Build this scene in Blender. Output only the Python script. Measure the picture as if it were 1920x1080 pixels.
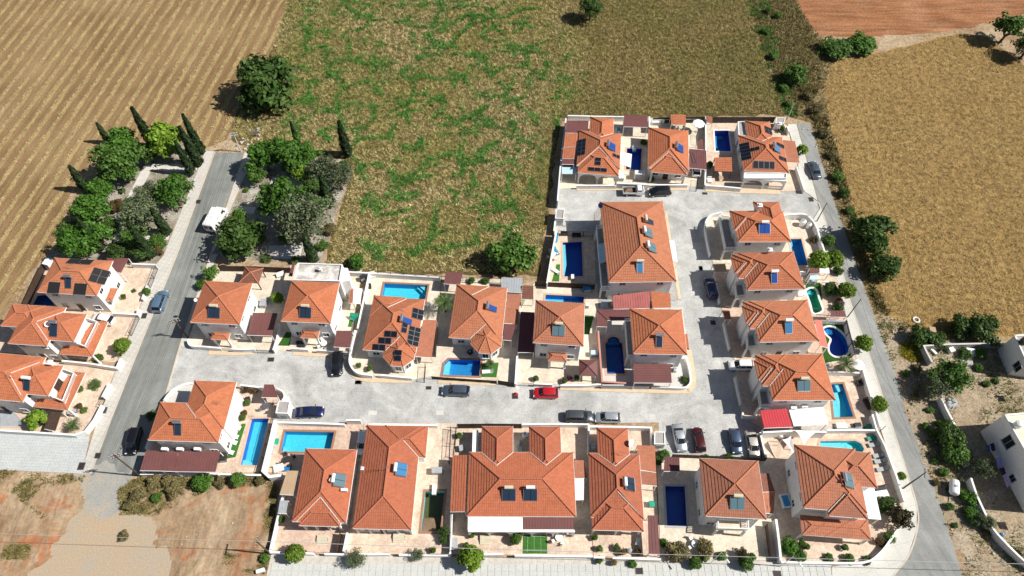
import bpy, bmesh, math, random
import numpy as np
from mathutils import Vector, Matrix, noise
from mathutils.geometry import delaunay_2d_cdt

for o in list(bpy.data.objects):
    bpy.data.objects.remove(o)
random.seed(7)
rng = np.random.default_rng(11)
scene = bpy.context.scene
col = scene.collection
R = math.radians

# ------------------------------------------------------------------ camera
CAM_H, CAM_TILT, CAM_F = 106.0, R(33.5), 1350.0      # height, tilt from straight down, focal length (in 1/1920 of the width)
cam_data = bpy.data.cameras.new('camera')
cam_data.sensor_width = 36.0
cam_data.lens = 36.0 * CAM_F / 1920.0
cam_data.clip_start = 0.5
cam_data.clip_end = 3000.0
cam = bpy.data.objects.new('camera', cam_data)
col.objects.link(cam)
cam.location = (0, 0, CAM_H)
cam.rotation_euler = (CAM_TILT, 0, 0)
scene.camera = cam

# ------------------------------------------------------------------ sky, sun, exposure
SUN_EL = R(46.5)
SUN_FROM = R(-5.5)                    # compass angle (from +X) of the side the sun stands on
world = bpy.data.worlds.new('World')
scene.world = world
world.use_nodes = True
wn = world.node_tree
sky = wn.nodes.new('ShaderNodeTexSky')
sky.sky_type = 'NISHITA'
sky.sun_disc = False
sky.sun_elevation = SUN_EL
sky.sun_rotation = math.pi / 2 - SUN_FROM
wn.links.new(sky.outputs[0], wn.nodes['Background'].inputs[0])
wn.nodes['Background'].inputs[1].default_value = 0.05
sd = bpy.data.lights.new('sun', 'SUN')
sd.energy = 5.0
sd.angle = R(0.5)
sd.color = (1.0, 0.955, 0.88)
sun = bpy.data.objects.new('sun', sd)
col.objects.link(sun)
sun.location = (60, -10, 120)
sdir = Vector((math.cos(SUN_EL) * math.cos(SUN_FROM), math.cos(SUN_EL) * math.sin(SUN_FROM), math.sin(SUN_EL)))
sun.rotation_euler = sdir.to_track_quat('Z', 'Y').to_euler()
vs = scene.view_settings
vs.view_transform = 'Standard'
vs.look = 'None'
vs.gamma = 1.0
vs.exposure = 0.36
vs.use_curve_mapping = False

# ------------------------------------------------------------------ survey: map-sheet coordinates to metres on the ground
_c, _s = math.cos(CAM_TILT), math.sin(CAM_TILT)
SHEET = dict(Z=(0, 0, 1), A=(0, 180, 3.6), B=(0, 450, 4.697), C=(0, 640, 4.153), D=(340, 470, 5.144), E=(640, 490, 4.694),
             F=(960, 500, 4.5), G=(240, 690, 4.909), H=(490, 770, 3.724), I=(820, 770, 3.724), J=(1200, 780, 3.857),
             K=(1400, 760, 3.6), L=(1330, 540, 4.154), M=(1310, 360, 4.909), N=(1010, 360, 4.5), O=(1030, 190, 5.683),
             P=(1280, 190, 5.683), Q=(1640, 580, 4.911), R=(1640, 780, 3.6), S=(0, 860, 3.692), T=(1380, 0, 2.843),
             U=(400, 0, 2.16), W=(420, 220, 3.723), X=(520, 700, 2.4615), Y=(840, 960, 2.909))
def at(sh, x, y, z=0.0):
    ox, oy, s = SHEET[sh]
    u = (ox + x / s - 960) / CAM_F
    v = (oy + y / s - 540) / CAM_F
    d = (u, _s - v * _c, -_c - v * _s)
    t = (CAM_H - z) / -d[2]
    return Vector((d[0] * t, d[1] * t, z))
def ats(sh, pts, z=0.0):
    return [at(sh, p[0], p[1], z) for p in pts]
def mpp(sh, x, y, z=0):
    """metres for one full-sheet unit at that place"""
    return (at(sh, x + SHEET[sh][2], y, z) - at(sh, x, y, z)).length
def height_of(sh, base, tip):
    """height of an upright thing from the sheet positions of its foot and its top"""
    b = at(sh, base[0], base[1], 0)
    lo, hi = 0.1, 30.0
    for _ in range(40):
        m = (lo + hi) / 2
        if (at(sh, tip[0], tip[1], m).xy - b.xy).dot(b.xy) > 0: lo = m
        else: hi = m
    return b, m

# ------------------------------------------------------------------ materials
MATS = {}
def new_mat(name):
    m = bpy.data.materials.new(name); m.use_nodes = True
    MATS[name] = m
    nt = m.node_tree
    return m, nt, nt.nodes['Principled BSDF']
def nd(nt, typ, **kw):
    n = nt.nodes.new(typ)
    for k, v in kw.items(): setattr(n, k, v)
    return n
def rgb(c): return (c[0], c[1], c[2], 1.0)
def pos_node(nt): return nd(nt, 'ShaderNodeNewGeometry').outputs['Position']
def noise_n(nt, vec, scale, detail=4, rough=.6, dist=0.0):
    n = nd(nt, 'ShaderNodeTexNoise')
    n.inputs['Scale'].default_value = scale; n.inputs['Detail'].default_value = detail
    n.inputs['Roughness'].default_value = rough; n.inputs['Distortion'].default_value = dist
    nt.links.new(vec, n.inputs['Vector'])
    return n.outputs['Fac']
def ramp(nt, fac, stops):
    r = nd(nt, 'ShaderNodeValToRGB')
    while len(r.color_ramp.elements) < len(stops): r.color_ramp.elements.new(.5)
    for e, (p, c) in zip(r.color_ramp.elements, stops):
        e.position = p; e.color = rgb(c) if not isinstance(c, (int, float)) else (c, c, c, 1)
    nt.links.new(fac, r.inputs[0])
    return r.outputs[0]
def mix(nt, fac, a, b, mode='MIX'):
    m = nd(nt, 'ShaderNodeMix', data_type='RGBA', blend_type=mode)
    if isinstance(fac, (int, float)): m.inputs[0].default_value = fac
    else: nt.links.new(fac, m.inputs[0])
    for s, v in ((6, a), (7, b)):
        if isinstance(v, tuple): m.inputs[s].default_value = rgb(v)
        else: nt.links.new(v, m.inputs[s])
    return m.outputs[2]
def mth(nt, op, a, b=None):
    m = nd(nt, 'ShaderNodeMath', operation=op)
    for i, v in enumerate((a, b)):
        if v is None: continue
        if isinstance(v, (int, float)): m.inputs[i].default_value = v
        else: nt.links.new(v, m.inputs[i])
    return m.outputs[0]
def bump(nt, p, h, strength=.5, dist=.05):
    b = nd(nt, 'ShaderNodeBump')
    b.inputs['Strength'].default_value = strength; b.inputs['Distance'].default_value = dist
    nt.links.new(h, b.inputs['Height']); nt.links.new(b.outputs[0], p.inputs['Normal'])
def sc(c, k): return tuple(min(1, v * k) for v in c)

def simple(name, c, rough=.8, var=.12, scale=1.5, metal=0.0, spec=.3, bmp=0.0, c2=None, fine=9.0):
    m, nt, p = new_mat(name)
    P = pos_node(nt)
    f = noise_n(nt, P, scale, 5)
    a, b = (sc(c, 1 - var), sc(c, 1 + var)) if c2 is None else (c, c2)
    cc = ramp(nt, f, [(.3, a), (.7, b)])
    g = noise_n(nt, P, fine, 3)
    cc = mix(nt, .5 * min(1, var * 3), cc, mix(nt, g, (0.1, 0.1, 0.1), (.9, .9, .9)), 'OVERLAY')
    nt.links.new(cc, p.inputs['Base Color'])
    p.inputs['Roughness'].default_value = rough; p.inputs['Metallic'].default_value = metal
    p.inputs['Specular IOR Level'].default_value = spec
    if bmp: bump(nt, p, g, bmp, .04)
    return m

m_, nt_, p_ = new_mat('white_render')
P_ = pos_node(nt_)
c_ = mix(nt_, ramp(nt_, noise_n(nt_, P_, .9, 7, .7, .8), [(.50, 0.0), (.74, .45)]), (.77, .765, .75), (.50, .46, .40))
c_ = mix(nt_, 1.0, c_, ramp(nt_, noise_n(nt_, P_, 5, 4, .7), [(.3, .90), (.6, 1.0)]), 'MULTIPLY')
nt_.links.new(c_, p_.inputs['Base Color']); p_.inputs['Roughness'].default_value = .88; p_.inputs['Specular IOR Level'].default_value = .2
simple('white_paint', (.78, .775, .755), .6, .10, 1.2)
simple('grey_render', (.42, .42, .42), .9, .1, .8)
simple('cream_render', (.62, .52, .40), .85, .06, .8)
simple('maroon_sheet', (.155, .062, .058), .5, .10, .5, spec=.4, fine=3)
simple('red_sheet', (.48, .03, .045), .45, .08, .6, spec=.4)
simple('tan_canopy', (.42, .30, .19), .7, .06, .7)
simple('white_canopy', (.82, .82, .80), .7, .02, .8)
simple('salmon_awning', (.62, .16, .12), .75, .05, .8)
simple('salmon_render', (.50, .25, .20), .85, .08, .8)
simple('metal_red', (.36, .115, .105), .5, .15, .5)
simple('flashing', (.60, .57, .53), .7, .08, 2)
simple('sky_awning', (.45, .62, .72), .6, .1, 1.5)
simple('grey_panel', (.34, .36, .38), .5, .1, 1)
simple('dark_metal', (.035, .033, .034), .5, .15, 2)
simple('brown_wood', (.06, .036, .026), .7, .2, 2)
simple('pole_wood', (.085, .062, .045), .85, .2, 3)
simple('steel', (.55, .56, .58), .3, .08, 2, metal=.9)
simple('tank_white', (.78, .78, .76), .4, .05, 2)
simple('tank_cream', (.55, .50, .38), .5, .08, 2)
simple('tank_steel', (.6, .62, .65), .25, .05, 2, metal=.85)
simple('roof_white', (.72, .70, .67), .9, .12, .5, fine=4)
m_, nt_, p_ = new_mat('stained_flat_roof')
P_ = pos_node(nt_)
nt_.links.new(ramp(nt_, noise_n(nt_, P_, .55, 6, .7, .6), [(.38, (.72, .70, .68)), (.52, (.45, .42, .38)), (.66, (.25, .22, .19))]), p_.inputs['Base Color'])
p_.inputs['Roughness'].default_value = .9
simple('roof_cream', (.62, .58, .46), .9, .1, .4)
simple('roof_grey', (.35, .33, .31), .9, .15, .6)
simple('trunk', (.10, .075, .055), .9, .25, 4)
simple('soil', (.20, .13, .085), .95, .25, .8, bmp=.5)
simple('red_plastic', (.55, .03, .03), .4, .05, 2)
simple('green_cloth', (.02, .30, .19), .6, .15, 2)
simple('blue_cloth', (.02, .16, .42), .6, .1, 2)
simple('cushion_blue', (.03, .22, .40), .8, .1, 2)
simple('cushion_grey', (.35, .37, .38), .8, .1, 2)
simple('cushion_white', (.75, .76, .74), .8, .05, 2)
simple('black_tank', (.03, .03, .032), .5, .1, 2)
simple('terracotta_pot', (.30, .10, .05), .8, .1, 2)
simple('lilac_cloth', (.42, .36, .72), .8, .06, 2)
simple('pink_cloth', (.62, .48, .66), .8, .06, 2)
simple('navy_cloth', (.05, .03, .10), .8, .06, 2)
simple('rubber', (.02, .02, .021), .8, .1, 4)
simple('iron_cover', (.13, .09, .075), .7, .15, 4)
simple('coping_tan', (.55, .38, .27), .8, .08, 2)
simple('coping_white', (.72, .70, .66), .8, .05, 2)
simple('coping_brown', (.30, .16, .10), .8, .1, 2)
simple('kerb', (.52, .46, .38), .85, .10, 1)
simple('kerb_tan', (.58, .46, .32), .85, .10, 1)
simple('stone', (.5, .47, .42), .9, .15, 1.5, bmp=.5)
simple('quoin', (.62, .62, .64), .9, .05, 1.5)
simple('path_conc', (.56, .54, .50), .9, .10, .7, fine=6)
ground_mat_later = True
simple('decking', (.075, .055, .05), .8, .15, 2)
simple('grey_paving', (.40, .43, .45), .85, .08, .5, fine=5)
simple('dark_maroon', (.14, .055, .055), .8, .08, .6)

def glass_mat(name, c, rough=.08):
    m, nt, p = new_mat(name)
    p.inputs['Base Color'].default_value = rgb(c); p.inputs['Roughness'].default_value = rough
    p.inputs['Specular IOR Level'].default_value = .6
glass_mat('window_glass', (.015, .02, .028))
glass_mat('car_glass', (.012, .016, .02), .04)
glass_mat('collector_glass', (.02, .035, .06), .12)
glass_mat('collector_blue', (.012, .06, .26), .25)
glass_mat('collector_teal', (.10, .17, .20), .15)
glass_mat('pv_cell', (.008, .010, .014), .25)
glass_mat('mirror_blue', (.05, .18, .35), .1)
glass_mat('solar_mat_black', (.006, .006, .007), .8)

# tile: per-tile tone from the tile's own row and column
def tile_mat(name, c, c2, patch):
    m, nt, p = new_mat(name)
    uv = nd(nt, 'ShaderNodeUVMap').outputs[0]
    sp = nd(nt, 'ShaderNodeSeparateXYZ'); nt.links.new(uv, sp.inputs[0])
    fu = mth(nt, 'FLOOR', mth(nt, 'DIVIDE', sp.outputs[0], .31))
    fv = mth(nt, 'FLOOR', sp.outputs[1])
    cb = nd(nt, 'ShaderNodeCombineXYZ'); nt.links.new(fu, cb.inputs[0]); nt.links.new(fv, cb.inputs[1])
    wn_ = nd(nt, 'ShaderNodeTexWhiteNoise'); nt.links.new(cb.outputs[0], wn_.inputs[0])
    P = pos_node(nt)
    base = mix(nt, wn_.outputs['Value'], sc(c, .93), sc(c, 1.07))
    f = ramp(nt, noise_n(nt, P, .7, 6, .65), [(.48, 0.0), (.75, patch)])
    base = mix(nt, f, base, c2)
    oi = nd(nt, 'ShaderNodeObjectInfo')
    base = mix(nt, 1.0, base, ramp(nt, oi.outputs['Random'], [(0, (.86, .88, .92)), (.5, (1.0, 1.0, 1.0)), (1, (1.06, 1.04, 1.0))]), 'MULTIPLY')
    f2 = ramp(nt, noise_n(nt, P, 3.0, 4, .7), [(.30, .86), (.62, 1.04)])
    base = mix(nt, 1.0, base, f2, 'MULTIPLY')
    nt.links.new(base, p.inputs['Base Color'])
    p.inputs['Roughness'].default_value = .8; p.inputs['Specular IOR Level'].default_value = .25
    w = mth(nt, 'SINE', mth(nt, 'MULTIPLY', sp.outputs[0], 2 * math.pi / .31))
    bump(nt, p, w, .25, .03)
tile_mat('tile', (.435, .152, .075), (.33, .102, .053), .6)
tile_mat('tile_red', (.40, .130, .068), (.30, .09, .050), .6)
tile_mat('tile_old', (.38, .150, .088), (.27, .12, .08), .7)
tile_mat('tile_pale', (.43, .165, .086), (.33, .125, .072), .8)
tile_mat('tile_brown', (.20, .085, .06), (.10, .05, .045), .8)
simple('ridge', (.44, .168, .09), .85, .12, 3)
simple('ridge_red', (.40, .142, .082), .85, .12, 3)

# ground surfaces
def ground_mat(name, stops, scale, fine=6, fine_amt=.5, bmp=.6, extra=None, rough=.95, dist=.4, bdist=.12):
    m, nt, p = new_mat(name)
    P = pos_node(nt)
    c = ramp(nt, noise_n(nt, P, scale, 8, .65, dist), stops)
    g = noise_n(nt, P, fine, 6, .7)
    c = mix(nt, fine_amt, c, mix(nt, ramp(nt, g, [(.3, .0), (.7, 1.0)]), (.12, .12, .12), (.88, .88, .88)), 'OVERLAY')
    if extra: c = extra(nt, P, c)
    nt.links.new(c, p.inputs['Base Color']); p.inputs['Roughness'].default_value = rough
    p.inputs['Specular IOR Level'].default_value = .15
    if bmp: bump(nt, p, g, bmp, bdist)
    return m
def conc_extra(nt, P, c):
    f = ramp(nt, noise_n(nt, P, .16, 7, .7, .8), [(.38, .76), (.62, 1.10)])
    c = mix(nt, 1.0, c, f, 'MULTIPLY')
    k = ramp(nt, noise_n(nt, P, .9, 8, .78, 1.4), [(.30, .62), (.45, 1.0)])
    c = mix(nt, .85, c, k, 'MULTIPLY')
    # joints of the cast bays
    mp = nd(nt, 'ShaderNodeMapping'); nt.links.new(P, mp.inputs[0]); mp.inputs['Rotation'].default_value = (0, 0, R(1.5))
    b = nd(nt, 'ShaderNodeTexBrick'); b.offset = 0.5; nt.links.new(mp.outputs[0], b.inputs[0])
    b.inputs['Color1'].default_value = (1, 1, 1, 1); b.inputs['Color2'].default_value = (.93, .93, .92, 1); b.inputs['Mortar'].default_value = (.72, .71, .69, 1)
    b.inputs['Scale'].default_value = 1; b.inputs['Mortar Size'].default_value = .025; b.inputs['Mortar Smooth'].default_value = .6
    b.inputs['Brick Width'].default_value = 5.6; b.inputs['Row Height'].default_value = 3.3
    return mix(nt, .8, c, b.outputs[0], 'MULTIPLY')
ground_mat('concrete', [(.3, (.40, .40, .385)), (.5, (.47, .47, .455)), (.7, (.53, .53, .515))], .45, 5, .35, .15, conc_extra)
def asph_extra(nt, P, c):
    f = ramp(nt, noise_n(nt, P, .09, 6, .7, .5), [(.40, .86), (.62, 1.08)])
    return mix(nt, 1.0, c, f, 'MULTIPLY')
def tracks(ang, lo):
    def f(nt, P, c):
        c = asph_extra(nt, P, c)
        mp = nd(nt, 'ShaderNodeMapping'); nt.links.new(P, mp.inputs[0]); mp.inputs['Rotation'].default_value = (0, 0, -ang)
        mp2 = nd(nt, 'ShaderNodeMapping'); nt.links.new(mp.outputs[0], mp2.inputs[0]); mp2.inputs['Scale'].default_value = (.03, 1, 1)
        c = mix(nt, .9, c, ramp(nt, noise_n(nt, mp2.outputs[0], 1.1, 5, .6, .15), [(.36, lo), (.60, 1.07)]), 'MULTIPLY')
        return mix(nt, .8, c, ramp(nt, noise_n(nt, P, .8, 8, .75, 1.5), [(.28, .72), (.40, 1.0)]), 'MULTIPLY')
    return f
_a, _b = at('Z', 430, 287), at('Z', 213, 890)
ground_mat('asphalt', [(.3, (.215, .225, .212)), (.7, (.26, .27, .253))], .35, 12, .4, .2, tracks(math.atan2((_a - _b).y, (_a - _b).x), .80))
ground_mat('asphalt_lane', [(.3, (.255, .26, .252)), (.7, (.305, .308, .295))], .3, 12, .4, .2, tracks(R(108), .86))
def pave_extra(w, h, rot, amt):
    def f(nt, P, c):
        mp = nd(nt, 'ShaderNodeMapping'); nt.links.new(P, mp.inputs[0]); mp.inputs['Rotation'].default_value = (0, 0, rot)
        b = nd(nt, 'ShaderNodeTexBrick'); b.offset = 0.0
        nt.links.new(mp.outputs[0], b.inputs[0])
        b.inputs['Color1'].default_value = (1, 1, 1, 1); b.inputs['Color2'].default_value = (.93, .93, .92, 1); b.inputs['Mortar'].default_value = (.45, .44, .42, 1)
        b.inputs['Scale'].default_value = 1; b.inputs['Mortar Size'].default_value = .03
        b.inputs['Brick Width'].default_value = w; b.inputs['Row Height'].default_value = h
        return mix(nt, amt, c, b.outputs[0], 'MULTIPLY')
    return f
ground_mat('pavement', [(.3, (.50, .48, .44)), (.7, (.58, .56, .51))], .4, 7, .3, .1, pave_extra(.8, .8, R(16), .5))
ground_mat('pavement_right', [(.3, (.52, .51, .47)), (.7, (.60, .59, .54))], .4, 7, .3, .1, pave_extra(2.2, 2.2, R(-15), .35))
ground_mat('paver_drive', [(.3, (.44, .46, .46)), (.7, (.52, .54, .53))], .4, 7, .3, .1, pave_extra(.45, .45, R(2), .35))
ground_mat('slab', [(.3, (.46, .47, .45)), (.7, (.55, .555, .53))], .5, 7, .35, .1)
def stamped_extra(nt, P, c):
    v = nd(nt, 'ShaderNodeTexVoronoi', feature='DISTANCE_TO_EDGE'); v.inputs['Scale'].default_value = 1.1
    nt.links.new(P, v.inputs['Vector'])
    f = ramp(nt, v.outputs['Distance'], [(0.0, .82), (.07, 1.0)])
    c = mix(nt, .6, c, f, 'MULTIPLY')
    return mix(nt, .9, c, ramp(nt, noise_n(nt, P, .3, 7, .72, .8), [(.34, .76), (.60, 1.05)]), 'MULTIPLY')
ground_mat('patio', [(.3, (.56, .425, .32)), (.5, (.65, .51, .40)), (.72, (.73, .61, .49))], .7, 3, .3, .1, stamped_extra)
ground_mat('patio_cream', [(.3, (.63, .54, .43)), (.72, (.74, .66, .54))], .6, 3, .25, .1, stamped_extra)
ground_mat('patio_pink', [(.3, (.54, .39, .30)), (.72, (.66, .50, .40))], .7, 3, .3, .1, stamped_extra)
ground_mat('yard_grey', [(.3, (.30, .29, .27)), (.72, (.40, .38, .36))], .7, 3, .3, .1)
def turf_extra(nt, P, c): return c
ground_mat('turf', [(.3, (.035, .12, .02)), (.7, (.055, .17, .03))], 2, 14, .5, .4)
ground_mat('lawn_dark', [(.3, (.02, .075, .012)), (.7, (.04, .11, .02))], 2, 14, .5, .4)

def earth_extra(nt, P, c):
    f = ramp(nt, noise_n(nt, P, .07, 5, .6, .8), [(.48, 0.0), (.62, .55)])
    c = mix(nt, f, c, (.30, .31, .29))
    return c
ground_mat('earth', [(.28, (.20, .125, .07)), (.5, (.34, .245, .15)), (.72, (.45, .36, .25))], .12, 1.6, .55, .6, None)
def bare_extra(nt, P, c):
    f = ramp(nt, noise_n(nt, P, .16, 6, .65, 1.5), [(.52, 0.0), (.64, .8)])
    c = mix(nt, f, c, (.36, .13, .055))
    mp = nd(nt, 'ShaderNodeMapping'); nt.links.new(P, mp.inputs[0]); mp.inputs['Rotation'].default_value = (0, 0, R(52)); mp.inputs['Scale'].default_value = (1, .12, 1)
    t = ramp(nt, noise_n(nt, mp.outputs[0], .8, 6, .65, 2.2), [(.36, .74), (.58, 1.10)])
    return mix(nt, .7, c, t, 'MULTIPLY')
ground_mat('bare_earth', [(.28, (.24, .15, .082)), (.5, (.34, .24, .15)), (.72, (.44, .34, .23))], .2, 2.2, .28, .6, bare_extra)
ground_mat('old_tarmac', [(.3, (.27, .275, .26)), (.5, (.33, .32, .29)), (.68, (.41, .335, .245))], .22, 5, .3, .3)
ground_mat('rubble_earth', [(.3, (.26, .195, .125)), (.5, (.34, .27, .185)), (.75, (.46, .40, .31))], .3, 3, .6, .8)
def orange_extra(nt, P, c):
    mp = nd(nt, 'ShaderNodeMapping'); nt.links.new(P, mp.inputs[0]); mp.inputs['Rotation'].default_value = (0, 0, R(-5)); mp.inputs['Scale'].default_value = (.10, 1, 1)
    t = ramp(nt, noise_n(nt, mp.outputs[0], .9, 6, .65, .4), [(.36, .60), (.60, 1.15)])
    return mix(nt, .85, c, t, 'MULTIPLY')
ground_mat('gravel', [(.3, (.16, .13, .09)), (.5, (.28, .25, .20)), (.68, (.46, .44, .39))], .35, 4, .6, .8)
ground_mat('dusty_tarmac', [(.34, (.42, .32, .215)), (.50, (.40, .32, .23)), (.64, (.36, .325, .275)), (.8, (.31, .30, .275))], .13, 4, .2, .3)
ground_mat('orange_soil', [(.3, (.25, .105, .045)), (.5, (.31, .145, .07)), (.75, (.39, .215, .12))], .1, 2.2, .5, .8, orange_extra)

# stubble field: pale straw swaths in rows on brown soil
ROW_A, ROW_B = at('Z', 469, 0), at('Z', 400, 123)
ROW_ANG = math.atan2((ROW_A - ROW_B).y, (ROW_A - ROW_B).x)
ROW_W = 2.55
def row_extra(nt, P, c):
    mp = nd(nt, 'ShaderNodeMapping'); nt.links.new(P, mp.inputs[0]); mp.inputs['Rotation'].default_value = (0, 0, -ROW_ANG)
    sp = nd(nt, 'ShaderNodeSeparateXYZ'); nt.links.new(mp.outputs[0], sp.inputs[0])
    n1 = noise_n(nt, P, .35, 4, .6)
    y = mth(nt, 'ADD', sp.outputs[1], mth(nt, 'MULTIPLY', n1, 1.1))
    s_ = mth(nt, 'SINE', mth(nt, 'MULTIPLY', y, 2 * math.pi / ROW_W))
    s_ = mth(nt, 'ADD', s_, mth(nt, 'MULTIPLY', mth(nt, 'SUBTRACT', noise_n(nt, P, 1.6, 6, .7), .5), 2.2))
    f = ramp(nt, mth(nt, 'MULTIPLY_ADD' if False else 'ADD', mth(nt, 'MULTIPLY', s_, .5), .5), [(.64, 0.0), (.86, .8)])
    # fine drilling lines
    mp2 = nd(nt, 'ShaderNodeMapping'); nt.links.new(mp.outputs[0], mp2.inputs[0]); mp2.inputs['Scale'].default_value = (.08, 1, 1)
    t = ramp(nt, noise_n(nt, mp2.outputs[0], 1.6, 4, .6), [(.35, .72), (.62, 1.12)])
    c = mix(nt, .8, c, t, 'MULTIPLY')
    f = mth(nt, 'MULTIPLY', f, ramp(nt, noise_n(nt, P, .22, 5, .6), [(.35, .35), (.62, 1.0)]))
    return mix(nt, f, c, (.41, .315, .145))
ground_mat('stubble', [(.3, (.185, .113, .052)), (.5, (.24, .153, .075)), (.72, (.295, .20, .102))], .06, 3.5, .55, .7, row_extra)
def meadow_extra(nt, P, c):
    f = ramp(nt, noise_n(nt, P, .045, 4, .5, .6), [(.42, 0.0), (.60, .75)])
    return mix(nt, mth(nt, 'MULTIPLY', f, .5), c, (.12, .09, .035))
ground_mat('meadow', [(.3, (.050, .044, .014)), (.5, (.105, .082, .030)), (.70, (.19, .145, .06))], 1.3, 2.4, .6, .9, meadow_extra)
ground_mat('dry_crop', [(.3, (.25, .16, .052)), (.5, (.31, .205, .075)), (.72, (.37, .255, .10))], .09, 2.2, .6, .9)
ground_mat('verge', [(.3, (.13, .09, .04)), (.5, (.23, .165, .08)), (.72, (.36, .28, .18))], .35, 2.6, .6, .8)

def blade_mat(name, stops, patch=None, pscale=.05, trans=.0, clump=.85):
    m, nt, p = new_mat(name)
    g = nd(nt, 'ShaderNodeNewGeometry')
    c = ramp(nt, g.outputs['Random Per Island'], stops)
    if patch:
        f = ramp(nt, noise_n(nt, g.outputs['Position'], pscale, 5, .6, .7), [(.42, 0.0), (.60, .85)])
        c = mix(nt, f, c, ramp(nt, g.outputs['Random Per Island'], patch))
    c = mix(nt, clump, c, ramp(nt, noise_n(nt, g.outputs['Position'], 1.15, 3, .6), [(.34, .45), (.50, .95), (.66, 1.35)]), 'MULTIPLY')
    nt.links.new(c, p.inputs['Base Color']); p.inputs['Roughness'].default_value = .7
    p.inputs['Specular IOR Level'].default_value = .15
    if trans:
        t = nd(nt, 'ShaderNodeBsdfTranslucent'); nt.links.new(c, t.inputs[0])
        ms = nd(nt, 'ShaderNodeMixShader'); ms.inputs[0].default_value = trans
        nt.links.new(p.outputs[0], ms.inputs[1]); nt.links.new(t.outputs[0], ms.inputs[2])
        nt.links.new(ms.outputs[0], nt.nodes['Material Output'].inputs[0])
    return m
blade_mat('blade_dry', [(0, (.22, .165, .06)), (.5, (.44, .355, .155)), (1, (.74, .625, .35))], [(0, (.16, .15, .038)), (.5, (.33, .295, .085)), (1, (.53, .465, .175))], .05)
blade_mat('blade_green', [(0, (.035, .115, .018)), (.5, (.065, .205, .034)), (1, (.15, .31, .06))])
blade_mat('blade_crop', [(0, (.26, .165, .055)), (.5, (.37, .245, .095)), (1, (.50, .355, .155))], [(0, (.25, .16, .055)), (.5, (.36, .24, .09)), (1, (.49, .35, .14))], .05)
blade_mat('blade_brown', [(0, (.14, .105, .035)), (.5, (.32, .24, .09)), (1, (.56, .45, .21))], [(0, (.10, .105, .026)), (.5, (.24, .22, .068)), (1, (.42, .37, .14))], .06)
blade_mat('blade_olive', [(0, (.08, .10, .02)), (.5, (.17, .19, .05)), (1, (.34, .32, .12))])
blade_mat('blade_straw', [(0, (.29, .21, .085)), (.5, (.44, .345, .16)), (1, (.62, .51, .28))])
blade_mat('blade_weed', [(0, (.07, .09, .025)), (.5, (.18, .155, .055)), (1, (.33, .25, .11))])
blade_mat('blade_yellow', [(0, (.10, .13, .02)), (.45, (.16, .17, .02)), (1, (.62, .46, .02))])
blade_mat('twig', [(0, (.13, .115, .10)), (1, (.30, .28, .26))])

def leaf_mat(name, dark, light, trans=.22):
    m, nt, p = new_mat(name)
    g = nd(nt, 'ShaderNodeNewGeometry')
    oi = nd(nt, 'ShaderNodeObjectInfo')
    c = ramp(nt, g.outputs['Random Per Island'], [(0, dark), (1, light)])
    c = mix(nt, 1.0, c, ramp(nt, oi.outputs['Random'], [(0, .78), (1, 1.18)]), 'MULTIPLY')
    nt.links.new(c, p.inputs['Base Color']); p.inputs['Roughness'].default_value = .55
    p.inputs['Specular IOR Level'].default_value = .25
    t = nd(nt, 'ShaderNodeBsdfTranslucent'); nt.links.new(c, t.inputs[0])
    ms = nd(nt, 'ShaderNodeMixShader'); ms.inputs[0].default_value = trans
    nt.links.new(p.outputs[0], ms.inputs[1]); nt.links.new(t.outputs[0], ms.inputs[2])
    nt.links.new(ms.outputs[0], nt.nodes['Material Output'].inputs[0])
leaf_mat('leaf_bright', (.036, .100, .010), (.102, .225, .030))
leaf_mat('leaf_mid', (.045, .105, .014), (.115, .215, .038))
leaf_mat('leaf_dark', (.030, .068, .012), (.085, .150, .030))
leaf_mat('leaf_olive', (.085, .115, .055), (.20, .24, .125))
leaf_mat('leaf_citrus', (.08, .155, .012), (.21, .32, .032))
leaf_mat('leaf_dry', (.11, .095, .035), (.24, .20, .09))
leaf_mat('leaf_cypress', (.016, .036, .010), (.040, .072, .022))
leaf_mat('leaf_red', (.06, .055, .015), (.17, .09, .035))
leaf_mat('leaf_palm', (.045, .085, .018), (.12, .17, .05))
leaf_mat('leaf_brown', (.03, .028, .012), (.10, .075, .035))
leaf_mat('leaf_pink', (.10, .03, .06), (.36, .05, .18))

def water_mat():
    m, nt, p = new_mat('pool_water')
    nt.nodes.remove(p)
    tr = nd(nt, 'ShaderNodeBsdfTransparent'); tr.inputs[0].default_value = (.80, .95, .98, 1)
    gl = nd(nt, 'ShaderNodeBsdfGlossy'); gl.inputs['Roughness'].default_value = .03
    fr = nd(nt, 'ShaderNodeFresnel'); fr.inputs[0].default_value = 1.33
    b = nd(nt, 'ShaderNodeBump'); b.inputs['Strength'].default_value = .25; b.inputs['Distance'].default_value = .05
    nt.links.new(noise_n(nt, pos_node(nt), 2.5, 3, .5), b.inputs['Height'])
    nt.links.new(b.outputs[0], gl.inputs['Normal']); nt.links.new(b.outputs[0], fr.inputs['Normal'])
    ms = nd(nt, 'ShaderNodeMixShader')
    nt.links.new(fr.outputs[0], ms.inputs[0]); nt.links.new(tr.outputs[0], ms.inputs[1]); nt.links.new(gl.outputs[0], ms.inputs[2])
    nt.links.new(ms.outputs[0], nt.nodes['Material Output'].inputs[0])
water_mat()
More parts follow.
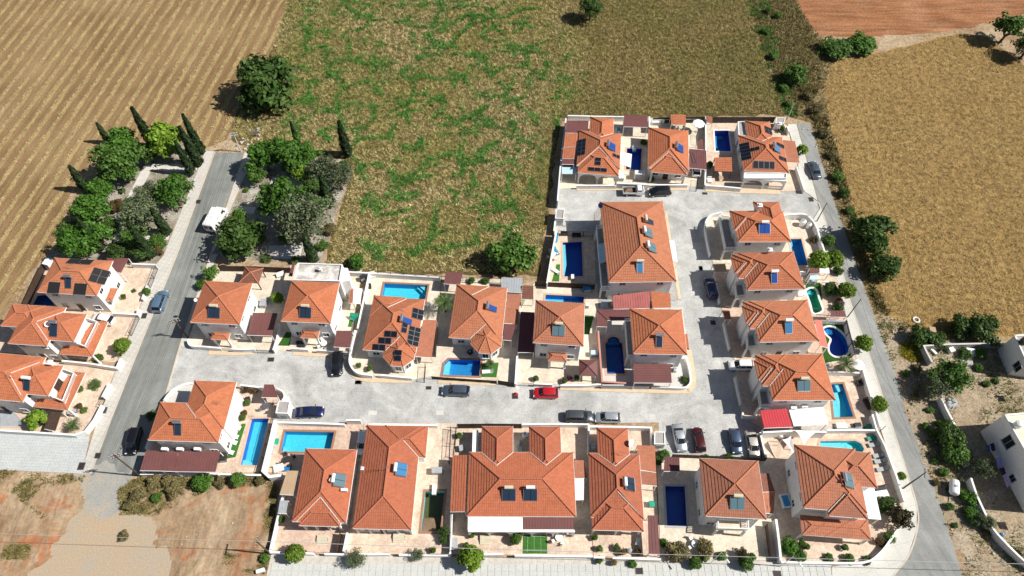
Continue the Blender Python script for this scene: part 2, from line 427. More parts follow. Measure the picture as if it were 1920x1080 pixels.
def tilefloor(name, c):
    m, nt, p = new_mat(name)
    P = pos_node(nt)
    v = nd(nt, 'ShaderNodeTexVoronoi', feature='SMOOTH_F1'); v.inputs['Scale'].default_value = 1.7
    mp = nd(nt, 'ShaderNodeMapping'); nt.links.new(P, mp.inputs[0])
    nt.links.new(P, v.inputs['Vector'])
    f = ramp(nt, noise_n(nt, P, 2.2, 4, .6, 1.5), [(.35, .88), (.65, 1.1)])
    nt.links.new(mix(nt, 1.0, c, f, 'MULTIPLY'), p.inputs['Base Color'])
    p.inputs['Roughness'].default_value = .4
tilefloor('pool_turquoise', (.09, .62, .74))
tilefloor('pool_blue', (.025, .25, .55))
tilefloor('pool_deep', (.018, .12, .56))
tilefloor('pool_navy', (.015, .12, .44))
tilefloor('pool_mint', (.20, .74, .66))
tilefloor('pool_green', (.07, .48, .30))
tilefloor('pool_light', (.22, .66, .74))
tilefloor('pool_murky', (.13, .095, .025))
def car_paint(name, c, metal=.3):
    m, nt, p = new_mat(name)
    p.inputs['Base Color'].default_value = rgb(c); p.inputs['Roughness'].default_value = .3
    p.inputs['Metallic'].default_value = metal; p.inputs['Coat Weight'].default_value = .6; p.inputs['Coat Roughness'].default_value = .05
for n_, c_, k_ in (('silver', (.50, .53, .56), .55), ('white', (.80, .80, .79), 0), ('black', (.008, .008, .010), .1), ('red', (.50, .012, .022), .1),
                   ('navy', (.012, .020, .085), .3), ('slate', (.10, .13, .18), .5), ('steelblue', (.16, .27, .40), .5), ('darkred', (.07, .012, .013), .3),
                   ('beige', (.55, .50, .44), .3), ('bluegrey', (.055, .085, .15), .4), ('grey', (.10, .11, .12), .5)):
    car_paint('paint_' + n_, c_, k_)
m_, nt_, p_ = new_mat('head_lamp'); p_.inputs['Base Color'].default_value = (.7, .72, .75, 1); p_.inputs['Roughness'].default_value = .1
m_, nt_, p_ = new_mat('tail_lamp'); p_.inputs['Base Color'].default_value = (.35, .01, .01, 1); p_.inputs['Roughness'].default_value = .2
simple('cable_grey', (.42, .43, .43), .6, .05, 2)
blade_mat('blade_scrub', [(0, (.09, .095, .028)), (.4, (.19, .165, .06)), (.75, (.32, .245, .105)), (1, (.50, .40, .21))])

# ------------------------------------------------------------------ mesh helpers
class MB:
    def __init__(s): s.v = []; s.f = []; s.m = []; s.uv = []
    def add(s, vs, fs, mi=0, uvs=None):
        o = len(s.v); s.v += [tuple(v) for v in vs]
        for i, f in enumerate(fs):
            s.f.append(tuple(o + k for k in f)); s.m.append(mi)
            s.uv.append(uvs[i] if uvs else None)
    def box(s, c, d, rz=0.0, mi=0, top=None):
        """box centred at c with size d; top = (sx, sy) scale of the upper face"""
        tx, ty = top or (1, 1)
        cz, sz = math.cos(rz), math.sin(rz); vs = []
        for z, kx, ky in ((-.5, 1, 1), (.5, tx, ty)):
            for x, y in ((-.5, -.5), (.5, -.5), (.5, .5), (-.5, .5)):
                X, Y = x * d[0] * kx, y * d[1] * ky
                vs.append((c[0] + X * cz - Y * sz, c[1] + X * sz + Y * cz, c[2] + z * d[2]))
        s.add(vs, [(3, 2, 1, 0), (4, 5, 6, 7), (0, 1, 5, 4), (1, 2, 6, 5), (2, 3, 7, 6), (3, 0, 4, 7)], mi)
    def tube(s, a, b, r0, r1=None, n=6, mi=0, caps=True):
        a, b = Vector(a), Vector(b); r1 = r0 if r1 is None else r1
        d = b - a
        if d.length < 1e-6: return
        q = d.to_track_quat('Z', 'Y'); vs = []
        for p, r in ((a, r0), (b, r1)):
            for i in range(n):
                t = 2 * math.pi * i / n
                vs.append(p + q @ Vector((r * math.cos(t), r * math.sin(t), 0)))
        fs = [(i, (i + 1) % n, n + (i + 1) % n, n + i) for i in range(n)]
        if caps: fs += [tuple(range(n - 1, -1, -1)), tuple(range(n, 2 * n))]
        s.add(vs, fs, mi)
    def prism(s, pts, z0, z1, mi=0, bottom=True):
        """pts counter-clockwise xy, convex or nearly"""
        pts = [(p[0], p[1]) for p in pts]
        ar = sum(pts[i][0] * pts[(i + 1) % len(pts)][1] - pts[(i + 1) % len(pts)][0] * pts[i][1] for i in range(len(pts)))
        if ar < 0: pts = pts[::-1]
        n = len(pts)
        vs = [(p[0], p[1], z0) for p in pts] + [(p[0], p[1], z1) for p in pts]
        fs = [(i, (i + 1) % n, n + (i + 1) % n, n + i) for i in range(n)] + [tuple(range(n, 2 * n))]
        if bottom: fs.append(tuple(range(n - 1, -1, -1)))
        s.add(vs, fs, mi)
    def slab(s, top, th, mi=0):
        """four or more 3-D points (ccw from above) thickened downwards"""
        n = len(top); top = [Vector(p) for p in top]
        ar = sum(top[i].x * top[(i + 1) % n].y - top[(i + 1) % n].x * top[i].y for i in range(n))
        if ar < 0: top = top[::-1]
        vs = [p - Vector((0, 0, th)) for p in top] + top
        s.add(vs, [(i, (i + 1) % n, n + (i + 1) % n, n + i) for i in range(n)] + [tuple(range(n, 2 * n)), tuple(range(n - 1, -1, -1))], mi)
    def build(s, name, mats, parent=None, origin=(0, 0, 0), smooth=False):
        me = bpy.data.meshes.new(name)
        ox, oy, oz = origin
        me.from_pydata([(v[0] - ox, v[1] - oy, v[2] - oz) for v in s.v], [], s.f)
        if isinstance(mats, str): mats = [mats]
        for m in mats: me.materials.append(MATS[m])
        if len(mats) > 1: me.polygons.foreach_set('material_index', s.m)
        if any(u is not None for u in s.uv):
            l = me.uv_layers.new(name='UVMap'); d = []
            for u, f in zip(s.uv, s.f):
                for k in range(len(f)): d += list(u[k]) if u else [0, 0]
            l.data.foreach_set('uv', d)
        if smooth: me.polygons.foreach_set('use_smooth', [True] * len(me.polygons))
        me.update()
        o = bpy.data.objects.new(name, me); col.objects.link(o)
        if parent: o.parent = parent
        else: o.location = origin
        return o

LABELS = {}
def tag(o, label, cat, group=None, kind=None):
    if label:
        if label in LABELS and not group: print('DUPLICATE LABEL', label)
        LABELS[label] = 1
        o['label'] = label
    if cat: o['category'] = cat
    if group: o['group'] = group
    if kind: o['kind'] = kind
    return o
def empty(name, loc, rz=0.0):
    o = bpy.data.objects.new(name, None); o.empty_display_size = .3
    col.objects.link(o); o.location = loc; o.rotation_euler = (0, 0, rz)
    return o
def centroid(ps): return sum((Vector(p) for p in ps), Vector((0, 0, 0))) / len(ps)
def inside(p, poly):
    x, y = p[0], p[1]; r = False; n = len(poly)
    for i in range(n):
        x0, y0 = poly[i][0], poly[i][1]; x1, y1 = poly[(i + 1) % n][0], poly[(i + 1) % n][1]
        if (y0 > y) != (y1 > y) and x < (x1 - x0) * (y - y0) / (y1 - y0) + x0: r = not r
    return r
def inside_np(X, Y, poly):
    r = np.zeros(len(X), bool); n = len(poly)
    for i in range(n):
        x0, y0 = poly[i][0], poly[i][1]; x1, y1 = poly[(i + 1) % n][0], poly[(i + 1) % n][1]
        if y0 == y1: continue
        r ^= ((y0 > Y) != (y1 > Y)) & (X < (x1 - x0) * (Y - y0) / (y1 - y0) + x0)
    return r
HOLES = []          # outlines (xy) of the pools: every sheet is cut out there
def sheet(name, pts, z, material, skirt=0.0, struct=True, parent=None):
    """flat sheet with pool openings, optional edge going down to the ground"""
    poly = [Vector((p[0], p[1])) for p in pts]
    ar = sum(poly[i].x * poly[(i + 1) % len(poly)].y - poly[(i + 1) % len(poly)].x * poly[i].y for i in range(len(poly)))
    if ar < 0: poly.reverse()
    x0 = min(p.x for p in poly); x1 = max(p.x for p in poly); y0 = min(p.y for p in poly); y1 = max(p.y for p in poly)
    vs = list(poly); n = len(vs); es = [(i, (i + 1) % n) for i in range(n)]; hs = []
    for h in HOLES:
        if any(x0 < q[0] < x1 and y0 < q[1] < y1 for q in h):
            o = len(vs); vs += [Vector((q[0], q[1])) for q in h]; es += [(o + i, o + (i + 1) % len(h)) for i in range(len(h))]; hs.append(h)
    V, E_, F_, _, _, _ = delaunay_2d_cdt(vs, es, [], 0, 1e-5)
    mb = MB(); fs = []
    for f in F_:
        c = sum((V[i] for i in f), Vector((0, 0))) / len(f)
        if inside(c, poly) and not any(inside(c, h) for h in hs): fs.append(tuple(f))
    mb.add([(v.x, v.y, z) for v in V], fs)
    if skirt:
        for i in range(n):
            a, b = poly[i], poly[(i + 1) % n]
            mb.add([(a.x, a.y, z - skirt), (b.x, b.y, z - skirt), (b.x, b.y, z), (a.x, a.y, z)], [(0, 1, 2, 3)])
    o = mb.build(name, material, parent)
    if struct and not parent: o['kind'] = 'structure'
    return o
def strip_pts(pl, th):
    """left and right offsets of a polyline with mitred joints"""
    n = len(pl); L, Rr = [], []
    for i in range(n):
        if i == 0: d = (pl[1] - pl[0]).normalized(); nn = Vector((-d.y, d.x)); k = 1
        elif i == n - 1: d = (pl[-1] - pl[-2]).normalized(); nn = Vector((-d.y, d.x)); k = 1
        else:
            a = (pl[i] - pl[i - 1]).normalized(); b = (pl[i + 1] - pl[i]).normalized()
            na, nb = Vector((-a.y, a.x)), Vector((-b.y, b.x)); nn = (na + nb)
            if nn.length < .2: nn = na
            nn.normalize(); k = 1 / max(.4, nn.dot(na))
        L.append(pl[i] + nn * th / 2 * k); Rr.append(pl[i] - nn * th / 2 * k)
    return L, Rr
def ribbon(mb, pl, th, z0, z1, mi=0):
    L, Rr = strip_pts(pl, th); n = len(pl)
    vs = [(p.x, p.y, z0) for p in L] + [(p.x, p.y, z0) for p in Rr] + [(p.x, p.y, z1) for p in L] + [(p.x, p.y, z1) for p in Rr]
    fs = []
    for i in range(n - 1):
        fs += [(2 * n + i, 3 * n + i, 3 * n + i + 1, 2 * n + i + 1), (i, 2 * n + i, 2 * n + i + 1, i + 1), (n + i, n + i + 1, 3 * n + i + 1, 3 * n + i)]
    fs += [(0, n, 3 * n, 2 * n), (n - 1, 3 * n - 1, 4 * n - 1, 2 * n - 1)]
    mb.add(vs, fs, mi)
def smooth_line(ps, k=5):
    """Catmull-Rom through points"""
    out = []
    for i in range(len(ps) - 1):
        p0 = ps[max(0, i - 1)]; p1 = ps[i]; p2 = ps[i + 1]; p3 = ps[min(len(ps) - 1, i + 2)]
        for j in range(k):
            t = j / k
            out.append(.5 * (2 * p1 + (p2 - p0) * t + (2 * p0 - 5 * p1 + 4 * p2 - p3) * t * t + (3 * p1 - p0 - 3 * p2 + p3) * t ** 3))
    return out + [ps[-1]]
def wall(sh, pts, label, h=1.2, m='white_render', th=.2, curve=False, name='boundary_wall', z0=0.0, cap='white_paint', group=None):
    pl = [p.xy for p in ats(sh, pts, h)]
    if curve: pl = smooth_line(pl)
    o3 = centroid([(p.x, p.y, 0) for p in pl])
    r = empty(name, o3); tag(r, label, 'wall', group)
    mb = MB(); ribbon(mb, pl, th, z0, h - .06); mb.build('wall_body', m, r, o3)
    mb = MB(); ribbon(mb, pl, th + .08, h - .06, h); mb.build('coping', cap, r, o3)
    return r
def fence(sh, pts, label, h=1.5, m='dark_metal', base=0.0, style='bars', name='fence'):
    pl = [p.xy for p in ats(sh, pts, h)]
    o3 = centroid([(p.x, p.y, 0) for p in pl])
    r = empty(name, o3); tag(r, label, 'fence')
    pm = MB(); post = None
    bm_ = MB()
    for i in range(len(pl) - 1):
        a, b = pl[i], pl[i + 1]; L = (b - a).length; n = max(1, round(L / 2.2)); d = (b - a) / L; ang = math.atan2(d.y, d.x)
        for k in range(n + (i == len(pl) - 2)):
            p = a + d * L * k / n
            q = MB(); q.box((p.x, p.y, h / 2), (.09, .09, h), ang); q.build('post', m, r, o3)
        mid = (a + b) / 2
        if style == 'slats':
            for z in np.arange(base + .12, h - .05, .17): bm_.box((mid.x, mid.y, z), (L - .02, .03, .135), ang)
        elif style == 'panel':
            bm_.box((mid.x, mid.y, (base + h) / 2), (L - .02, .04, h - base - .1), ang)
        else:
            for z in (base + .15, h - .08): bm_.box((mid.x, mid.y, z), (L - .02, .04, .05), ang)
            for t in np.arange(.2, L - .1, .16):
                p = a + d * float(t); bm_.box((p.x, p.y, (base + h) / 2), (.025, .025, h - base - .16), ang)
    o = bm_.build('slats' if style == 'slats' else 'bars' if style == 'bars' else 'panel', m, r, o3)
    if style != 'panel': o['kind'] = 'stuff'
    return r

# ------------------------------------------------------------------ roofs
TAN = .44
COURSE = .40
STEP = .06
def hip_mesh(mb, cx, cy, w, d, z, t=TAN, mi=0):
    """stepped tile courses on the four slopes of a hip roof over a w x d rectangle"""
    a, b = w / 2, d / 2; ins = min(a, b); n = max(3, round(ins / COURSE))
    for side in range(4):
        half, dep = ((a, b) if side % 2 == 0 else (b, a))
        ca, sa = [(1, 0), (0, 1), (-1, 0), (0, -1)][side]
        def W(u, s, h):
            x, y = u, -(dep - s)
            return (cx + x * ca - y * sa, cy + x * sa + y * ca, z + h)
        for k in range(n):
            s0, s1 = ins * k / n, ins * (k + 1) / n
            u0, u1 = half - s0, half - s1
            st = STEP
            vs = [W(-u0, s0, s0 * t), W(u0, s0, s0 * t), W(u0, s0, s0 * t + st), W(-u0, s0, s0 * t + st), W(u1, s1, s1 * t), W(-u1, s1, s1 * t)]
            kk = k + side * 40 + .5
            mb.add(vs, [(0, 1, 2, 3), (3, 2, 4, 5)], mi, [[(-u0, kk), (u0, kk), (u0, kk), (-u0, kk)], [(-u0, kk), (u0, kk), (u1, kk + .45), (-u1, kk + .45)]])
def ridge_line(mb, a, b, r=.125):
    a, b = Vector(a), Vector(b); L = (b - a).length; n = max(1, round(L / .42))
    for i in range(n):
        p, q = a.lerp(b, i / n), a.lerp(b, (i + 1) / n)
        mb.tube(p, q, r * 1.12, r * .88, 6, caps=True)
def hip_lines(cx, cy, w, d, z, t=TAN):
    a, b = w / 2, d / 2; ins = min(a, b); zz = z + ins * t + .06
    if a >= b: r0, r1 = (cx - (a - b), cy, zz), (cx + (a - b), cy, zz); cs = [((-a, -b), r0), ((-a, b), r0), ((a, -b), r1), ((a, b), r1)]
    else: r0, r1 = (cx, cy - (b - a), zz), (cx, cy + (b - a), zz); cs = [((-a, -b), r0), ((a, -b), r0), ((-a, b), r1), ((a, b), r1)]
    L = [((cx + c[0], cy + c[1], z + .06), r) for c, r in cs]
    if abs(a - b) > .15: L.append((r0, r1))
    return L
def oct_mesh(mb, cx, cy, r, z, t=TAN, n=8, ph=None, mi=0):
    ph = math.pi / n if ph is None else ph
    k = max(3, round(r / COURSE)); rise = r * t
    for i in range(n):
        t0, t1 = ph + 2 * math.pi * i / n, ph + 2 * math.pi * (i + 1) / n
        for j in range(k):
            r0, r1 = r * (1 - j / k), r * (1 - (j + 1) / k); h0, h1 = rise * j / k, rise * (j + 1) / k
            p = lambda rr, tt, h: (cx + rr * math.cos(tt), cy + rr * math.sin(tt), z + h)
            vs = [p(r0, t0, h0), p(r0, t1, h0), p(r0, t1, h0 + STEP), p(r0, t0, h0 + STEP), p(r1, t1, h1), p(r1, t0, h1)]
            u = r0 * .4; kk = j + i * 30 + .5
            mb.add(vs, [(0, 1, 2, 3), (3, 2, 4, 5)], mi, [[(-u, kk)] * 4, [(-u, kk), (u, kk), (u * .8, kk + .45), (-u * .8, kk + .45)]])
def fit_rect(sh, pts, z):
    TL, TR, BR, BL = [p.xy for p in ats(sh, pts, z)]
    ex = (TR - TL) + (BR - BL); ey = (TL - BL) + (TR - BR)
    e = ex + Vector((ey.y, -ey.x)) if ey.length else ex
    th = math.atan2(e.y, e.x)
    c = (TL + TR + BR + BL) / 4
    ux, uy = Vector((math.cos(th), math.sin(th))), Vector((-math.sin(th), math.cos(th)))
    return c, th, abs(ex.dot(ux)) / 2, abs(ey.dot(uy)) / 2
def add_window(root, c, n, w, h, glass='window_glass', frame='white_paint', sill=True, shutters=None):
    """c local centre on the wall plane, n outward local direction (unit xy)"""
    tx, ty = -n[1], n[0]; rz = math.atan2(ty, tx)
    P = lambda a, o, z: (c[0] + tx * a + n[0] * o, c[1] + ty * a + n[1] * o, c[2] + z)
    mb = MB(); f = .07
    for a, z, ww, hh in ((-w / 2, 0, f, h + f), (w / 2, 0, f, h + f), (0, h / 2, w - f, f), (0, -h / 2, w - f, f), (0, 0, .05, h - f)):
        mb.box(P(a, .03, z), (ww, .09, hh), rz)
    if sill: mb.box(P(0, .08, -h / 2 - .08), (w + .2, .16, .06), rz)
    o = mb.build('window', frame, root)
    mb = MB(); mb.box(P(0, .012, 0), (w - f, .02, h - f), rz); mb.build('pane', glass, o)
    if shutters:
        for sg in (-1, 1):
            mb = MB(); mb.box(P(sg * (w * .5 + .27), .035, 0), (.42, .05, h), rz); mb.build('shutter', shutters, o)
    return o
def add_door(root, c, n, w=1.0, h=2.1, m='brown_wood'):
    tx, ty = -n[1], n[0]; rz = math.atan2(ty, tx)
    P = lambda a, o, z: (c[0] + tx * a + n[0] * o, c[1] + ty * a + n[1] * o, c[2] + z)
    mb = MB(); mb.box(P(0, .025, h / 2), (w, .06, h), rz); o = mb.build('door', m, root)
    mb = MB(); mb.box(P(w * .36, .08, h * .48), (.05, .06, .18), rz); mb.build('handle', 'steel', o)
    mb = MB()
    for a, z, ww, hh in ((-w / 2 - .04, h / 2, .08, h), (w / 2 + .04, h / 2, .08, h), (0, h + .04, w + .16, .08)): mb.box(P(a, .03, z), (ww, .1, hh), rz)
    mb.build('door_frame', 'white_paint', o)

class House:
    def __init__(s, sh, rects, ze, label, floors=2, tile='tile', name='house', inset=.45, wins='auto', group=None, cat='house', quoins=False):
        c, th, w, d = fit_rect(sh, rects[0][:4], ze)
        s.th = th; s.c = c; s.ze = ze; s.sh = sh; s.tile = tile; s.wd = (w, d); s.inset = inset
        s.root = empty(name, (c.x, c.y, 0), th); tag(s.root, label, cat, group)
        s.rects = []
        for i, r in enumerate(rects):
            dz = r[4] if len(r) > 4 else 0.0
            cc, t2, w, d = fit_rect(sh, r[:4], ze + dz)
            l = s.loc(cc)
            s.rects.append((l.x, l.y, w, d, ze + dz - .015 * i))
        s.roofs = []; s.octs = []
        for i, (x, y, w, d, z) in enumerate(s.rects):
            mb = MB(); hip_mesh(mb, x, y, w, d, z); ro = mb.build('roof', tile, s.root); s.roofs.append(ro)
            mb = MB()
            for a, b in hip_lines(x, y, w, d, z): ridge_line(mb, a, b)
            mb.build('ridge_cap', 'ridge_red' if tile == 'tile_red' else 'ridge', ro)
            mb = MB(); mb.box((x, y, z - .08), (w + .10, d + .10, .15)); mb.build('fascia', 'white_paint', ro)
            k = inset + .013 * i
            if len(rects[i]) > 5 and rects[i][5] == 'open': continue
            mb = MB(); mb.box((x, y, (z - .16) / 2), (w - 2 * k, d - 2 * k, z - .16)); mb.build('wall', 'white_render', s.root)
        if quoins: s.quoins()
        if wins == 'auto': s.auto_windows(floors)
    def loc(s, p):
        d = Vector((p[0], p[1])) - s.c; cs, sn = math.cos(s.th), math.sin(s.th)
        return Vector((d.x * cs + d.y * sn, -d.x * sn + d.y * cs))
    def quoins(s):
        x, y, w, d, z = s.rects[0]; k = s.inset
        for sx, sy in ((-1, -1), (1, -1)):
            mb = MB()
            n = int((z - .3) / .42)
            for i in range(n):
                L = .5 if i % 2 else .28; W_ = .28 if i % 2 else .5
                mb.box((x + sx * (w / 2 - k + .02) - sx * L / 2, y + sy * (d / 2 - k + .02) - sy * W_ / 2, .1 + i * .42 + .17), (L, W_, .34))
            mb.build('quoin', 'quoin', s.root)
    def roof_z(s, x, y):
        best = -1
        for cx, cy, w, d, z in s.rects:
            i = min(w / 2 - abs(x - cx), d / 2 - abs(y - cy))
            if i > 0: best = max(best, z + i * TAN + .03)
        for cx, cy, r, z in s.octs:
            q = math.hypot(x - cx, y - cy)
            if q < r: best = max(best, z + (r - q) * TAN + .03)
        return best if best > 0 else s.ze
    def on_roof(s, x, y, sh=None):
        z = s.ze + .8
        for _ in range(8):
            p = at(sh or s.sh, x, y, z); l = s.loc(p); z = .5 * z + .5 * s.roof_z(l.x, l.y)
        return Vector((l.x, l.y, s.roof_z(l.x, l.y)))
    def pt(s, x, y, z, sh=None):
        l = s.loc(at(sh or s.sh, x, y, z)); return Vector((l.x, l.y, z))
    def auto_windows(s, floors):
        x, y, w, d, z = s.rects[0]; k = s.inset
        yf = y - d / 2 + k; sg = 1 if s.c.x < 0 else -1; xs = x + sg * (w / 2 - k)
        zs = [1.5] if floors == 1 else [z - 1.05, 1.45]
        for j, zz in enumerate(zs):
            for fx in (-.28, .28): add_window(s.root, (x + fx * w, yf, zz), (0, -1), 1.1, .9 if j == 0 else 1.1)
            for fy in (-.27, .22): add_window(s.root, (xs, y + fy * d, zz), (sg, 0), 1.0, 1.0)
        add_door(s.root, (x - .02 * w, yf, .1), (0, -1))
    def heater(s, x, y, face='F', tank='tank_white', panes=2, glass='collector_glass', sh=None, size=1.0):
        """solar water heater: frame, collectors, storage tank, standing on the roof"""
        p = s.on_roof(x, y, sh)
        dirs = {'F': (0, -1), 'R': (1, 0), 'L': (-1, 0), 'B': (0, 1)}[face]
        n = Vector((dirs[0], dirs[1], 0)); t = Vector((-n.y, n.x, 0)); rz = math.atan2(t.y, t.x)
        W_ = (.92 * panes + .1) * size; Ld = 1.75 * size
        # collector plane: low end downslope, tilt a little steeper than the roof
        el = math.atan(TAN) + R(10)
        low = p + n * Ld * .42 + Vector((0, 0, .0)); low.z = s.roof_z(low.x, low.y) + .10
        up = (-n * math.cos(el) + Vector((0, 0, 1)) * math.sin(el)); nor = t.cross(up).normalized()
        if nor.z < 0: nor = -nor
        mb = MB()
        Q = lambda a, b, o=0.0: low + t * a + up * b + nor * o
        for a in (-W_ / 2, W_ / 2): mb.tube(Q(a, 0), Q(a, Ld), .035, n=5)
        for b in (0, Ld): mb.tube(Q(-W_ / 2, b), Q(W_ / 2, b), .035, n=5)
        for a in (-W_ / 2 + .1, W_ / 2 - .1):
            q = Q(a, Ld); zz = s.roof_z(q.x, q.y); mb.tube(q, (q.x, q.y, zz), .03, n=5)
        fr = mb.build('solar_water_heater', 'steel', s.root)
        pw = (W_ - .06 * (panes + 1)) / panes
        for k in range(panes):
            a0 = -W_ / 2 + .06 + k * (pw + .06)
            mb = MB(); c = [Q(a0, .06, .06), Q(a0 + pw, .06, .06), Q(a0 + pw, Ld - .06, .06), Q(a0, Ld - .06, .06)]
            mb.slab(c, .07); mb.build('collector', glass, fr)
        tc = Q(0, Ld + .28, .32)
        mb = MB(); mb.tube(tc - t * .62, tc + t * .62, .27, n=14); mb.build('tank', tank, fr)
        mb = MB()
        for a in (-.4, .4):
            q = tc + t * a; mb.tube(q, (q.x, q.y, s.roof_z(q.x, q.y)), .035, n=5)
        mb.tube(tc - t * .4 - Vector((0, 0, .3)), tc + t * .4 - Vector((0, 0, .3)), .03, n=5)
        mb.build('stand', 'steel', fr)
        return fr
    def pv(s, x, y, face, nx, ny, pw=1.0, ph=1.0, sh=None, gap=.05, mat='pv_cell'):
        """array of flat panels lying along a slope; nx panels across, ny up the slope"""
        p = s.on_roof(x, y, sh)
        n = Vector({'F': (0, -1, 0), 'R': (1, 0, 0), 'L': (-1, 0, 0), 'B': (0, 1, 0)}[face]); t = Vector((-n.y, n.x, 0))
        el = math.atan(TAN); up = -n * math.cos(el) + Vector((0, 0, 1)) * math.sin(el); nor = n * math.sin(el) + Vector((0, 0, 1)) * math.cos(el)
        o = p + nor * .12
        mb = MB()
        for k in range(nx * 2):
            a = (-nx / 2 + k / 2 + .25) * (pw + gap)
            mb.tube(o + t * a - up * ny * (ph + gap) / 2 - nor * .05, o + t * a + up * ny * (ph + gap) / 2 - nor * .05, .03, n=4)
        ar = mb.build('solar_array', 'steel', s.root); ar['kind'] = 'stuff'
        for i in range(nx):
            for j in range(ny):
                a = (-nx / 2 + i + .5) * (pw + gap); b = (-ny / 2 + j + .5) * (ph + gap)
                mb = MB(); q = o + t * a + up * b
                fr_ = [q + t * sx * pw / 2 + up * sy * ph / 2 for sx, sy in ((-1, -1), (1, -1), (1, 1), (-1, 1))]
                ins = [q + t * sx * (pw / 2 - .03) + up * sy * (ph / 2 - .03) + nor * .012 for sx, sy in ((-1, -1), (1, -1), (1, 1), (-1, 1))]
                mb.slab(fr_, .035, 0); mb.add(ins, [(0, 1, 2, 3)], 1)
                mb.build('solar_panel', ['steel', mat], ar)
    def valley(s, *pts, sh=None, w=.065):
        """white flashing laid in a valley"""
        P_ = [s.on_roof(x, y, sh) for x, y in pts]; mb = MB()
        for a, b in zip(P_, P_[1:]):
            n = max(2, int((b - a).length / .5)); pr = None
            for k in range(n + 1):
                q = a.lerp(b, k / n); q.z = s.roof_z(q.x, q.y) + .06
                if pr is not None: mb.tube(pr, q, w, n=5)
                pr = q
        mb.build('valley_flashing', 'flashing', s.root)
    def chimney(s, x, y, h=1.0, sh=None, w=.6):
        p = s.on_roof(x, y, sh)
        mb = MB(); mb.box((p.x, p.y, p.z + h / 2 - .4), (w, w, h + .8)); mb.box((p.x, p.y, p.z + h + .05), (w + .2, w + .2, .1)); mb.box((p.x, p.y, p.z + h + .2), (w * .7, w * .7, .2))
        mb.build('chimney', 'white_render', s.root)
    def antenna(s, x, y, h=1.4, sh=None):
        p = s.on_roof(x, y, sh); mb = MB()
        mb.tube(p - Vector((0, 0, .2)), p + Vector((0, 0, h)), .025, n=4)
        mb.tube(p + Vector((-.6, .1, h)), p + Vector((.6, -.1, h)), .02, n=4)
        for k in range(6): mb.tube(p + Vector((-.55 + k * .22, -.3, h)), p + Vector((-.55 + k * .22, .3, h)), .012, n=3)
        mb.build('antenna', 'steel', s.root)
    def dish(s, x, y, r=.45, h=.6, m='tank_white', sh=None, d=(.7, -.5, .5)):
        p = s.on_roof(x, y, sh); c = p + Vector((0, 0, h)); d = Vector(d).normalized(); q = d.to_track_quat('Z', 'Y')
        mb = MB(); n = 14; vs = [c]
        for k, (rr, zz) in enumerate(((.5, .03), (1, .12))):
            vs += [c + q @ Vector((r * rr * math.cos(2 * math.pi * i / n), r * rr * math.sin(2 * math.pi * i / n), zz * r * 2)) for i in range(n)]
        mb.add(vs, [(0, 1 + i, 1 + (i + 1) % n) for i in range(n)] + [(1 + i, 1 + n + i, 1 + n + (i + 1) % n, 1 + (i + 1) % n) for i in range(n)])
        mb.tube(p - Vector((0, 0, .1)), c, .03, n=5); mb.tube(c, c + d * r * .9, .015, n=4)
        mb.build('satellite_dish', m, s.root)
    def ac(s, x, y, z, sh=None, n=(0, -1)):
        p = s.pt(x, y, z, sh); mb = MB(); rz = math.atan2(n[0], -n[1])
        mb.box((p.x, p.y, p.z), (.9, .4, .65), rz); o = mb.build('air_conditioner', 'white_paint', s.root)
        mb = MB(); mb.tube((p.x + n[0] * .2, p.y + n[1] * .2, p.z), (p.x + n[0] * .23, p.y + n[1] * .23, p.z), .24, n=12); mb.build('fan_grille', 'grey_panel', o)
    def porch_hip(s, pts, z, sh=None, posts=True, t=.5, name='porch'):
        """small hipped porch roof with two front posts"""
        c, th, w, d = fit_rect(sh or s.sh, pts, z); l = s.loc(c)
        mb = MB(); hip_mesh(mb, l.x, l.y, w, d, z, t); ro = mb.build(name + '_roof', s.tile, s.root)
        mb = MB()
        for a, b in hip_lines(l.x, l.y, w, d, z, t): ridge_line(mb, a, b, .09)
        mb.build('ridge_cap', 'ridge', ro)
        mb = MB(); mb.box((l.x, l.y, z - .07), (w + .05, d + .05, .13)); mb.build('fascia', 'white_paint', ro)
        if posts:
            for sx in (-1, 1):
                mb = MB(); mb.box((l.x + sx * (w / 2 - .25), l.y - d / 2 + .25, z / 2 - .07), (.26, .26, z - .14)); mb.box((l.x + sx * (w / 2 - .25), l.y - d / 2 + .25, .25), (.36, .36, .3)); mb.build(name + '_post', 'white_render', s.root)
    def oct_bay(s, x, y, r, z, sh=None):
        l = s.pt(x, y, z, sh)
        s.octs.append((l.x, l.y, r, z))
        mb = MB(); oct_mesh(mb, l.x, l.y, r, z + .012); ro = mb.build('bay_roof', s.tile, s.root)
        mb = MB()
        for i in range(8):
            t = math.pi / 8 + i * math.pi / 4
            ridge_line(mb, (l.x + r * math.cos(t), l.y + r * math.sin(t), z + .07), (l.x, l.y, z + r * TAN + .07), .1)
        mb.build('ridge_cap', 'ridge', ro)
        mb = MB(); mb.prism([(l.x + (r + .05) * math.cos(math.pi / 8 + i * math.pi / 4), l.y + (r + .05) * math.sin(math.pi / 8 + i * math.pi / 4)) for i in range(8)], z - .14, z + .005); mb.build('fascia', 'white_paint', ro)
        ri = r - .5; mb = MB(); mb.prism([(l.x + ri * math.cos(math.pi / 8 + i * math.pi / 4), l.y + ri * math.sin(math.pi / 8 + i * math.pi / 4)) for i in range(8)], 0, z - .14); mb.build('bay_wall', 'white_render', s.root)
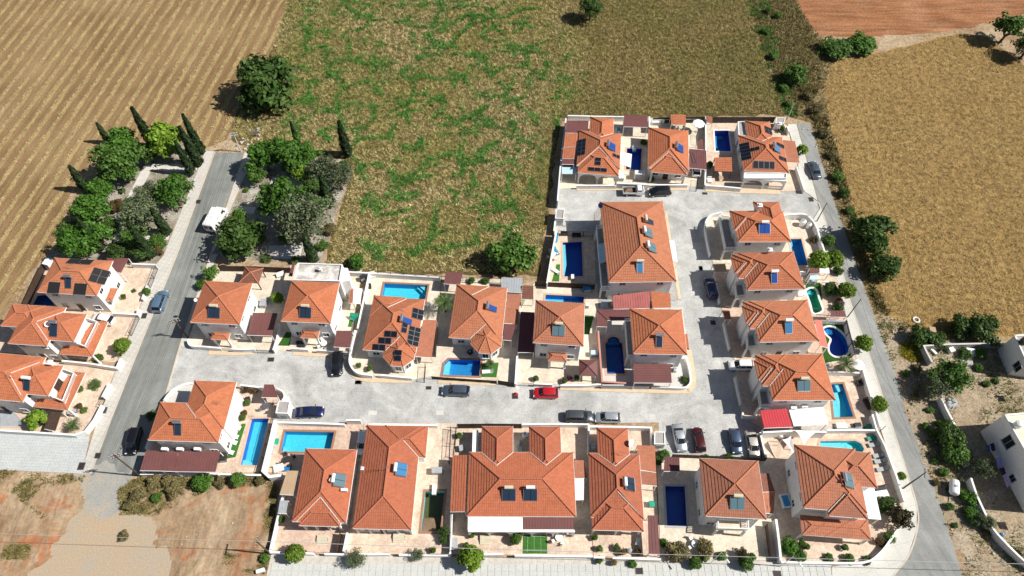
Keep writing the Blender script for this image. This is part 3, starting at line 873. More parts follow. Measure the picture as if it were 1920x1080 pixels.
        for i in (4, 5, 6, 7):
            t = i * math.pi / 4 + math.pi / 4 - math.pi / 4; t = [math.pi, math.pi * 1.25, math.pi * 1.5, math.pi * 1.75][i - 4]
            q = ri * math.cos(math.pi / 8)
            add_window(s.root, (l.x + q * math.cos(t), l.y + q * math.sin(t), 1.6), (math.cos(t), math.sin(t)), 1.0, 1.3)
    def arches(s, x0, x1, yf, z1, n, depth=.3, z0=0.05, flat=None, balus=False):
        """wall with n round arches, local x0..x1 at local y = yf, up to z1"""
        mb = MB(); W_ = (x1 - x0) / n; pier = .3
        for k in range(n):
            a, b = x0 + k * W_, x0 + (k + 1) * W_
            ia, ib = a + pier * (1 if k == 0 else .5), b - pier * (1 if k == n - 1 else .5)
            r = (ib - ia) / 2; cxx = (ia + ib) / 2; zs = max(z0 + .6, z1 - .25 - r * .8)
            prof = [(ia, z0)] + [(cxx - r * math.cos(math.pi * i / 12), zs + r * .8 * math.sin(math.pi * i / 12)) for i in range(13)] + [(ib, z0)]
            # front/back faces as strips between profile and outer frame
            outer = [(a, z0)] + [(a if i < 1 else b if i > 11 else a + (b - a) * i / 12, z1 if 0 < i < 12 else (zs)) for i in range(13)] + [(b, z0)]
            outer[1] = (a, z1); outer[13] = (b, z1)
            for y, fl in ((yf, 0), (yf + depth, 1)):
                vs = [(p[0], y, p[1]) for p in prof] + [(p[0], y, p[1]) for p in outer]; m = len(prof)
                fs = [(i, i + 1, m + i + 1, m + i) for i in range(m - 1)]
                mb.add(vs, [f[::-1] for f in fs] if fl else fs)
            vs = [(p[0], yf, p[1]) for p in prof] + [(p[0], yf + depth, p[1]) for p in prof]; m = len(prof)
            mb.add(vs, [(i, m + i, m + i + 1, i + 1) for i in range(m - 1)])
        mb.add([(x0, yf, z1), (x1, yf, z1), (x1, yf + depth, z1), (x0, yf + depth, z1)], [(0, 1, 2, 3)])
        mb.add([(x0, yf, z0), (x0, yf, z1), (x0, yf + depth, z1), (x0, yf + depth, z0), (x1, yf, z0), (x1, yf, z1), (x1, yf + depth, z1), (x1, yf + depth, z0)], [(3, 2, 1, 0), (4, 5, 6, 7)])
        mb.build('arcade', 'white_render', s.root)
        if balus:
            mb = MB()
            mb.box(((x0 + x1) / 2, yf + depth / 2, .95), (x1 - x0 - .4, .16, .1)); mb.box(((x0 + x1) / 2, yf + depth / 2, .2), (x1 - x0 - .4, .16, .1))
            for t in np.arange(x0 + .4, x1 - .3, .22): mb.tube((t, yf + depth / 2, .2), (t, yf + depth / 2, .95), .06, .06, 5, caps=False)
            mb.build('balustrade', 'white_paint', s.root)['kind'] = 'stuff'
    def part_box(s, name, pts, z0, z1, m, sh=None, walls_h=0, ref=None):
        """flat-roofed box under the four corner points seen at height z1, optional parapet"""
        ps = [s.loc(at(sh or s.sh, p[0], p[1], z1)) for p in pts]
        mb = MB(); mb.prism(ps, z0, z1 - (walls_h or 0)); o = mb.build(name, 'white_render', s.root)
        c = sum(ps, Vector((0, 0))) / 4
        if walls_h:
            mb = MB(); pl = [p for p in ps]; pl.append(ps[0])
            for i in range(4):
                ribbon(mb, [pl[i].lerp(c, .02 + .001 * i), pl[i + 1].lerp(c, .02 + .001 * i)], .18, z1 - walls_h - .02, z1 - .004 * (i % 2))
            mb.build('parapet', 'white_render', o)
            mb = MB(); mb.prism([p.lerp(c, .05) for p in ps], z1 - walls_h, z1 - walls_h + .01); mb.build('flat_roof', m, o)
        else:
            mb = MB(); mb.prism([p.lerp(c, .01) for p in ps], z1, z1 + .03); mb.build('flat_roof', m, o)
        return o
    def balcony(s, pts, z, sh=None, rail='balusters', floor='yard_grey', posts=True):
        ps = [s.loc(at(sh or s.sh, p[0], p[1], z)) for p in pts]
        mb = MB(); mb.prism(ps, z - .22, z); o = mb.build('balcony', 'white_render', s.root)
        c = sum(ps, Vector((0, 0))) / 4
        mb = MB(); mb.prism([p.lerp(c, .06) for p in ps], z, z + .012); mb.build('balcony_floor', floor, o)
        mb = MB()
        for i in range(len(ps)):
            a, b = ps[i].lerp(c, .03), ps[(i + 1) % len(ps)].lerp(c, .03)
            ribbon(mb, [a, b], .14, z + .85 + .002 * i, z + .95 + .002 * i)
            L = (b - a).length
            for t in np.arange(.1, L, .22):
                p = a + (b - a) * float(t) / L; mb.tube((p.x, p.y, z), (p.x, p.y, z + .86), .05, n=5, caps=False)
        mb.build('balustrade', 'white_paint', o)['kind'] = 'stuff'
        if posts:
            for p in ps:
                q = p.lerp(c, .08); mb = MB(); mb.box((q.x, q.y, z / 2 - .11), (.28, .28, z - .22)); mb.build('balcony_post', 'white_render', s.root)

def tile_quad(mb, A, B, C_, D_, mi=0):
    """tile courses on a single slope: A-B low edge, D-C high edge"""
    A, B, C_, D_ = map(Vector, (A, B, C_, D_))
    L = ((D_ - A).length + (C_ - B).length) / 2; n = max(2, round(L / .42)); up = Vector((0, 0, STEP)); w = (B - A).length
    for k in range(n):
        a0, b0, a1, b1 = A.lerp(D_, k / n), B.lerp(C_, k / n), A.lerp(D_, (k + 1) / n), B.lerp(C_, (k + 1) / n)
        kk = k + .5
        mb.add([a0, b0, b0 + up, a0 + up, b1, a1], [(0, 1, 2, 3), (3, 2, 4, 5)], mi, [[(0, kk), (w, kk), (w, kk), (0, kk)], [(0, kk), (w, kk), (w, kk + .45), (0, kk + .45)]])
def canopy(sh, pts, z, label, m='maroon_sheet', name='carport', cat='carport', ribs=True, posts=True, post_m='white_paint', rib_dir=0, th=.07, low=0, drop=0.0):
    """sheet roof on posts. pts TL, TR, BR, BL at height z; the edge `low` (0 top,1 right,2 bottom,3 left) lies lower by drop"""
    zs = [z] * 4
    for k in ((0, 1), (1, 2), (2, 3), (3, 0))[low]: zs[k] = z - drop
    P_ = [at(sh, p[0], p[1], zz) for p, zz in zip(pts, zs)]
    o3 = centroid([(p.x, p.y, 0) for p in P_])
    r = empty(name, o3); tag(r, label, cat)
    mb = MB()
    if m.startswith('tile'):
        order = {0: (1, 0, 3, 2), 1: (2, 1, 0, 3), 2: (3, 2, 1, 0), 3: (0, 3, 2, 1)}[low]
        tile_quad(mb, *[P_[i] for i in order]); mb.build('roof', m, r, o3)
        mb = MB(); mb.slab([p - Vector((0, 0, .015)) for p in P_], .1); mb.build('roof_deck', 'brown_wood', r, o3)
    else:
        mb.slab(P_, th); ro = mb.build('roof', m, r, o3)
        if ribs:
            mb = MB()
            a0, a1, b0, b1 = (P_[0], P_[3], P_[1], P_[2]) if rib_dir == 0 else (P_[0], P_[1], P_[3], P_[2])
            n = max(2, int((b0 - a0).length / .42))
            for i in range(n + 1):
                t = (i + .15) / (n + .3); p, q = a0.lerp(b0, t), a1.lerp(b1, t)
                mb.tube(p + Vector((0, 0, .006)), q + Vector((0, 0, .006)), .028, n=4)
            mb.build('ribs', m, ro, (0, 0, 0) if False else o3)['kind'] = 'stuff'
    if posts:
        c = centroid(P_)
        for p in P_:
            q = p.lerp(c, .05); h = q.z - th - .02
            mb = MB(); mb.box((q.x, q.y, h / 2), (.11, .11, h)); mb.build('post', post_m, r, o3)
    # gutter edge
    mb = MB(); a, b = P_[3], P_[2]
    mb.tube(a - Vector((0, .04, .05)), b - Vector((0, .04, .05)), .05, n=5); mb.build('gutter', post_m, r, o3)
    return r
def gazebo(sh, pts, z, label, m='maroon_sheet', t=.45, post_m='white_paint'):
    c, th, w, d = fit_rect(sh, pts, z)
    r = empty('gazebo', (c.x, c.y, 0), th); tag(r, label, 'gazebo')
    mb = MB()
    if m.startswith('tile'): hip_mesh(mb, 0, 0, w, d, z, t)
    else:
        a, b = w / 2, d / 2; h = min(a, b) * t; q = .12 if abs(a - b) < .6 else 0
        mb.add([(-a, -b, z), (a, -b, z), (a, b, z), (-a, b, z), (-max(0, a - b), -max(0, b - a), z + h), (max(0, a - b), max(0, b - a), z + h)], [(3, 2, 1, 0)])
        v4, v5 = 4, 5
        if a >= b: mb.add(mb.v[:6], [(0, 1, v5, v4), (1, 2, v5), (2, 3, v4, v5), (3, 0, v4)])
        else: mb.add(mb.v[:6], [(0, 1, v4), (1, 2, v5, v4), (2, 3, v5), (3, 0, v4, v5)])
    ro = mb.build('roof', m, r)
    mb = MB()
    for a, b in hip_lines(0, 0, w, d, z, t): ridge_line(mb, a, b, .07 if not m.startswith('tile') else .1)
    mb.build('ridge_cap', m if not m.startswith('tile') else 'ridge', ro)
    mb = MB(); mb.box((0, 0, z - .07), (w - .05, d - .05, .12)); mb.build('eave_frame', post_m, r)
    for sx in (-1, 1):
        for sy in (-1, 1):
            mb = MB(); mb.box((sx * (w / 2 - .25), sy * (d / 2 - .25), z / 2 - .07), (.14, .14, z - .14)); mb.build('post', post_m, r)
    return r

# ------------------------------------------------------------------ vegetation prototypes
def mesh_np(name, V, F, mat_names, mi=None, smooth=False):
    me = bpy.data.meshes.new(name)
    V = np.asarray(V, np.float32).reshape(-1, 3); F = np.asarray(F, np.int32)
    k = F.shape[1]
    me.vertices.add(len(V)); me.vertices.foreach_set('co', V.ravel())
    me.loops.add(F.size); me.loops.foreach_set('vertex_index', F.ravel())
    me.polygons.add(len(F)); me.polygons.foreach_set('loop_start', np.arange(0, F.size, k, dtype=np.int32))
    me.polygons.foreach_set('loop_total', np.full(len(F), k, np.int32))
    for m in mat_names: me.materials.append(MATS[m])
    if mi is not None: me.polygons.foreach_set('material_index', mi)
    me.update(calc_edges=True); me.validate()
    return me
def leaf_quads(C, N, size, rg, aspect=1.6, droop=0.0):
    """one bent leaf (two triangles sharing the midrib as a folded quad) per centre, facing roughly N"""
    n = len(C)
    N = N / np.maximum(1e-6, np.linalg.norm(N, axis=1, keepdims=True))
    A = rg.normal(size=(n, 3)); T = np.cross(N, A); T /= np.maximum(1e-6, np.linalg.norm(T, axis=1, keepdims=True))
    B = np.cross(N, T)
    s = size * rg.uniform(.6, 1.3, (n, 1))
    p0 = C - T * s * aspect / 2; p2 = C + T * s * aspect / 2 - N * s * .15
    p1 = C + B * s / 2 + N * s * .12; p3 = C - B * s / 2 + N * s * .12
    V = np.stack([p0, p1, p2, p3], 1).reshape(-1, 3)
    F = np.arange(n * 4).reshape(n, 4)
    return V, F
def crown_mesh(name, seed, mat_, n_clump=60, leaves=55, leaf=.085, clump=(.22, .36), flat=.8, hollow=.45, fuzz=.25, zc=1.05, ragged=.12, shape=None):
    rg = np.random.default_rng(seed)
    d = rg.normal(size=(n_clump, 3)); d /= np.linalg.norm(d, axis=1, keepdims=True)
    d[:, 2] = np.where(d[:, 2] < -.55, -d[:, 2], d[:, 2])
    r = rg.uniform(hollow, 1, n_clump) ** .6 * .74
    # uneven outline: a few bulges
    bul = 1 + ragged * np.sin(d[:, 0] * 3 + seed) * np.cos(d[:, 1] * 4 + seed * 2) + rg.normal(0, ragged * .6, n_clump)
    C = d * (r * bul)[:, None]
    C[:, 2] *= flat
    cr = rg.uniform(*clump, n_clump)
    Vs, Fs, o = [], [], 0
    for c, k in zip(C, cr):
        m = int(leaves * (k / .3) ** 2)
        q = rg.normal(size=(m, 3)); q /= np.linalg.norm(q, axis=1, keepdims=True)
        q[:, 2] = np.where(q[:, 2] < -.3, -q[:, 2] * .6, q[:, 2])
        P_ = c + q * (k * rg.uniform(.55, 1.05, (m, 1))) * np.array([1, 1, .8])
        N = q + rg.normal(0, fuzz * 2, (m, 3)) + np.array([0, 0, .45])
        V, F = leaf_quads(P_, N, leaf, rg)
        Vs.append(V); Fs.append(F + o); o += len(V)
    V = np.concatenate(Vs); V[:, 2] += zc
    return mesh_np(name, V, np.concatenate(Fs), [mat_])
def trunk_mesh(name, seed, zc=1.05, r=.07, limbs=6, mat_='trunk', spread=.6):
    rnd = random.Random(seed); mb = MB()
    fork = Vector((rnd.uniform(-.06, .06), rnd.uniform(-.06, .06), zc * .42))
    mb.tube((0, 0, -.02), fork, r * 1.3, r * .9, 7)
    for i in range(limbs):
        t = 2 * math.pi * i / limbs + rnd.uniform(-.4, .4)
        m = fork + Vector((math.cos(t) * spread * .4, math.sin(t) * spread * .4, zc * .28))
        e = m + Vector((math.cos(t + .3) * spread * .45, math.sin(t + .3) * spread * .45, rnd.uniform(.15, .4)))
        mb.tube(fork - Vector((0, 0, .03)), m, r * .6, r * .42, 5); mb.tube(m, e, r * .42, r * .15, 5)
    o = mb.build(name, mat_); me = o.data; bpy.data.objects.remove(o); return me
PROTO = {}
def proto(kind, n, **kw):
    tk = kw.pop('trunk', {})
    PROTO[kind] = [(crown_mesh('crown', hash_(kind) + 13 * i, **kw), trunk_mesh('trunk', hash_(kind) + i, zc=kw.get('zc', 1.05), **tk)) for i in range(n)]
def hash_(s): return sum(ord(c) * (i + 3) for i, c in enumerate(s)) % 9973
proto('broad', 4, mat_='leaf_bright', n_clump=90, leaves=44, leaf=.10, ragged=.34, clump=(.15, .34), hollow=.3)
proto('mid', 4, mat_='leaf_mid', n_clump=95, leaves=46, leaf=.095, ragged=.34, clump=(.15, .33), hollow=.3)
proto('dark', 3, mat_='leaf_dark', n_clump=120, leaves=56, leaf=.08, clump=(.14, .32), ragged=.3, hollow=.3)
proto('olive', 3, mat_='leaf_olive', n_clump=95, leaves=56, leaf=.065, clump=(.16, .38), fuzz=.5, ragged=.4, hollow=.3)
proto('citrus', 2, mat_='leaf_citrus', n_clump=60, leaves=42, leaf=.13, ragged=.08, flat=.9, clump=(.26, .38))
proto('round', 2, mat_='leaf_mid', n_clump=60, leaves=42, leaf=.13, ragged=.06, flat=.9, clump=(.26, .38))
proto('dry', 2, mat_='leaf_dry', n_clump=50, leaves=40, leaf=.11, ragged=.3, flat=.6, zc=.55, clump=(.2, .36))
proto('bush', 3, mat_='leaf_mid', n_clump=46, leaves=42, leaf=.12, ragged=.25, flat=.65, zc=.5, clump=(.24, .4))
proto('brightbush', 2, mat_='leaf_bright', n_clump=46, leaves=42, leaf=.12, ragged=.2, flat=.75, zc=.6, clump=(.24, .4))
proto('darkbush', 2, mat_='leaf_dark', n_clump=50, leaves=45, leaf=.11, ragged=.22, flat=.75, zc=.6, clump=(.24, .4))
proto('red', 2, mat_='leaf_red', n_clump=46, leaves=42, leaf=.12, ragged=.25, flat=.7, zc=.6)
proto('brown', 1, mat_='leaf_brown', n_clump=60, leaves=40, leaf=.12, ragged=.4, flat=.8, clump=(.18, .34))
proto('pink', 1, mat_='leaf_pink', n_clump=46, leaves=42, leaf=.12, ragged=.25, flat=.7, zc=.6)

def cypress_mesh(seed):
    rg = np.random.default_rng(seed); n = 2600
    h = rg.uniform(.03, 1, n) ** .85; t = rg.uniform(0, 2 * math.pi, n)
    prof = .105 * np.minimum(1, (h / .10) ** .5) * np.maximum(.05, (1 - h)) ** .52
    prof *= 1 + .16 * np.sin(t * 5 + h * 18 + seed) + .10 * np.sin(t * 3 - h * 31)
    r = prof * rg.uniform(.72, 1.05, n)
    C = np.stack([r * np.cos(t), r * np.sin(t), h], 1)
    N = np.stack([np.cos(t), np.sin(t), np.full(n, .35)], 1) + rg.normal(0, .35, (n, 3))
    V, F = leaf_quads(C, N, .026, rg, 2.2)
    return mesh_np('crown', V, F, ['leaf_cypress'])
def cyp_trunk():
    mb = MB(); mb.tube((0, 0, -.01), (0, 0, .85), .018, .004, 6); o = mb.build('trunk', 'trunk'); me = o.data; bpy.data.objects.remove(o); return me
PROTO['cypress'] = [(cypress_mesh(5 + i), cyp_trunk()) for i in range(3)]
def palm_mesh(seed, n=26, L=1.0, rise=.55, mat_='leaf_palm', nl=16, wid=.10):
    rnd = random.Random(seed); V, F = [], []
    for i in range(n):
        t = 2 * math.pi * i / n * 2.4 + rnd.uniform(-.2, .2); e = rnd.uniform(.05, 1.1); ln = L * rnd.uniform(.8, 1.1)
        d = Vector((math.cos(t), math.sin(t), 0)); pts = []
        for k in range(nl + 1):
            u = k / nl; pts.append(d * ln * u * math.cos(e * (1 - u * .5)) + Vector((0, 0, ln * (math.sin(e) * u - .75 * u * u * (1.1 - e * .4)))))
        sd_ = Vector((-d.y, d.x, 0))
        for k in range(1, nl):
            p = pts[k]; f = (pts[k + 1] - pts[k - 1]).normalized(); w = wid * 2.6 * math.sin(math.pi * min(1, k / nl * .85 + .12))
            for sg in (-1, 1):
                o = len(V); tip = p + sd_ * sg * w + f * w * .55 - Vector((0, 0, w * .35)); mid_ = p.lerp(tip, .5) + Vector((0, 0, .01))
                V += [p - f * .018, mid_ - f * .022, tip, mid_ + f * .022]; F.append((o, o + 1, o + 2, o + 3))
    return mesh_np('fronds', np.array([tuple(v) for v in V]), np.array(F), [mat_])
def palm_trunk(h):
    mb = MB(); z = -.02
    while z < h: mb.tube((0, 0, z), (0, 0, z + .1), .085, .07, 8); z += .09
    o = mb.build('trunk', 'trunk'); me = o.data; bpy.data.objects.remove(o); return me
pm1, pm2 = palm_mesh(3), palm_mesh(9, 34, .9, mat_='leaf_palm')
PROTO['palm'] = [(pm1, palm_trunk(1.3))]; PROTO['cycad'] = [(pm2, palm_trunk(.3))]
def bare_mesh(seed):
    rnd = random.Random(seed); mb = MB()
    def grow(p, d, L, r, lv):
        q = p + d * L; mb.tube(p, q, r, r * .6, 4, caps=False)
        if lv == 0: return
        for _ in range(4):
            e = (d + Vector((rnd.gauss(0, .55), rnd.gauss(0, .55), rnd.gauss(.1, .4)))).normalized(); grow(p.lerp(q, rnd.uniform(.5, 1)), e, L * .72, r * .55, lv - 1)
    for i in range(7):
        t = i * .9; grow(Vector((0, 0, .05)), Vector((math.cos(t) * .6, math.sin(t) * .6, .6)).normalized(), .42, .018, 3)
    o = mb.build('crown', 'twig'); me = o.data; bpy.data.objects.remove(o); return me
PROTO['bare'] = [(bare_mesh(4), trunk_mesh('trunk', 4, zc=.3, limbs=3, r=.03))]
CAT = dict(broad='tree', mid='tree', dark='tree', olive='tree', citrus='tree', round='tree', cypress='tree', palm='palm', cycad='cycad', brown='tree')
NAME = dict(broad='broadleaf_tree', mid='broadleaf_tree', dark='evergreen_tree', olive='olive_tree', citrus='citrus_tree', round='clipped_tree', cypress='cypress_tree',
            palm='palm_tree', cycad='cycad', brown='shrub_tree', dry='dry_shrub', bush='shrub', brightbush='shrub', darkbush='shrub', red='red_leaved_shrub', pink='flowering_shrub', bare='bare_shrub')
VN = {}
def plant(kind, sh, x, y, r, label, group=None, zk=1.0, z0=0.0):
    """x, y the middle of the crown on the sheet, r its radius in full-sheet units"""
    R_ = r * mpp(sh, x, y)
    zc = {'palm': 1.35, 'cycad': .35}.get(kind, 1.05 if kind in ('broad', 'mid', 'dark', 'olive', 'citrus', 'round', 'brown') else .55) * R_ * zk
    p = at(sh, x, y, zc + z0)
    return grow(kind, p.x, p.y, R_, R_ * zk, label, group, z0)
def grow(kind, x, y, sx, sz, label, group=None, z0=0.0):
    i = VN.get(kind, 0); VN[kind] = i + 1
    cr, tr = PROTO[kind][i % len(PROTO[kind])]
    root = empty(NAME[kind], (x, y, z0), random.uniform(0, 6.28)); tag(root, label, CAT.get(kind, 'shrub'), group)
    for nm, me in (('fronds' if kind in ('palm', 'cycad') else 'crown', cr), ('trunk', tr)):
        o = bpy.data.objects.new(nm, me); col.objects.link(o); o.parent = root
        o.scale = (sx, sx, sz)
        if nm == 'fronds': o.location = (0, 0, (1.35 if kind == 'palm' else .3) * sz)
    return root
def cypress(sh, base, tip, label, group=None, fat=1.0):
    b, h = height_of(sh, base, tip)
    return grow('cypress', b.x, b.y, h * fat, h, label, group)

def tufts(name, poly, n, h, w, m, label, filt=None, lean=.8, seed=1, bl=3, z=0.0, wind=None, cat='grass', avoid=()):
    """blades of grass standing over an area, one mesh nobody could count"""
    rg = np.random.default_rng(seed); P_ = [(p[0], p[1]) for p in poly]
    x0, x1 = min(p[0] for p in P_), max(p[0] for p in P_); y0, y1 = min(p[1] for p in P_), max(p[1] for p in P_)
    X, Y = rg.uniform(x0, x1, n), rg.uniform(y0, y1, n); k = inside_np(X, Y, P_)
    for a in avoid: k &= ~inside_np(X, Y, a)
    X, Y = X[k], Y[k]
    if filt is not None: k = filt(X, Y, rg); X, Y = X[k], Y[k]
    X, Y = np.repeat(X, bl), np.repeat(Y, bl); n = len(X)
    X = X + rg.normal(0, w * .8, n); Y = Y + rg.normal(0, w * .8, n)
    t = rg.uniform(0, 2 * math.pi, n); L = h * rg.uniform(.5, 1.3, n)
    if wind is not None: t = wind(X, Y) + rg.normal(0, .7, n)
    ln = lean * rg.uniform(.3, 1.3, n)
    bx, by = np.cos(t), np.sin(t); ww = w * rg.uniform(.5, 1.2, n)
    V = np.empty((n, 3, 3))
    V[:, 0] = np.stack([X - by * ww / 2, Y + bx * ww / 2, np.full(n, z)], 1); V[:, 1] = np.stack([X + by * ww / 2, Y - bx * ww / 2, np.full(n, z)], 1)
    V[:, 2] = np.stack([X + bx * L * ln, Y + by * L * ln, z + L * np.maximum(.25, 1 - .5 * ln)], 1)
    me = mesh_np(name, V.reshape(-1, 3), np.arange(n * 3).reshape(-1, 3), [m])
    o = bpy.data.objects.new(name, me); col.objects.link(o)
    tag(o, label, cat, kind='stuff'); return o
def rough(pts, amp=.6, step=1.2, seed=0.0):
    """an outline with an uneven, natural edge"""
    out = []; n = len(pts)
    for i in range(n):
        a, b = Vector((pts[i][0], pts[i][1])), Vector((pts[(i + 1) % n][0], pts[(i + 1) % n][1])); L = (b - a).length
        if L > 250: out.append(a); continue
        k = max(1, int(L / step)); d = (b - a) / max(L, 1e-6); nn = Vector((-d.y, d.x))
        for j in range(k):
            p = a.lerp(b, j / k); out.append(p + nn * amp * (noise.noise((p.x * .35, p.y * .35, seed)) + .5 * noise.noise((p.x * 1.1, p.y * 1.1, seed + 4))))
    return out
def veins(X, Y, cell, seed, ax=1.0):
    """distance to the borders of irregular cells"""
    wx = noise_np(X, Y, .12, seed) * cell * .7; wy = noise_np(X, Y, .12, seed + 5) * cell * .7
    U, V_ = (X + wx) / (cell * ax), (Y + wy) / cell
    iu, iv = np.floor(U), np.floor(V_); f1 = np.full(len(X), 9.0); f2 = f1.copy()
    for a in (-1, 0, 1):
        for b in (-1, 0, 1):
            cu, cv = iu + a, iv + b
            h1 = np.modf(np.abs(np.sin(cu * 127.1 + cv * 311.7 + seed) * 43758.5453))[0]; h2 = np.modf(np.abs(np.sin(cu * 269.5 + cv * 183.3 + seed) * 43758.5453))[0]
            d = np.hypot(U - cu - h1, V_ - cv - h2); k = d < f1
            f2 = np.where(k, f1, np.minimum(f2, d)); f1 = np.where(k, d, f1)
    return (f2 - f1) * cell
def noise_np(X, Y, s, sd_=0.0):
    return np.array([noise.noise((x * s + sd_, y * s - sd_, sd_)) for x, y in zip(X, Y)])
def stones(name, poly, n, r, m, label, seed=3, cat='stones'):
    rg = random.Random(seed); mb = MB(); x0, x1 = min(p[0] for p in poly), max(p[0] for p in poly); y0, y1 = min(p[1] for p in poly), max(p[1] for p in poly)
    for _ in range(n):
        x, y = rg.uniform(x0, x1), rg.uniform(y0, y1)
        if not inside((x, y), poly): continue
        k = r * rg.uniform(.4, 1.5)
        mb.box((x, y, k * .25), (k, k * rg.uniform(.6, 1), k * .7), rg.uniform(0, 3), top=(rg.uniform(.4, .8), rg.uniform(.4, .8)))
    o = mb.build(name, m); tag(o, label, cat, kind='stuff')

# ------------------------------------------------------------------ pools
def pool_outline(sh, pts, curve=False, z=.1):
    ps = [p.xy for p in ats(sh, pts, z)]
    if curve:
        n = len(ps); out = []
        for i in range(n):
            p0, p1, p2, p3 = ps[i - 1], ps[i], ps[(i + 1) % n], ps[(i + 2) % n]
            for j in range(5):
                t = j / 5; out.append(.5 * (2 * p1 + (p2 - p0) * t + (2 * p0 - 5 * p1 + 4 * p2 - p3) * t * t + (3 * p1 - p0 - 3 * p2 + p3) * t ** 3))
        ps = out
    ar = sum(ps[i].x * ps[(i + 1) % len(ps)].y - ps[(i + 1) % len(ps)].x * ps[i].y for i in range(len(ps)))
    return ps[::-1] if ar < 0 else ps
def pool(out, label, floor='pool_turquoise', walls='pool_blue', coping='coping_tan', depth=1.35, steps=None, shelf=None, water=True, ladder=None, cw=.3, drop=.18):
    c = sum(out, Vector((0, 0))) / len(out); o3 = (c.x, c.y, 0); n = len(out)
    r = empty('swimming_pool', o3); tag(r, label, 'swimming pool')
    mb = MB()
    for i in range(n):
        a, b = out[i], out[(i + 1) % n]
        mb.add([(a.x, a.y, .1), (b.x, b.y, .1), (b.x, b.y, -depth), (a.x, a.y, -depth)], [(0, 1, 2, 3)], 1)
    mb.add([(p.x, p.y, -depth) for p in out], [tuple(range(n))], 0)
    mb.build('basin', [floor, walls], r, o3)
    def off(k):
        res = []
        for i in range(n):
            a = (out[i] - out[i - 1]).normalized(); b = (out[(i + 1) % n] - out[i]).normalized()
            na, nb = Vector((a.y, -a.x)), Vector((b.y, -b.x)); m = (na + nb).normalized(); res.append(out[i] + m * k / max(.5, m.dot(na)))
        return res
    O, I_ = off(cw), off(-.04); mb = MB()
    for i in range(n):
        j = (i + 1) % n; z = .135
        mb.add([(I_[i].x, I_[i].y, z), (I_[j].x, I_[j].y, z), (O[j].x, O[j].y, z), (O[i].x, O[i].y, z), (I_[i].x, I_[i].y, .06), (I_[j].x, I_[j].y, .06), (O[j].x, O[j].y, .06), (O[i].x, O[i].y, .06)],
               [(3, 2, 1, 0), (0, 1, 5, 4), (2, 3, 7, 6)])
    mb.build('coping', coping, r, o3)
    if steps:
        for k, st in enumerate(steps):
            mb = MB(); mb.prism([(p.x, p.y) for p in st[0]], -depth + .01, st[1]); mb.build('step', st[2] if len(st) > 2 else 'pool_light', r, o3)
    if water:
        mb = MB(); mb.add([(p.x, p.y, -drop) for p in out], [tuple(range(n))]); mb.build('water', 'pool_water', r, o3)
    if ladder:
        p = ladder; mb = MB()
        for s_ in (-.22, .22):
            pr = None
            for k in range(9):
                t = math.pi * k / 8; q = Vector((p.x + s_, p.y + .3 * math.cos(t), .15 + .7 * math.sin(t)))
                if pr is not None: mb.tube(pr, q, .025, n=5)
                pr = q
        mb.tube((p.x - .22, p.y - .3, .15), (p.x + .22, p.y - .3, .15), .025, n=5); mb.build('ladder', 'steel', r, o3)
    return r

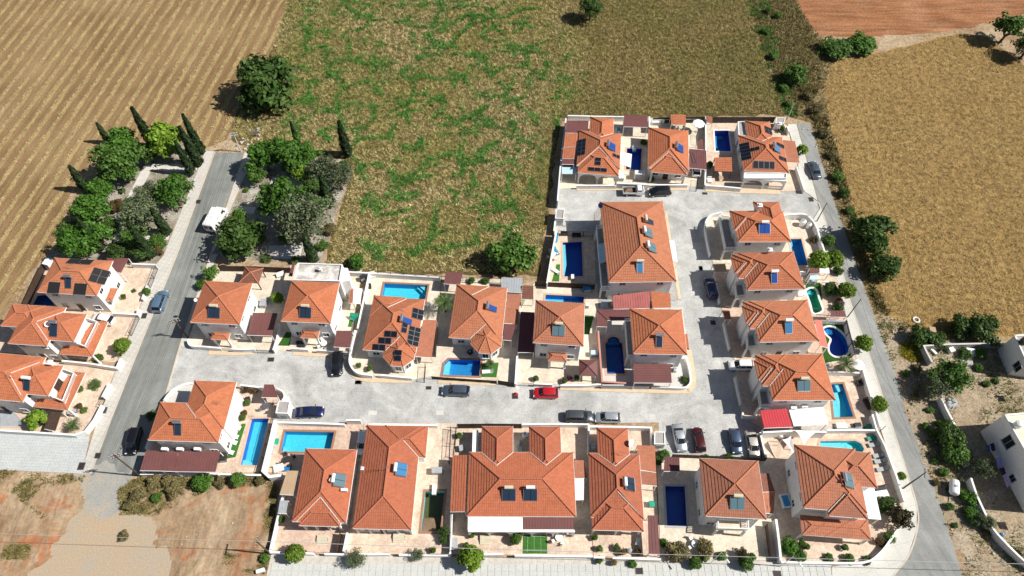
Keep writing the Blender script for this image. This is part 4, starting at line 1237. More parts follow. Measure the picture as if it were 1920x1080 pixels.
# ------------------------------------------------------------------ cars
def car(sh, rear, front, label, paint, kind='hatch', z0=0.02):
    a, b = at(sh, rear[0], rear[1], .5 + z0), at(sh, front[0], front[1], .5 + z0)
    c = (a + b) / 2; hd = math.atan2((b - a).y, (b - a).x)
    L, W_, H, bel, nose, r0, r1, f1, f0 = {   # length, width, height, belt, hood height, glass base rear, roof rear, roof front, glass base front
        'hatch': (4.05, 1.76, 1.50, .98, .86, -.47, -.37, .10, .27), 'sedan': (4.5, 1.78, 1.44, .95, .84, -.33, -.19, .09, .25),
        'suv': (4.4, 1.84, 1.68, 1.08, .98, -.47, -.40, .11, .27), 'estate': (4.55, 1.78, 1.50, .96, .84, -.47, -.38, .09, .25), 'mpv': (4.4, 1.80, 1.64, 1.02, .90, -.47, -.40, .15, .34)}[kind]
    root = empty('parked_car', (c.x, c.y, z0), hd); tag(root, label, 'car')
    pm = 'paint_' + paint; mb = MB()
    st = [(-.5, .50, .80, .86), (-.485, .32, bel - .10, .93), (-.44, .24, bel - .02, .98), (-.30, .20, bel, 1), (0, .20, bel, 1), (.22, .20, bel - .01, 1), (.30, .20, nose + .04, .995), (.40, .22, nose - .03, .97), (.465, .28, nose - .14, .90), (.5, .38, nose - .30, .80)]
    if kind == 'sedan': st[1] = (-.485, .32, bel - .06, .93); st[2] = (-.42, .24, bel - .03, .97)
    ring = []
    for xk, zb, zt, wk in st:
        w = W_ / 2 * wk; m = (zb + zt) / 2
        ring.append([(xk * L, y, z) for y, z in ((-w * .86, zb), (-w * .97, zb + .12), (-w, m), (-w * .97, zt - .10), (-w * .84, zt), (0, zt + .035), (w * .84, zt), (w * .97, zt - .10), (w, m), (w * .97, zb + .12), (w * .86, zb))])
    n = 11; vs = [p for r_ in ring for p in r_]; fs = []
    for i in range(len(ring) - 1):
        for k in range(n): fs.append((i * n + k, i * n + (k + 1) % n, (i + 1) * n + (k + 1) % n, (i + 1) * n + k))
    fs += [tuple(range(n - 1, -1, -1)), tuple(range((len(ring) - 1) * n, len(ring) * n))]
    mb.add(vs, [f[::-1] for f in fs]); mb.build('body', pm, root, smooth=True)
    # glasshouse
    w0, w1 = W_ / 2 * .86, W_ / 2 * .70; xm = (r0 + f0) / 2 * L
    def lv(xr, xf, w, z, rd=.10):
        xr, xf = xr * L, xf * L
        return [(xr, -w + rd, z), (xr + rd, -w, z), (xf - rd * 2.2, -w, z), (xf, -w + rd * 2, z), (xf + .04, 0, z), (xf, w - rd * 2, z), (xf - rd * 2.2, w, z), (xr + rd, w, z), (xr, w - rd, z), (xr - .03, 0, z)]
    A_, B_ = lv(r0, f0, w0, bel - .02), lv(r1, f1, w1, H - .05); m = len(A_)
    mb = MB(); mb.add(A_ + B_, [(i, (i + 1) % m, m + (i + 1) % m, m + i) for i in range(m)]); mb.build('glasshouse', 'car_glass', root)
    C1 = lv(r1 - .004, f1 + .004, w1 + .012, H - .055); C2 = lv(r1 + .03, f1 - .03, w1 - .10, H); mb = MB()
    mb.add(C1 + C2, [(i, (i + 1) % m, m + (i + 1) % m, m + i) for i in range(m)] + [tuple(range(m, 2 * m))]); mb.build('roof_panel', pm, root, smooth=True)
    mb = MB()
    for i in (1, 2, 3, 5, 6, 7): mb.tube(A_[i], B_[i], .035, n=4)
    for s_ in (-1, 1):
        k = (r0 + f0) / 2 - .03; mb.tube((k * L, s_ * w0, bel), ((r1 + f1) / 2 * L, s_ * w1, H - .05), .035, n=4)
    mb.build('pillar', pm, root)
    for s_ in (-1, 1):
        for xk in (-.31, .31):
            mb = MB(); mb.tube((xk * L, s_ * (W_ / 2 - .20), .31), (xk * L, s_ * (W_ / 2 + .005), .31), .31, n=16); o = mb.build('tyre', 'rubber', root); o.name = 'wheel'
            mb = MB(); mb.tube((xk * L, s_ * (W_ / 2 - .02), .31), (xk * L, s_ * (W_ / 2 + .015), .31), .20, n=10); mb.build('rim', 'tank_steel', o)
        mb = MB(); mb.box((.462 * L, s_ * W_ * .345, nose - .17), (.16, .34, .14), s_ * -.25, top=(.7, .9)); mb.build('headlight', 'head_lamp', root)
        mb = MB(); mb.box((-.485 * L, s_ * W_ * .385, bel - .16), (.12, .22, .22), top=(.8, .9)); mb.build('taillight', 'tail_lamp', root)
        mb = MB(); mb.box(((f0 - .05) * L, s_ * (W_ / 2 + .07), bel + .05), (.14, .2, .13)); mb.build('mirror', pm, root)
    mb = MB(); mb.box((.497 * L, 0, .44), (.05, W_ * .55, .16)); mb.build('grille', 'dark_metal', root)
    return root
def lounger(sh, x, y, ang, label, m='cushion_white', frame='white_paint', group=None, z0=.1):
    p = at(sh, x, y, .35); r = empty('sun_lounger', (p.x, p.y, z0), ang); tag(r, label, 'sun lounger', group)
    mb = MB(); mb.box((-.2, 0, .3), (1.35, .62, .07)); mb.build('seat', m, r)
    mb = MB(); mb.slab([(.48, -.31, .34), (1.0, -.31, .72), (1.0, .31, .72), (.48, .31, .34)], .07); mb.build('backrest', m, r)
    mb = MB(); mb.box((0, -.3, .24), (1.8, .05, .06)); mb.box((0, .3, .24), (1.8, .05, .06)); mb.build('frame', frame, r)
    for sx in (-.75, .6):
        for sy in (-.28, .28):
            mb = MB(); mb.box((sx, sy, .12), (.05, .05, .24)); mb.build('leg', frame, r)
    return r
def table_set(sh, x, y, label, m='white_paint', n=4, r=.55, z0=.1):
    p = at(sh, x, y, .7); t = empty('garden_table', (p.x, p.y, z0)); tag(t, label, 'table')
    mb = MB(); mb.tube((0, 0, .70), (0, 0, .74), r, n=18); mb.build('tabletop', m, t)
    for k in range(4):
        a = .8 + k * math.pi / 2; mb = MB(); mb.tube((r * .7 * math.cos(a), r * .7 * math.sin(a), 0), (r * .5 * math.cos(a), r * .5 * math.sin(a), .7), .03, n=5); mb.build('leg', m, t)
    return p
def chair(x, y, ang, label, m='white_paint', group=None, z0=.1):
    r = empty('garden_chair', (x, y, z0), ang); tag(r, label, 'chair', group)
    mb = MB(); mb.box((0, 0, .44), (.46, .46, .05)); mb.build('seat', m, r)
    mb = MB(); mb.box((-.22, 0, .68), (.05, .44, .46)); mb.build('backrest', m, r)
    for sx in (-.19, .19):
        for sy in (-.19, .19): mb = MB(); mb.box((sx, sy, .21), (.04, .04, .42)); mb.build('leg', m, r)
def pot(sh, x, y, label, r=.28, leaf='bush', z0=.1, pm='terracotta_pot'):
    p = at(sh, x, y, .6); t = empty('potted_plant', (p.x, p.y, z0)); tag(t, label, 'potted plant')
    mb = MB(); mb.tube((0, 0, 0), (0, 0, .4), r * .7, r, 10); mb.tube((0, 0, .36), (0, 0, .42), r * 1.1, r * 1.1, 10); mb.build('pot', pm, t)
    i = VN.get(leaf, 0); VN[leaf] = i + 1; cr = PROTO[leaf][i % len(PROTO[leaf])][0]
    o = bpy.data.objects.new('leaves', cr); col.objects.link(o); o.parent = t; k = r * 1.7; o.scale = (k, k, k); o.location = (0, 0, .34)
def pole(sh, base, tip, label, arms=1, m='pole_wood', r=.13, ang=0.0, lamp=False):
    b, h = height_of(sh, base, tip)
    root = empty('utility_pole' if not lamp else 'street_lamp', (b.x, b.y, 0), ang); tag(root, label, 'pole' if not lamp else 'street lamp')
    mb = MB(); mb.tube((0, 0, -.1), (0, 0, h), r, r * .65, 9); mb.build('shaft', m, root)
    for k in range(arms):
        mb = MB(); mb.box((0, 0, h - .25 - k * .55), (1.5, .1, .12)); mb.build('crossarm', m, root)
        for xx in (-.65, -.3, .3, .65): mb = MB(); mb.tube((xx, 0, h - .19 - k * .55), (xx, 0, h - .02 - k * .55), .05, .03, 6); mb.build('insulator', 'tank_white', root)
    if lamp:
        mb = MB(); mb.tube((0, 0, h - .25), (1.1, 0, h + .05), .04, n=6); mb.build('arm', 'steel', root)
        mb = MB(); mb.box((1.3, 0, h + .05), (.6, .22, .12), top=(.8, .7)); mb.build('lamp_head', 'tank_white', root)
    return Vector((b.x, b.y, h)), root
def wire(a, b, label, sag=.5, r=.016, m='dark_metal'):
    a, b = Vector(a), Vector(b); mb = MB(); pr = None; n = 14
    for k in range(n + 1):
        t = k / n; p = a.lerp(b, t) - Vector((0, 0, sag * 4 * t * (1 - t)))
        if pr is not None: mb.tube(pr, p, r, n=4, caps=False)
        pr = p
    o3 = (a + b) / 2
    o = mb.build('overhead_wire', m, None, tuple(o3)); tag(o, label, 'wire'); return o

# ------------------------------------------------------------------ pools' outlines first: the sheets are cut open there
PO = dict(
    B=pool_outline('B', [(330, 490), (420, 478), (485, 580), (285, 572)]),
    G=pool_outline('G', [(1140, 465), (1300, 462), (1190, 898), (1035, 895)]),
    H=pool_outline('H', [(165, 143), (510, 150), (480, 290), (135, 286)]),
    E1=pool_outline('E', [(378, 192), (762, 210), (735, 360), (350, 335)]),
    E2=pool_outline('E', [(945, 862), (1228, 870), (1215, 1012), (888, 1000), (905, 900)]),
    F1=pool_outline('F', [(283, 235), (610, 250), (605, 330), (275, 320)]),
    F2=pool_outline('F', [(785, 645), (802, 640), (808, 612), (830, 594), (856, 588), (882, 594), (905, 612), (912, 640), (932, 642), (955, 905), (800, 905)]),
    N=pool_outline('N', [(200, 425), (365, 418), (375, 712), (210, 715)]),
    H2=pool_outline('H', [(1143, 563), (1280, 560), (1250, 845), (1112, 845)]),
    J=pool_outline('J', [(180, 505), (325, 508), (340, 797), (195, 795)]),
    K=pool_outline('K', [(495, 240), (610, 238), (735, 238), (775, 258), (795, 295), (780, 325), (640, 330), (490, 325)]),
    L1=pool_outline('L', [(755, 25), (790, 3), (830, 15), (850, 80), (868, 130), (880, 170), (850, 192), (810, 190), (790, 120), (768, 60)], True),
    L2=pool_outline('L', [(890, 320), (930, 303), (985, 315), (1050, 370), (1085, 440), (1080, 500), (1040, 530), (980, 530), (940, 500), (935, 450), (950, 400), (915, 362)], True),
    L3=pool_outline('L', [(945, 750), (1040, 745), (1125, 1005), (970, 1010)]),
    M=pool_outline('M', [(830, 432), (945, 430), (1008, 675), (890, 680)]),
    O=pool_outline('O', [(825, 500), (985, 505), (975, 735), (815, 725)]),
    P=pool_outline('P', [(337, 312), (487, 310), (515, 535), (350, 530)]))
HOLES += [[(p.x, p.y) for p in v] for v in PO.values()]

# ------------------------------------------------------------------ the ground
sheet('ground', [(-900, -500), (900, -500), (900, 1200), (-900, 1200)], 0.0, 'earth')
def relief(name, poly, m, amp, freq, seed, step=.5, ruts=False):
    """uneven ground: a grid with bumps, wheel ruts and flat edges"""
    P_ = [(p[0], p[1]) for p in rough(poly, 2.6, .6, seed=seed)]
    x0, x1 = max(-90, min(p[0] for p in P_)), min(90, max(p[0] for p in P_)); y0, y1 = max(0, min(p[1] for p in P_)), max(p[1] for p in P_)
    nx, ny = int((x1 - x0) / step), int((y1 - y0) / step)
    gx, gy = np.meshgrid(x0 + np.arange(nx + 1) * step, y0 + np.arange(ny + 1) * step, indexing='ij'); X, Y = gx.ravel(), gy.ravel()
    h = noise_np(X, Y, freq, seed) * .6 + noise_np(X, Y, freq * 2.7, seed + 3) * .35 + noise_np(X, Y, 1.5, seed + 7) * .07
    if ruts:
        for (ca, cb, r_) in ((-44, 36, 9.5), (-40, 33, 14), (-60, 27, 16), (-33, 40, 7)):
            d = np.abs(np.hypot(X - ca, (Y - cb) * 1.5) - r_ + noise_np(X, Y, .15, ca) * .8)
            for o_ in (0, 1.6): h -= .45 * np.exp(-((d - o_) / .28) ** 2); h += .25 * np.exp(-((d - o_ - .5) / .22) ** 2)
    k = inside_np(X, Y, P_)
    fade = np.ones(len(X))
    for dx, dy in ((1.2, 0), (-1.2, 0), (0, 1.2), (0, -1.2), (.6, .6), (-.6, -.6)): fade *= np.where(inside_np(X + dx, Y + dy, P_), 1, .35)
    z = np.where(k, .012 + np.clip(amp * (h + .3), 0, 1) * fade, -.05)
    idx = np.arange((nx + 1) * (ny + 1)).reshape(nx + 1, ny + 1)
    F = np.stack([idx[:-1, :-1], idx[1:, :-1], idx[1:, 1:], idx[:-1, 1:]], -1).reshape(-1, 4)
    F = F[k[F].any(1)]
    o = bpy.data.objects.new(name, mesh_np(name, np.stack([X, Y, z], 1), F, [m])); col.objects.link(o); o['kind'] = 'structure'
    o.data.polygons.foreach_set('use_smooth', [True] * len(o.data.polygons))
Z = lambda pts, z=0.0: ats('Z', pts, z)
F_LEFT = Z([(545, 0), (562, -60), (600, -260), (-900, -260), (-900, 700), (0, 592), (58, 512), (95, 470), (130, 370), (150, 340), (175, 300), (215, 285), (260, 262), (330, 250), (385, 275), (430, 262), (440, 225), (455, 150), (505, 105)])
sheet('stubble_field', rough(F_LEFT, .8), .012, 'stubble')
F_MID = Z([(545, 0), (562, -60), (600, -260), (1330, -260), (1400, -5), (1425, 90), (1462, 180), (1470, 217), (1052, 222), (1040, 300), (1022, 430), (1010, 515), (690, 512), (612, 498), (625, 430), (655, 340), (655, 300), (480, 284), (432, 262), (440, 225), (455, 150), (505, 105)])
sheet('meadow_field', rough(F_MID, .8, seed=2), .018, 'meadow')
F_RIGHT = Z([(1545, 175), (1560, 112), (1640, 100), (1800, 62), (1850, 68), (1980, 170), (2500, 200), (2600, 640), (1905, 635), (1850, 625), (1760, 640), (1665, 588), (1632, 520), (1600, 400), (1562, 255)])
sheet('crop_field', rough(F_RIGHT, .8, seed=3), .015, 'dry_crop')
F_ORANGE = Z([(1490, 0), (1440, -200), (2600, -260), (2400, 100), (1940, 22), (1870, 38), (1800, 55), (1740, 62), (1600, 70), (1535, 66), (1515, 40)])
sheet('orange_soil_field', rough(F_ORANGE, 1.0, seed=5), .022, 'orange_soil')
F_VERGE = Z([(1400, -5), (1330, -260), (1430, -230), (1490, 0), (1515, 40), (1535, 66), (1560, 112), (1545, 175), (1562, 255), (1600, 400), (1632, 520), (1668, 592), (1640, 590), (1600, 478), (1564, 375), (1536, 287), (1520, 230), (1470, 217), (1462, 180), (1425, 90)])
sheet('weedy_verge', F_VERGE, .009, 'verge')
F_RUB = Z([(1636, 585), (1700, 605), (1760, 645), (1880, 640), (2100, 620), (2200, 1200), (1845, 1200), (1804, 1080), (1762, 947), (1702, 785), (1657, 641)])
relief('rubble_plot', F_RUB, 'rubble_earth', .22, .55, 2)
F_BARE = Z([(240, 893), (510, 893), (530, 900), (508, 1040), (500, 1160), (300, 1160), (340, 1040), (284, 1020), (280, 985), (262, 966), (230, 952), (232, 930)])
F_BARE_L = Z([(-300, 893), (0, 886), (158, 890), (152, 930), (146, 966), (110, 1005), (72, 1045), (45, 1160), (-300, 1160)])
sheet('dusty_track', Z([(140, 880), (262, 880), (360, 1160), (30, 1160), (60, 1045)]), .010, 'dusty_tarmac')
relief('bare_earth_plot', F_BARE, 'bare_earth', .5, .35, 5, ruts=True)
relief('bare_earth_plot', F_BARE_L, 'bare_earth', .5, .35, 9, ruts=True)
PARK_L = Z([(384, 284), (330, 262), (270, 285), (215, 300), (165, 345), (120, 440), (60, 512), (95, 486), (290, 498), (306, 480)])
sheet('park_ground', rough(PARK_L, .5, seed=8), .014, 'gravel')
PARK_R = Z([(478, 287), (650, 300), (655, 335), (622, 430), (600, 497), (400, 480), (420, 425)])
sheet('park_ground', rough(PARK_R, .5, seed=9), .016, 'gravel')
# roads
ROAD_L = Z([(404, 287), (457, 286), (393, 474), (335, 647), (308, 746), (258, 892), (169, 892), (212, 775), (265, 640), (330, 480)])
sheet('road', ROAD_L, .030, 'asphalt')
sheet('old_road_apron', rough(Z([(175, 874), (215, 880), (262, 872), (230, 932), (228, 958), (190, 976), (150, 970), (154, 930)]), 2.0, .4, 6), .036, 'old_tarmac')
LANE_R = [(1519, 232), (1535, 287), (1563, 375), (1575, 407), (1599, 478), (1634, 580), (1657, 641), (1680, 704), (1702, 785), (1734, 866), (1762, 947), (1787, 1022), (1804, 1080), (1830, 1170)]
LANE_L = [(1494, 232), (1514, 303), (1535, 380), (1569, 474), (1599, 580), (1631, 668), (1667, 781), (1700, 883), (1720, 952), (1720, 991), (1704, 1041), (1673, 1082), (1610, 1170)]
sheet('lane', Z(LANE_L + LANE_R[::-1]), .032, 'asphalt_lane')
sheet('estate_road', Z([(308, 752), (338, 645), (1030, 640), (1042, 350), (1042, 340), (1505, 340), (1535, 380), (1640, 790), (1500, 870), (1235, 870), (1235, 792), (290, 805)]), .020, 'concrete')
# pavements: real slabs with a kerb step
sheet('pavement', Z([(385, 283), (402, 283), (330, 480), (264, 642), (211, 776), (169, 888), (152, 888), (175, 812), (192, 762), (219, 690), (258, 590), (291, 497), (306, 480)], .12), .12, 'pavement', .12)
sheet('pavement', Z([(460, 286), (478, 286), (440, 372), (418, 425), (402, 470), (396, 474)], .12), .12, 'pavement', .12)
sheet('pavement', Z([(396, 476), (408, 476), (366, 580), (346, 652), (337, 648)], .12), .12, 'pavement', .12)
sheet('driveway_paving', ats('C', [(-200, 702), (0, 714), (580, 752), (700, 735), (640, 1030), (0, 1000), (-200, 990)]), .06, 'paver_drive', .06)
sheet('pavement', Z([(1477, 233), (1493, 232), (1513, 303), (1533, 376), (1508, 358)], .12), .12, 'pavement_right', .12)
sheet('pavement', Z([(1538, 390), (1568, 474), (1598, 580), (1630, 668), (1666, 781), (1699, 883), (1719, 952), (1719, 991), (1703, 1041), (1672, 1082), (1600, 1170), (1560, 1170), (1560, 1062), (1622, 1056), (1680, 996), (1695, 938), (1650, 800), (1602, 660), (1573, 533), (1548, 477), (1524, 413)], .12), .12, 'pavement_right', .12)
bp = sheet('pavement', Z([(508, 1040), (1000, 1046), (1559, 1053), (1559, 1170), (480, 1170)], .10), .10, 'stone', .10)
# paving slabs laid on the pavement along the front of the bottom row
slab_me = None; sx0 = at('Z', 510, 1055, .12); k = 0
SL = .98
ya, yb = at('Z', 510, 1056, .12).y, at('Z', 510, 1088, .12).y
for iy in range(int((ya - yb) / SL) + 1):
    for ix in range(96):
        x = sx0.x + .5 + ix * SL; y = ya - .55 - iy * SL
        if x > at('Z', 1556, 1060, .12).x - .5: break
        if slab_me is None:
            mb = MB(); mb.box((0, 0, 0), (SL - .045, SL - .045, .05), top=(.985, .985)); o = mb.build('paving_slab', 'slab', bp); slab_me = o.data
        else:
            o = bpy.data.objects.new('paving_slab', slab_me); col.objects.link(o); o.parent = bp
        o.location = (x, y - .012 * ix * .12, .118 + random.uniform(-.006, .006)); o.rotation_euler = (random.uniform(-.006, .006), random.uniform(-.006, .006), 0)
def strip_struct(name, sh, pts, w, z, m, curve=False):
    pl = [p.xy for p in ats(sh, pts, z)]
    if curve: pl = smooth_line(pl)
    mb = MB(); ribbon(mb, pl, w, 0, z); o = mb.build(name, m); o['kind'] = 'structure'; return o
strip_struct('path', 'A', [(1330, 490), (1000, 478), (905, 660), (790, 905)], 1.9, .05, 'path_conc')
strip_struct('path', 'A', [(770, 935), (1140, 945)], 1.8, .06, 'path_conc')
strip_struct('path', 'W', [(330, 440), (560, 455)], 2.0, .05, 'path_conc')
strip_struct('path', 'W', [(110, 640), (215, 650)], 1.6, .05, 'path_conc')
strip_struct('path', 'W', [(300, 940), (540, 940)], 3.0, .05, 'path_conc')
for sh, pts, w, cv in (('D', [(262, 980), (480, 988), (700, 980)], .8, 0), ('D', [(1072, 985), (1300, 1002), (1480, 1000)], .8, 0), ('E', [(70, 950), (130, 1010), (240, 1040), (420, 1046), (620, 1048)], .9, 1),
                       ('E', [(850, 1060), (1100, 1070), (1360, 1078)], .6, 0), ('F', [(405, 1018), (700, 1030), (1000, 1040), (1440, 1050), (1500, 1030), (1530, 970), (1510, 800), (1490, 700)], .85, 1),
                       ('O', [(290, 925), (700, 920), (1100, 922), (1475, 920)], 1.2, 0), ('P', [(240, 935), (640, 955), (1040, 965)], 1.1, 0), ('N', [(1075, 160), (1110, 420), (1150, 640), (1190, 905)], .5, 0),
                       ('L', [(105, 270), (150, 480)], .5, 0), ('L', [(190, 690), (235, 905)], .5, 0)):
    strip_struct('kerb', sh, pts, w, .11, 'kerb_tan', cv)
for pts in ([(402, 284), (330, 480), (264, 642), (211, 776), (169, 888)], [(459, 286), (396, 474), (337, 648), (309, 745)]):
    strip_struct('kerb', 'Z', pts, .22, .14, 'kerb')
strip_struct('kerb', 'Z', [(x - .0, y) for x, y in LANE_L[2:]], .22, .135, 'kerb', True)
# yards
YARDS = [('B', [(470, 150), (1365, 212), (1205, 655), (190, 560)], 'patio'), ('B', [(190, 562), (1205, 657), (1020, 1080), (-250, 960)], 'patio'),
         ('C', [(-150, 110), (905, 207), (850, 340), (790, 500), (690, 680), (590, 732), (-150, 700)], 'patio'),
         ('D', [(350, 165), (1045, 170), (885, 960), (700, 960), (85, 930), (60, 860)], 'patio_cream'), ('D', [(1055, 110), (1740, 185), (1620, 1000), (1060, 975), (890, 962)], 'patio_cream'),
         ('E', [(250, 90), (880, 140), (800, 1010), (640, 1040), (270, 1005), (150, 990), (80, 910), (75, 830), (140, 590)], 'patio_cream'), ('E', [(885, 140), (1600, 160), (1520, 1070), (800, 1012)], 'patio_cream'),
         ('F', [(190, 130), (720, 150), (755, 995), (20, 990), (75, 350)], 'patio_cream'), ('F', [(725, 350), (1440, 345), (1500, 850), (1510, 950), (1470, 1010), (1440, 1020), (760, 1000)], 'path_conc'),
         ('N', [(130, 330), (470, 330), (480, 770), (75, 765)], 'patio'), ('N', [(470, 180), (530, 100), (1060, 85), (1190, 900), (900, 985), (470, 985)], 'yard_grey'),
         ('G', [(330, 300), (400, 215), (490, 160), (590, 140), (1240, 175), (1400, 195), (1440, 260), (1340, 430), (1240, 960), (110, 985), (190, 700)], 'patio'),
         ('H', [(95, 88), (715, 88), (590, 1000), (55, 990), (150, 440), (5, 425)], 'patio_pink'), ('H', [(718, 88), (1360, 88), (1315, 1000), (592, 1003)], 'patio'),
         ('I', [(135, 100), (1058, 100), (1085, 1012), (85, 1000)], 'patio'), ('I', [(1062, 100), (1500, 115), (1560, 1030), (1090, 1015)], 'patio'),
         ('J', [(120, 285), (925, 300), (1020, 1045), (150, 1040)], 'patio_cream'), ('K', [(95, 190), (530, 170), (880, 170), (1060, 640), (1010, 850), (930, 980), (800, 1060), (225, 1060), (200, 770), (130, 350)], 'patio'),
         ('M', [(60, 290), (190, 190), (780, 190), (960, 190), (1050, 260), (1110, 400), (1170, 575), (1000, 690), (130, 650)], 'patio_cream'), ('M', [(130, 655), (1000, 695), (1180, 580), (1290, 850), (1360, 1070), (200, 1055)], 'patio'),
         ('L', [(95, 155), (1066, 165), (1130, 500), (1180, 556), (190, 558)], 'patio_pink'), ('L', [(190, 564), (1190, 575), (1330, 1080), (400, 1080), (250, 1010)], 'patio'),
         ('O', [(195, 160), (1055, 165), (1050, 900), (110, 930), (150, 600)], 'patio_cream'), ('O', [(1060, 182), (1660, 182), (1650, 910), (1054, 905)], 'patio_cream'), ('P', [(252, 180), (1000, 180), (1110, 260), (1210, 640), (1300, 950), (1060, 960), (242, 930)], 'patio')]
YPOLY = []
for i, (sh, pts, m) in enumerate(YARDS):
    z = .085 + .0035 * (i % 5)
    ps = ats(sh, pts, z); YPOLY.append([(p.x, p.y) for p in ps]); sheet('patio', ps, z, m, .08)
for i, (sh, pts, m) in enumerate([('G', [(1085, 512), (1045, 512), (905, 835), (990, 820)], 'turf'), ('I', [(598, 868), (766, 870), (768, 998), (595, 998)], 'turf'), ('N', [(150, 610), (182, 610), (172, 755), (110, 755)], 'turf'),
                                  ('E', [(1235, 900), (1385, 890), (1365, 1020), (1225, 1018)], 'turf'), ('F', [(615, 410), (690, 415), (650, 572), (605, 572)], 'lawn_dark'), ('D', [(1015, 780), (1060, 790), (1045, 918), (930, 915)], 'lawn_dark'),
                                  ('L', [(870, 255), (1060, 262), (1110, 545), (895, 585), (880, 460)], 'lawn_dark'), ('M', [(985, 830), (1120, 835), (1140, 1000), (985, 890)], 'lawn_dark'), ('D', [(1620, 670), (1655, 670), (1640, 735), (1605, 735)], 'turf')]):
    o = sheet('artificial_lawn', ats(sh, pts, .115), .112 + .001 * i, m)
# decks, dark shading mats and drain covers
for sh, x, y, w, d in (('Z', 372, 378, .9, .9), ('C', 808, 537, 1.0, 1.1), ('C', 762, 890, .9, .9), ('C', 635, 972, 1.0, 1.2), ('E', 150, 1064, 1.1, .7), ('D', 862, 1048, 1.1, .8), ('X', 372, 40, .9, .6), ('X', 698, 66, .9, .6),
                       ('X', 1097, 104, 1.0, 1.0), ('P', 237, 978, 1.0, .6), ('P', 1370, 1042, .9, 1.1), ('L', 30, 268, .9, .9), ('B', 1270, 668, .9, 1.1), ('Y', 1043, 322, 1.1, .9), ('Y', 1795, 338, 1.2, .9), ('N', 1370, 640, .6, .9), ('M', 20, 700, .7, .9)):
    p = at(sh, x, y, .12); zz = .125 if sh in ('C', 'B', 'Y', 'Z') else .026
    mb = MB(); mb.box((p.x, p.y, zz + .012), (w, d, .03)); mb.box((p.x, p.y, zz + .03), (w * .82, d * .82, .012), mi=1)
    o = mb.build('drain_cover', ['iron_cover', 'dark_metal'], None, (p.x, p.y, 0)); o['kind'] = 'structure'
for sh, x, y, w, d in (('X', 440, 182, 3.0, 1.6), ('X', 750, 182, 2.6, 1.6), ('I', 1505, 42, 1.9, 1.9)):
    p = at(sh, x, y, .02); mb = MB(); mb.box((p.x, p.y, .024), (w * .45, d * .45, .01)); o = mb.build('road_patch', 'path_conc', None, (p.x, p.y, 0)); o['kind'] = 'structure'

# ------------------------------------------------------------------ pools
def poolshape(sh, pts): return [p.xy for p in ats(sh, pts, .1)]
pool(PO['B'], 'shaded navy pool behind the leftmost black-panelled house', 'pool_navy', 'pool_navy')
pool(PO['G'], 'long turquoise pool with dark blue sides beside green lawn strip', 'pool_turquoise', 'pool_deep', 'coping_tan', steps=[(poolshape('G', [(1035, 895), (1132, 897), (1128, 860), (1095, 832), (1050, 838)]), -.45)], ladder=at('G', 1155, 455, .3))
pool(PO['H'], 'turquoise pool with brown coping north of the bottom-left bungalow', 'pool_turquoise', 'pool_blue', 'coping_brown', steps=[(poolshape('H', [(137, 285), (180, 287), (178, 262), (150, 240)]), -.5)])
pool(PO['E1'], 'bright turquoise pool tucked behind the roof with many black solar panels', 'pool_turquoise', 'pool_blue', 'coping_brown', steps=[(poolshape('E', [(690, 210), (758, 212), (750, 262)]), -.4), (poolshape('E', [(660, 208), (690, 210), (750, 262), (744, 292)]), -.75, 'pool_turquoise')])
pool(PO['E2'], 'blue pool with a clipped corner beside a small palm', 'pool_blue', 'pool_deep', 'coping_brown', steps=[(poolshape('E', [(945, 864), (957, 866), (940, 1000), (890, 998), (906, 902)]), -.45, 'pool_light')])
pool(PO['F1'], 'narrow half turquoise half blue pool behind a square hipped roof', 'pool_turquoise', 'pool_deep', 'coping_tan')
pool(PO['F2'], 'shaded roman-ended pool with rounded steps beside a salmon wall', 'pool_navy', 'pool_deep', 'coping_tan', steps=[(poolshape('F', [(812, 614), (832, 596), (856, 591), (880, 596), (902, 614)]), -.3, 'pool_blue'), (poolshape('F', [(804, 640), (812, 614), (902, 614), (910, 640)]), -.6, 'pool_blue')])  # navy floor carries the house's cast shade in its colour
pool(PO['N'], 'dark blue pool with a light strip west of the long block', 'pool_deep', 'pool_deep', 'coping_tan', steps=[(poolshape('N', [(201, 432), (230, 430), (236, 600), (218, 700), (210, 705)]), -.4, 'pool_light')])  # house shade put into the floor colour; pale step stands for the sunlit strip
pool(PO['H2'], 'half-drained murky brown pool with muddy bottom', 'pool_murky', 'pool_light', 'coping_brown', depth=1.2, drop=.75, steps=[(poolshape('H', [(1128, 740), (1205, 742), (1225, 840), (1114, 842)]), -.70, 'soil')])
pool(PO['J'], 'deep royal blue rectangular pool in the shade of a two-storey house', 'pool_deep', 'pool_deep', 'grey_render')
pool(PO['K'], 'mint green pool with rounded end by a row of grey loungers', 'pool_mint', 'pool_turquoise', 'coping_tan', depth=1.0, steps=[(poolshape('K', [(500, 243), (640, 243), (700, 262), (720, 322), (500, 322)]), -.5)])
pool(PO['L1'], 'narrow green curved pool with pale coping', 'pool_green', 'pool_green', 'coping_white', steps=[(poolshape('L', [(768, 22), (792, 8), (826, 20), (822, 36), (772, 38)]), -.4, 'pool_turquoise')])
pool(PO['L2'], 'kidney-shaped deep blue pool on dark lawn', 'pool_deep', 'pool_blue', 'coping_white', steps=[(poolshape('L', [(896, 320), (930, 307), (985, 320), (965, 350), (905, 348)]), -.45, 'pool_blue')])
pool(PO['L3'], 'two-tone turquoise pool with stepped corner below a hipped roof', 'pool_turquoise', 'pool_blue', 'coping_brown', steps=[(poolshape('L', [(985, 748), (1040, 747), (1052, 785), (1012, 800)]), -.4), (poolshape('L', [(958, 800), (1010, 802), (1028, 870), (1030, 1003), (973, 1007)]), -.55)])  # second step is an added pale shelf that lightens the left half
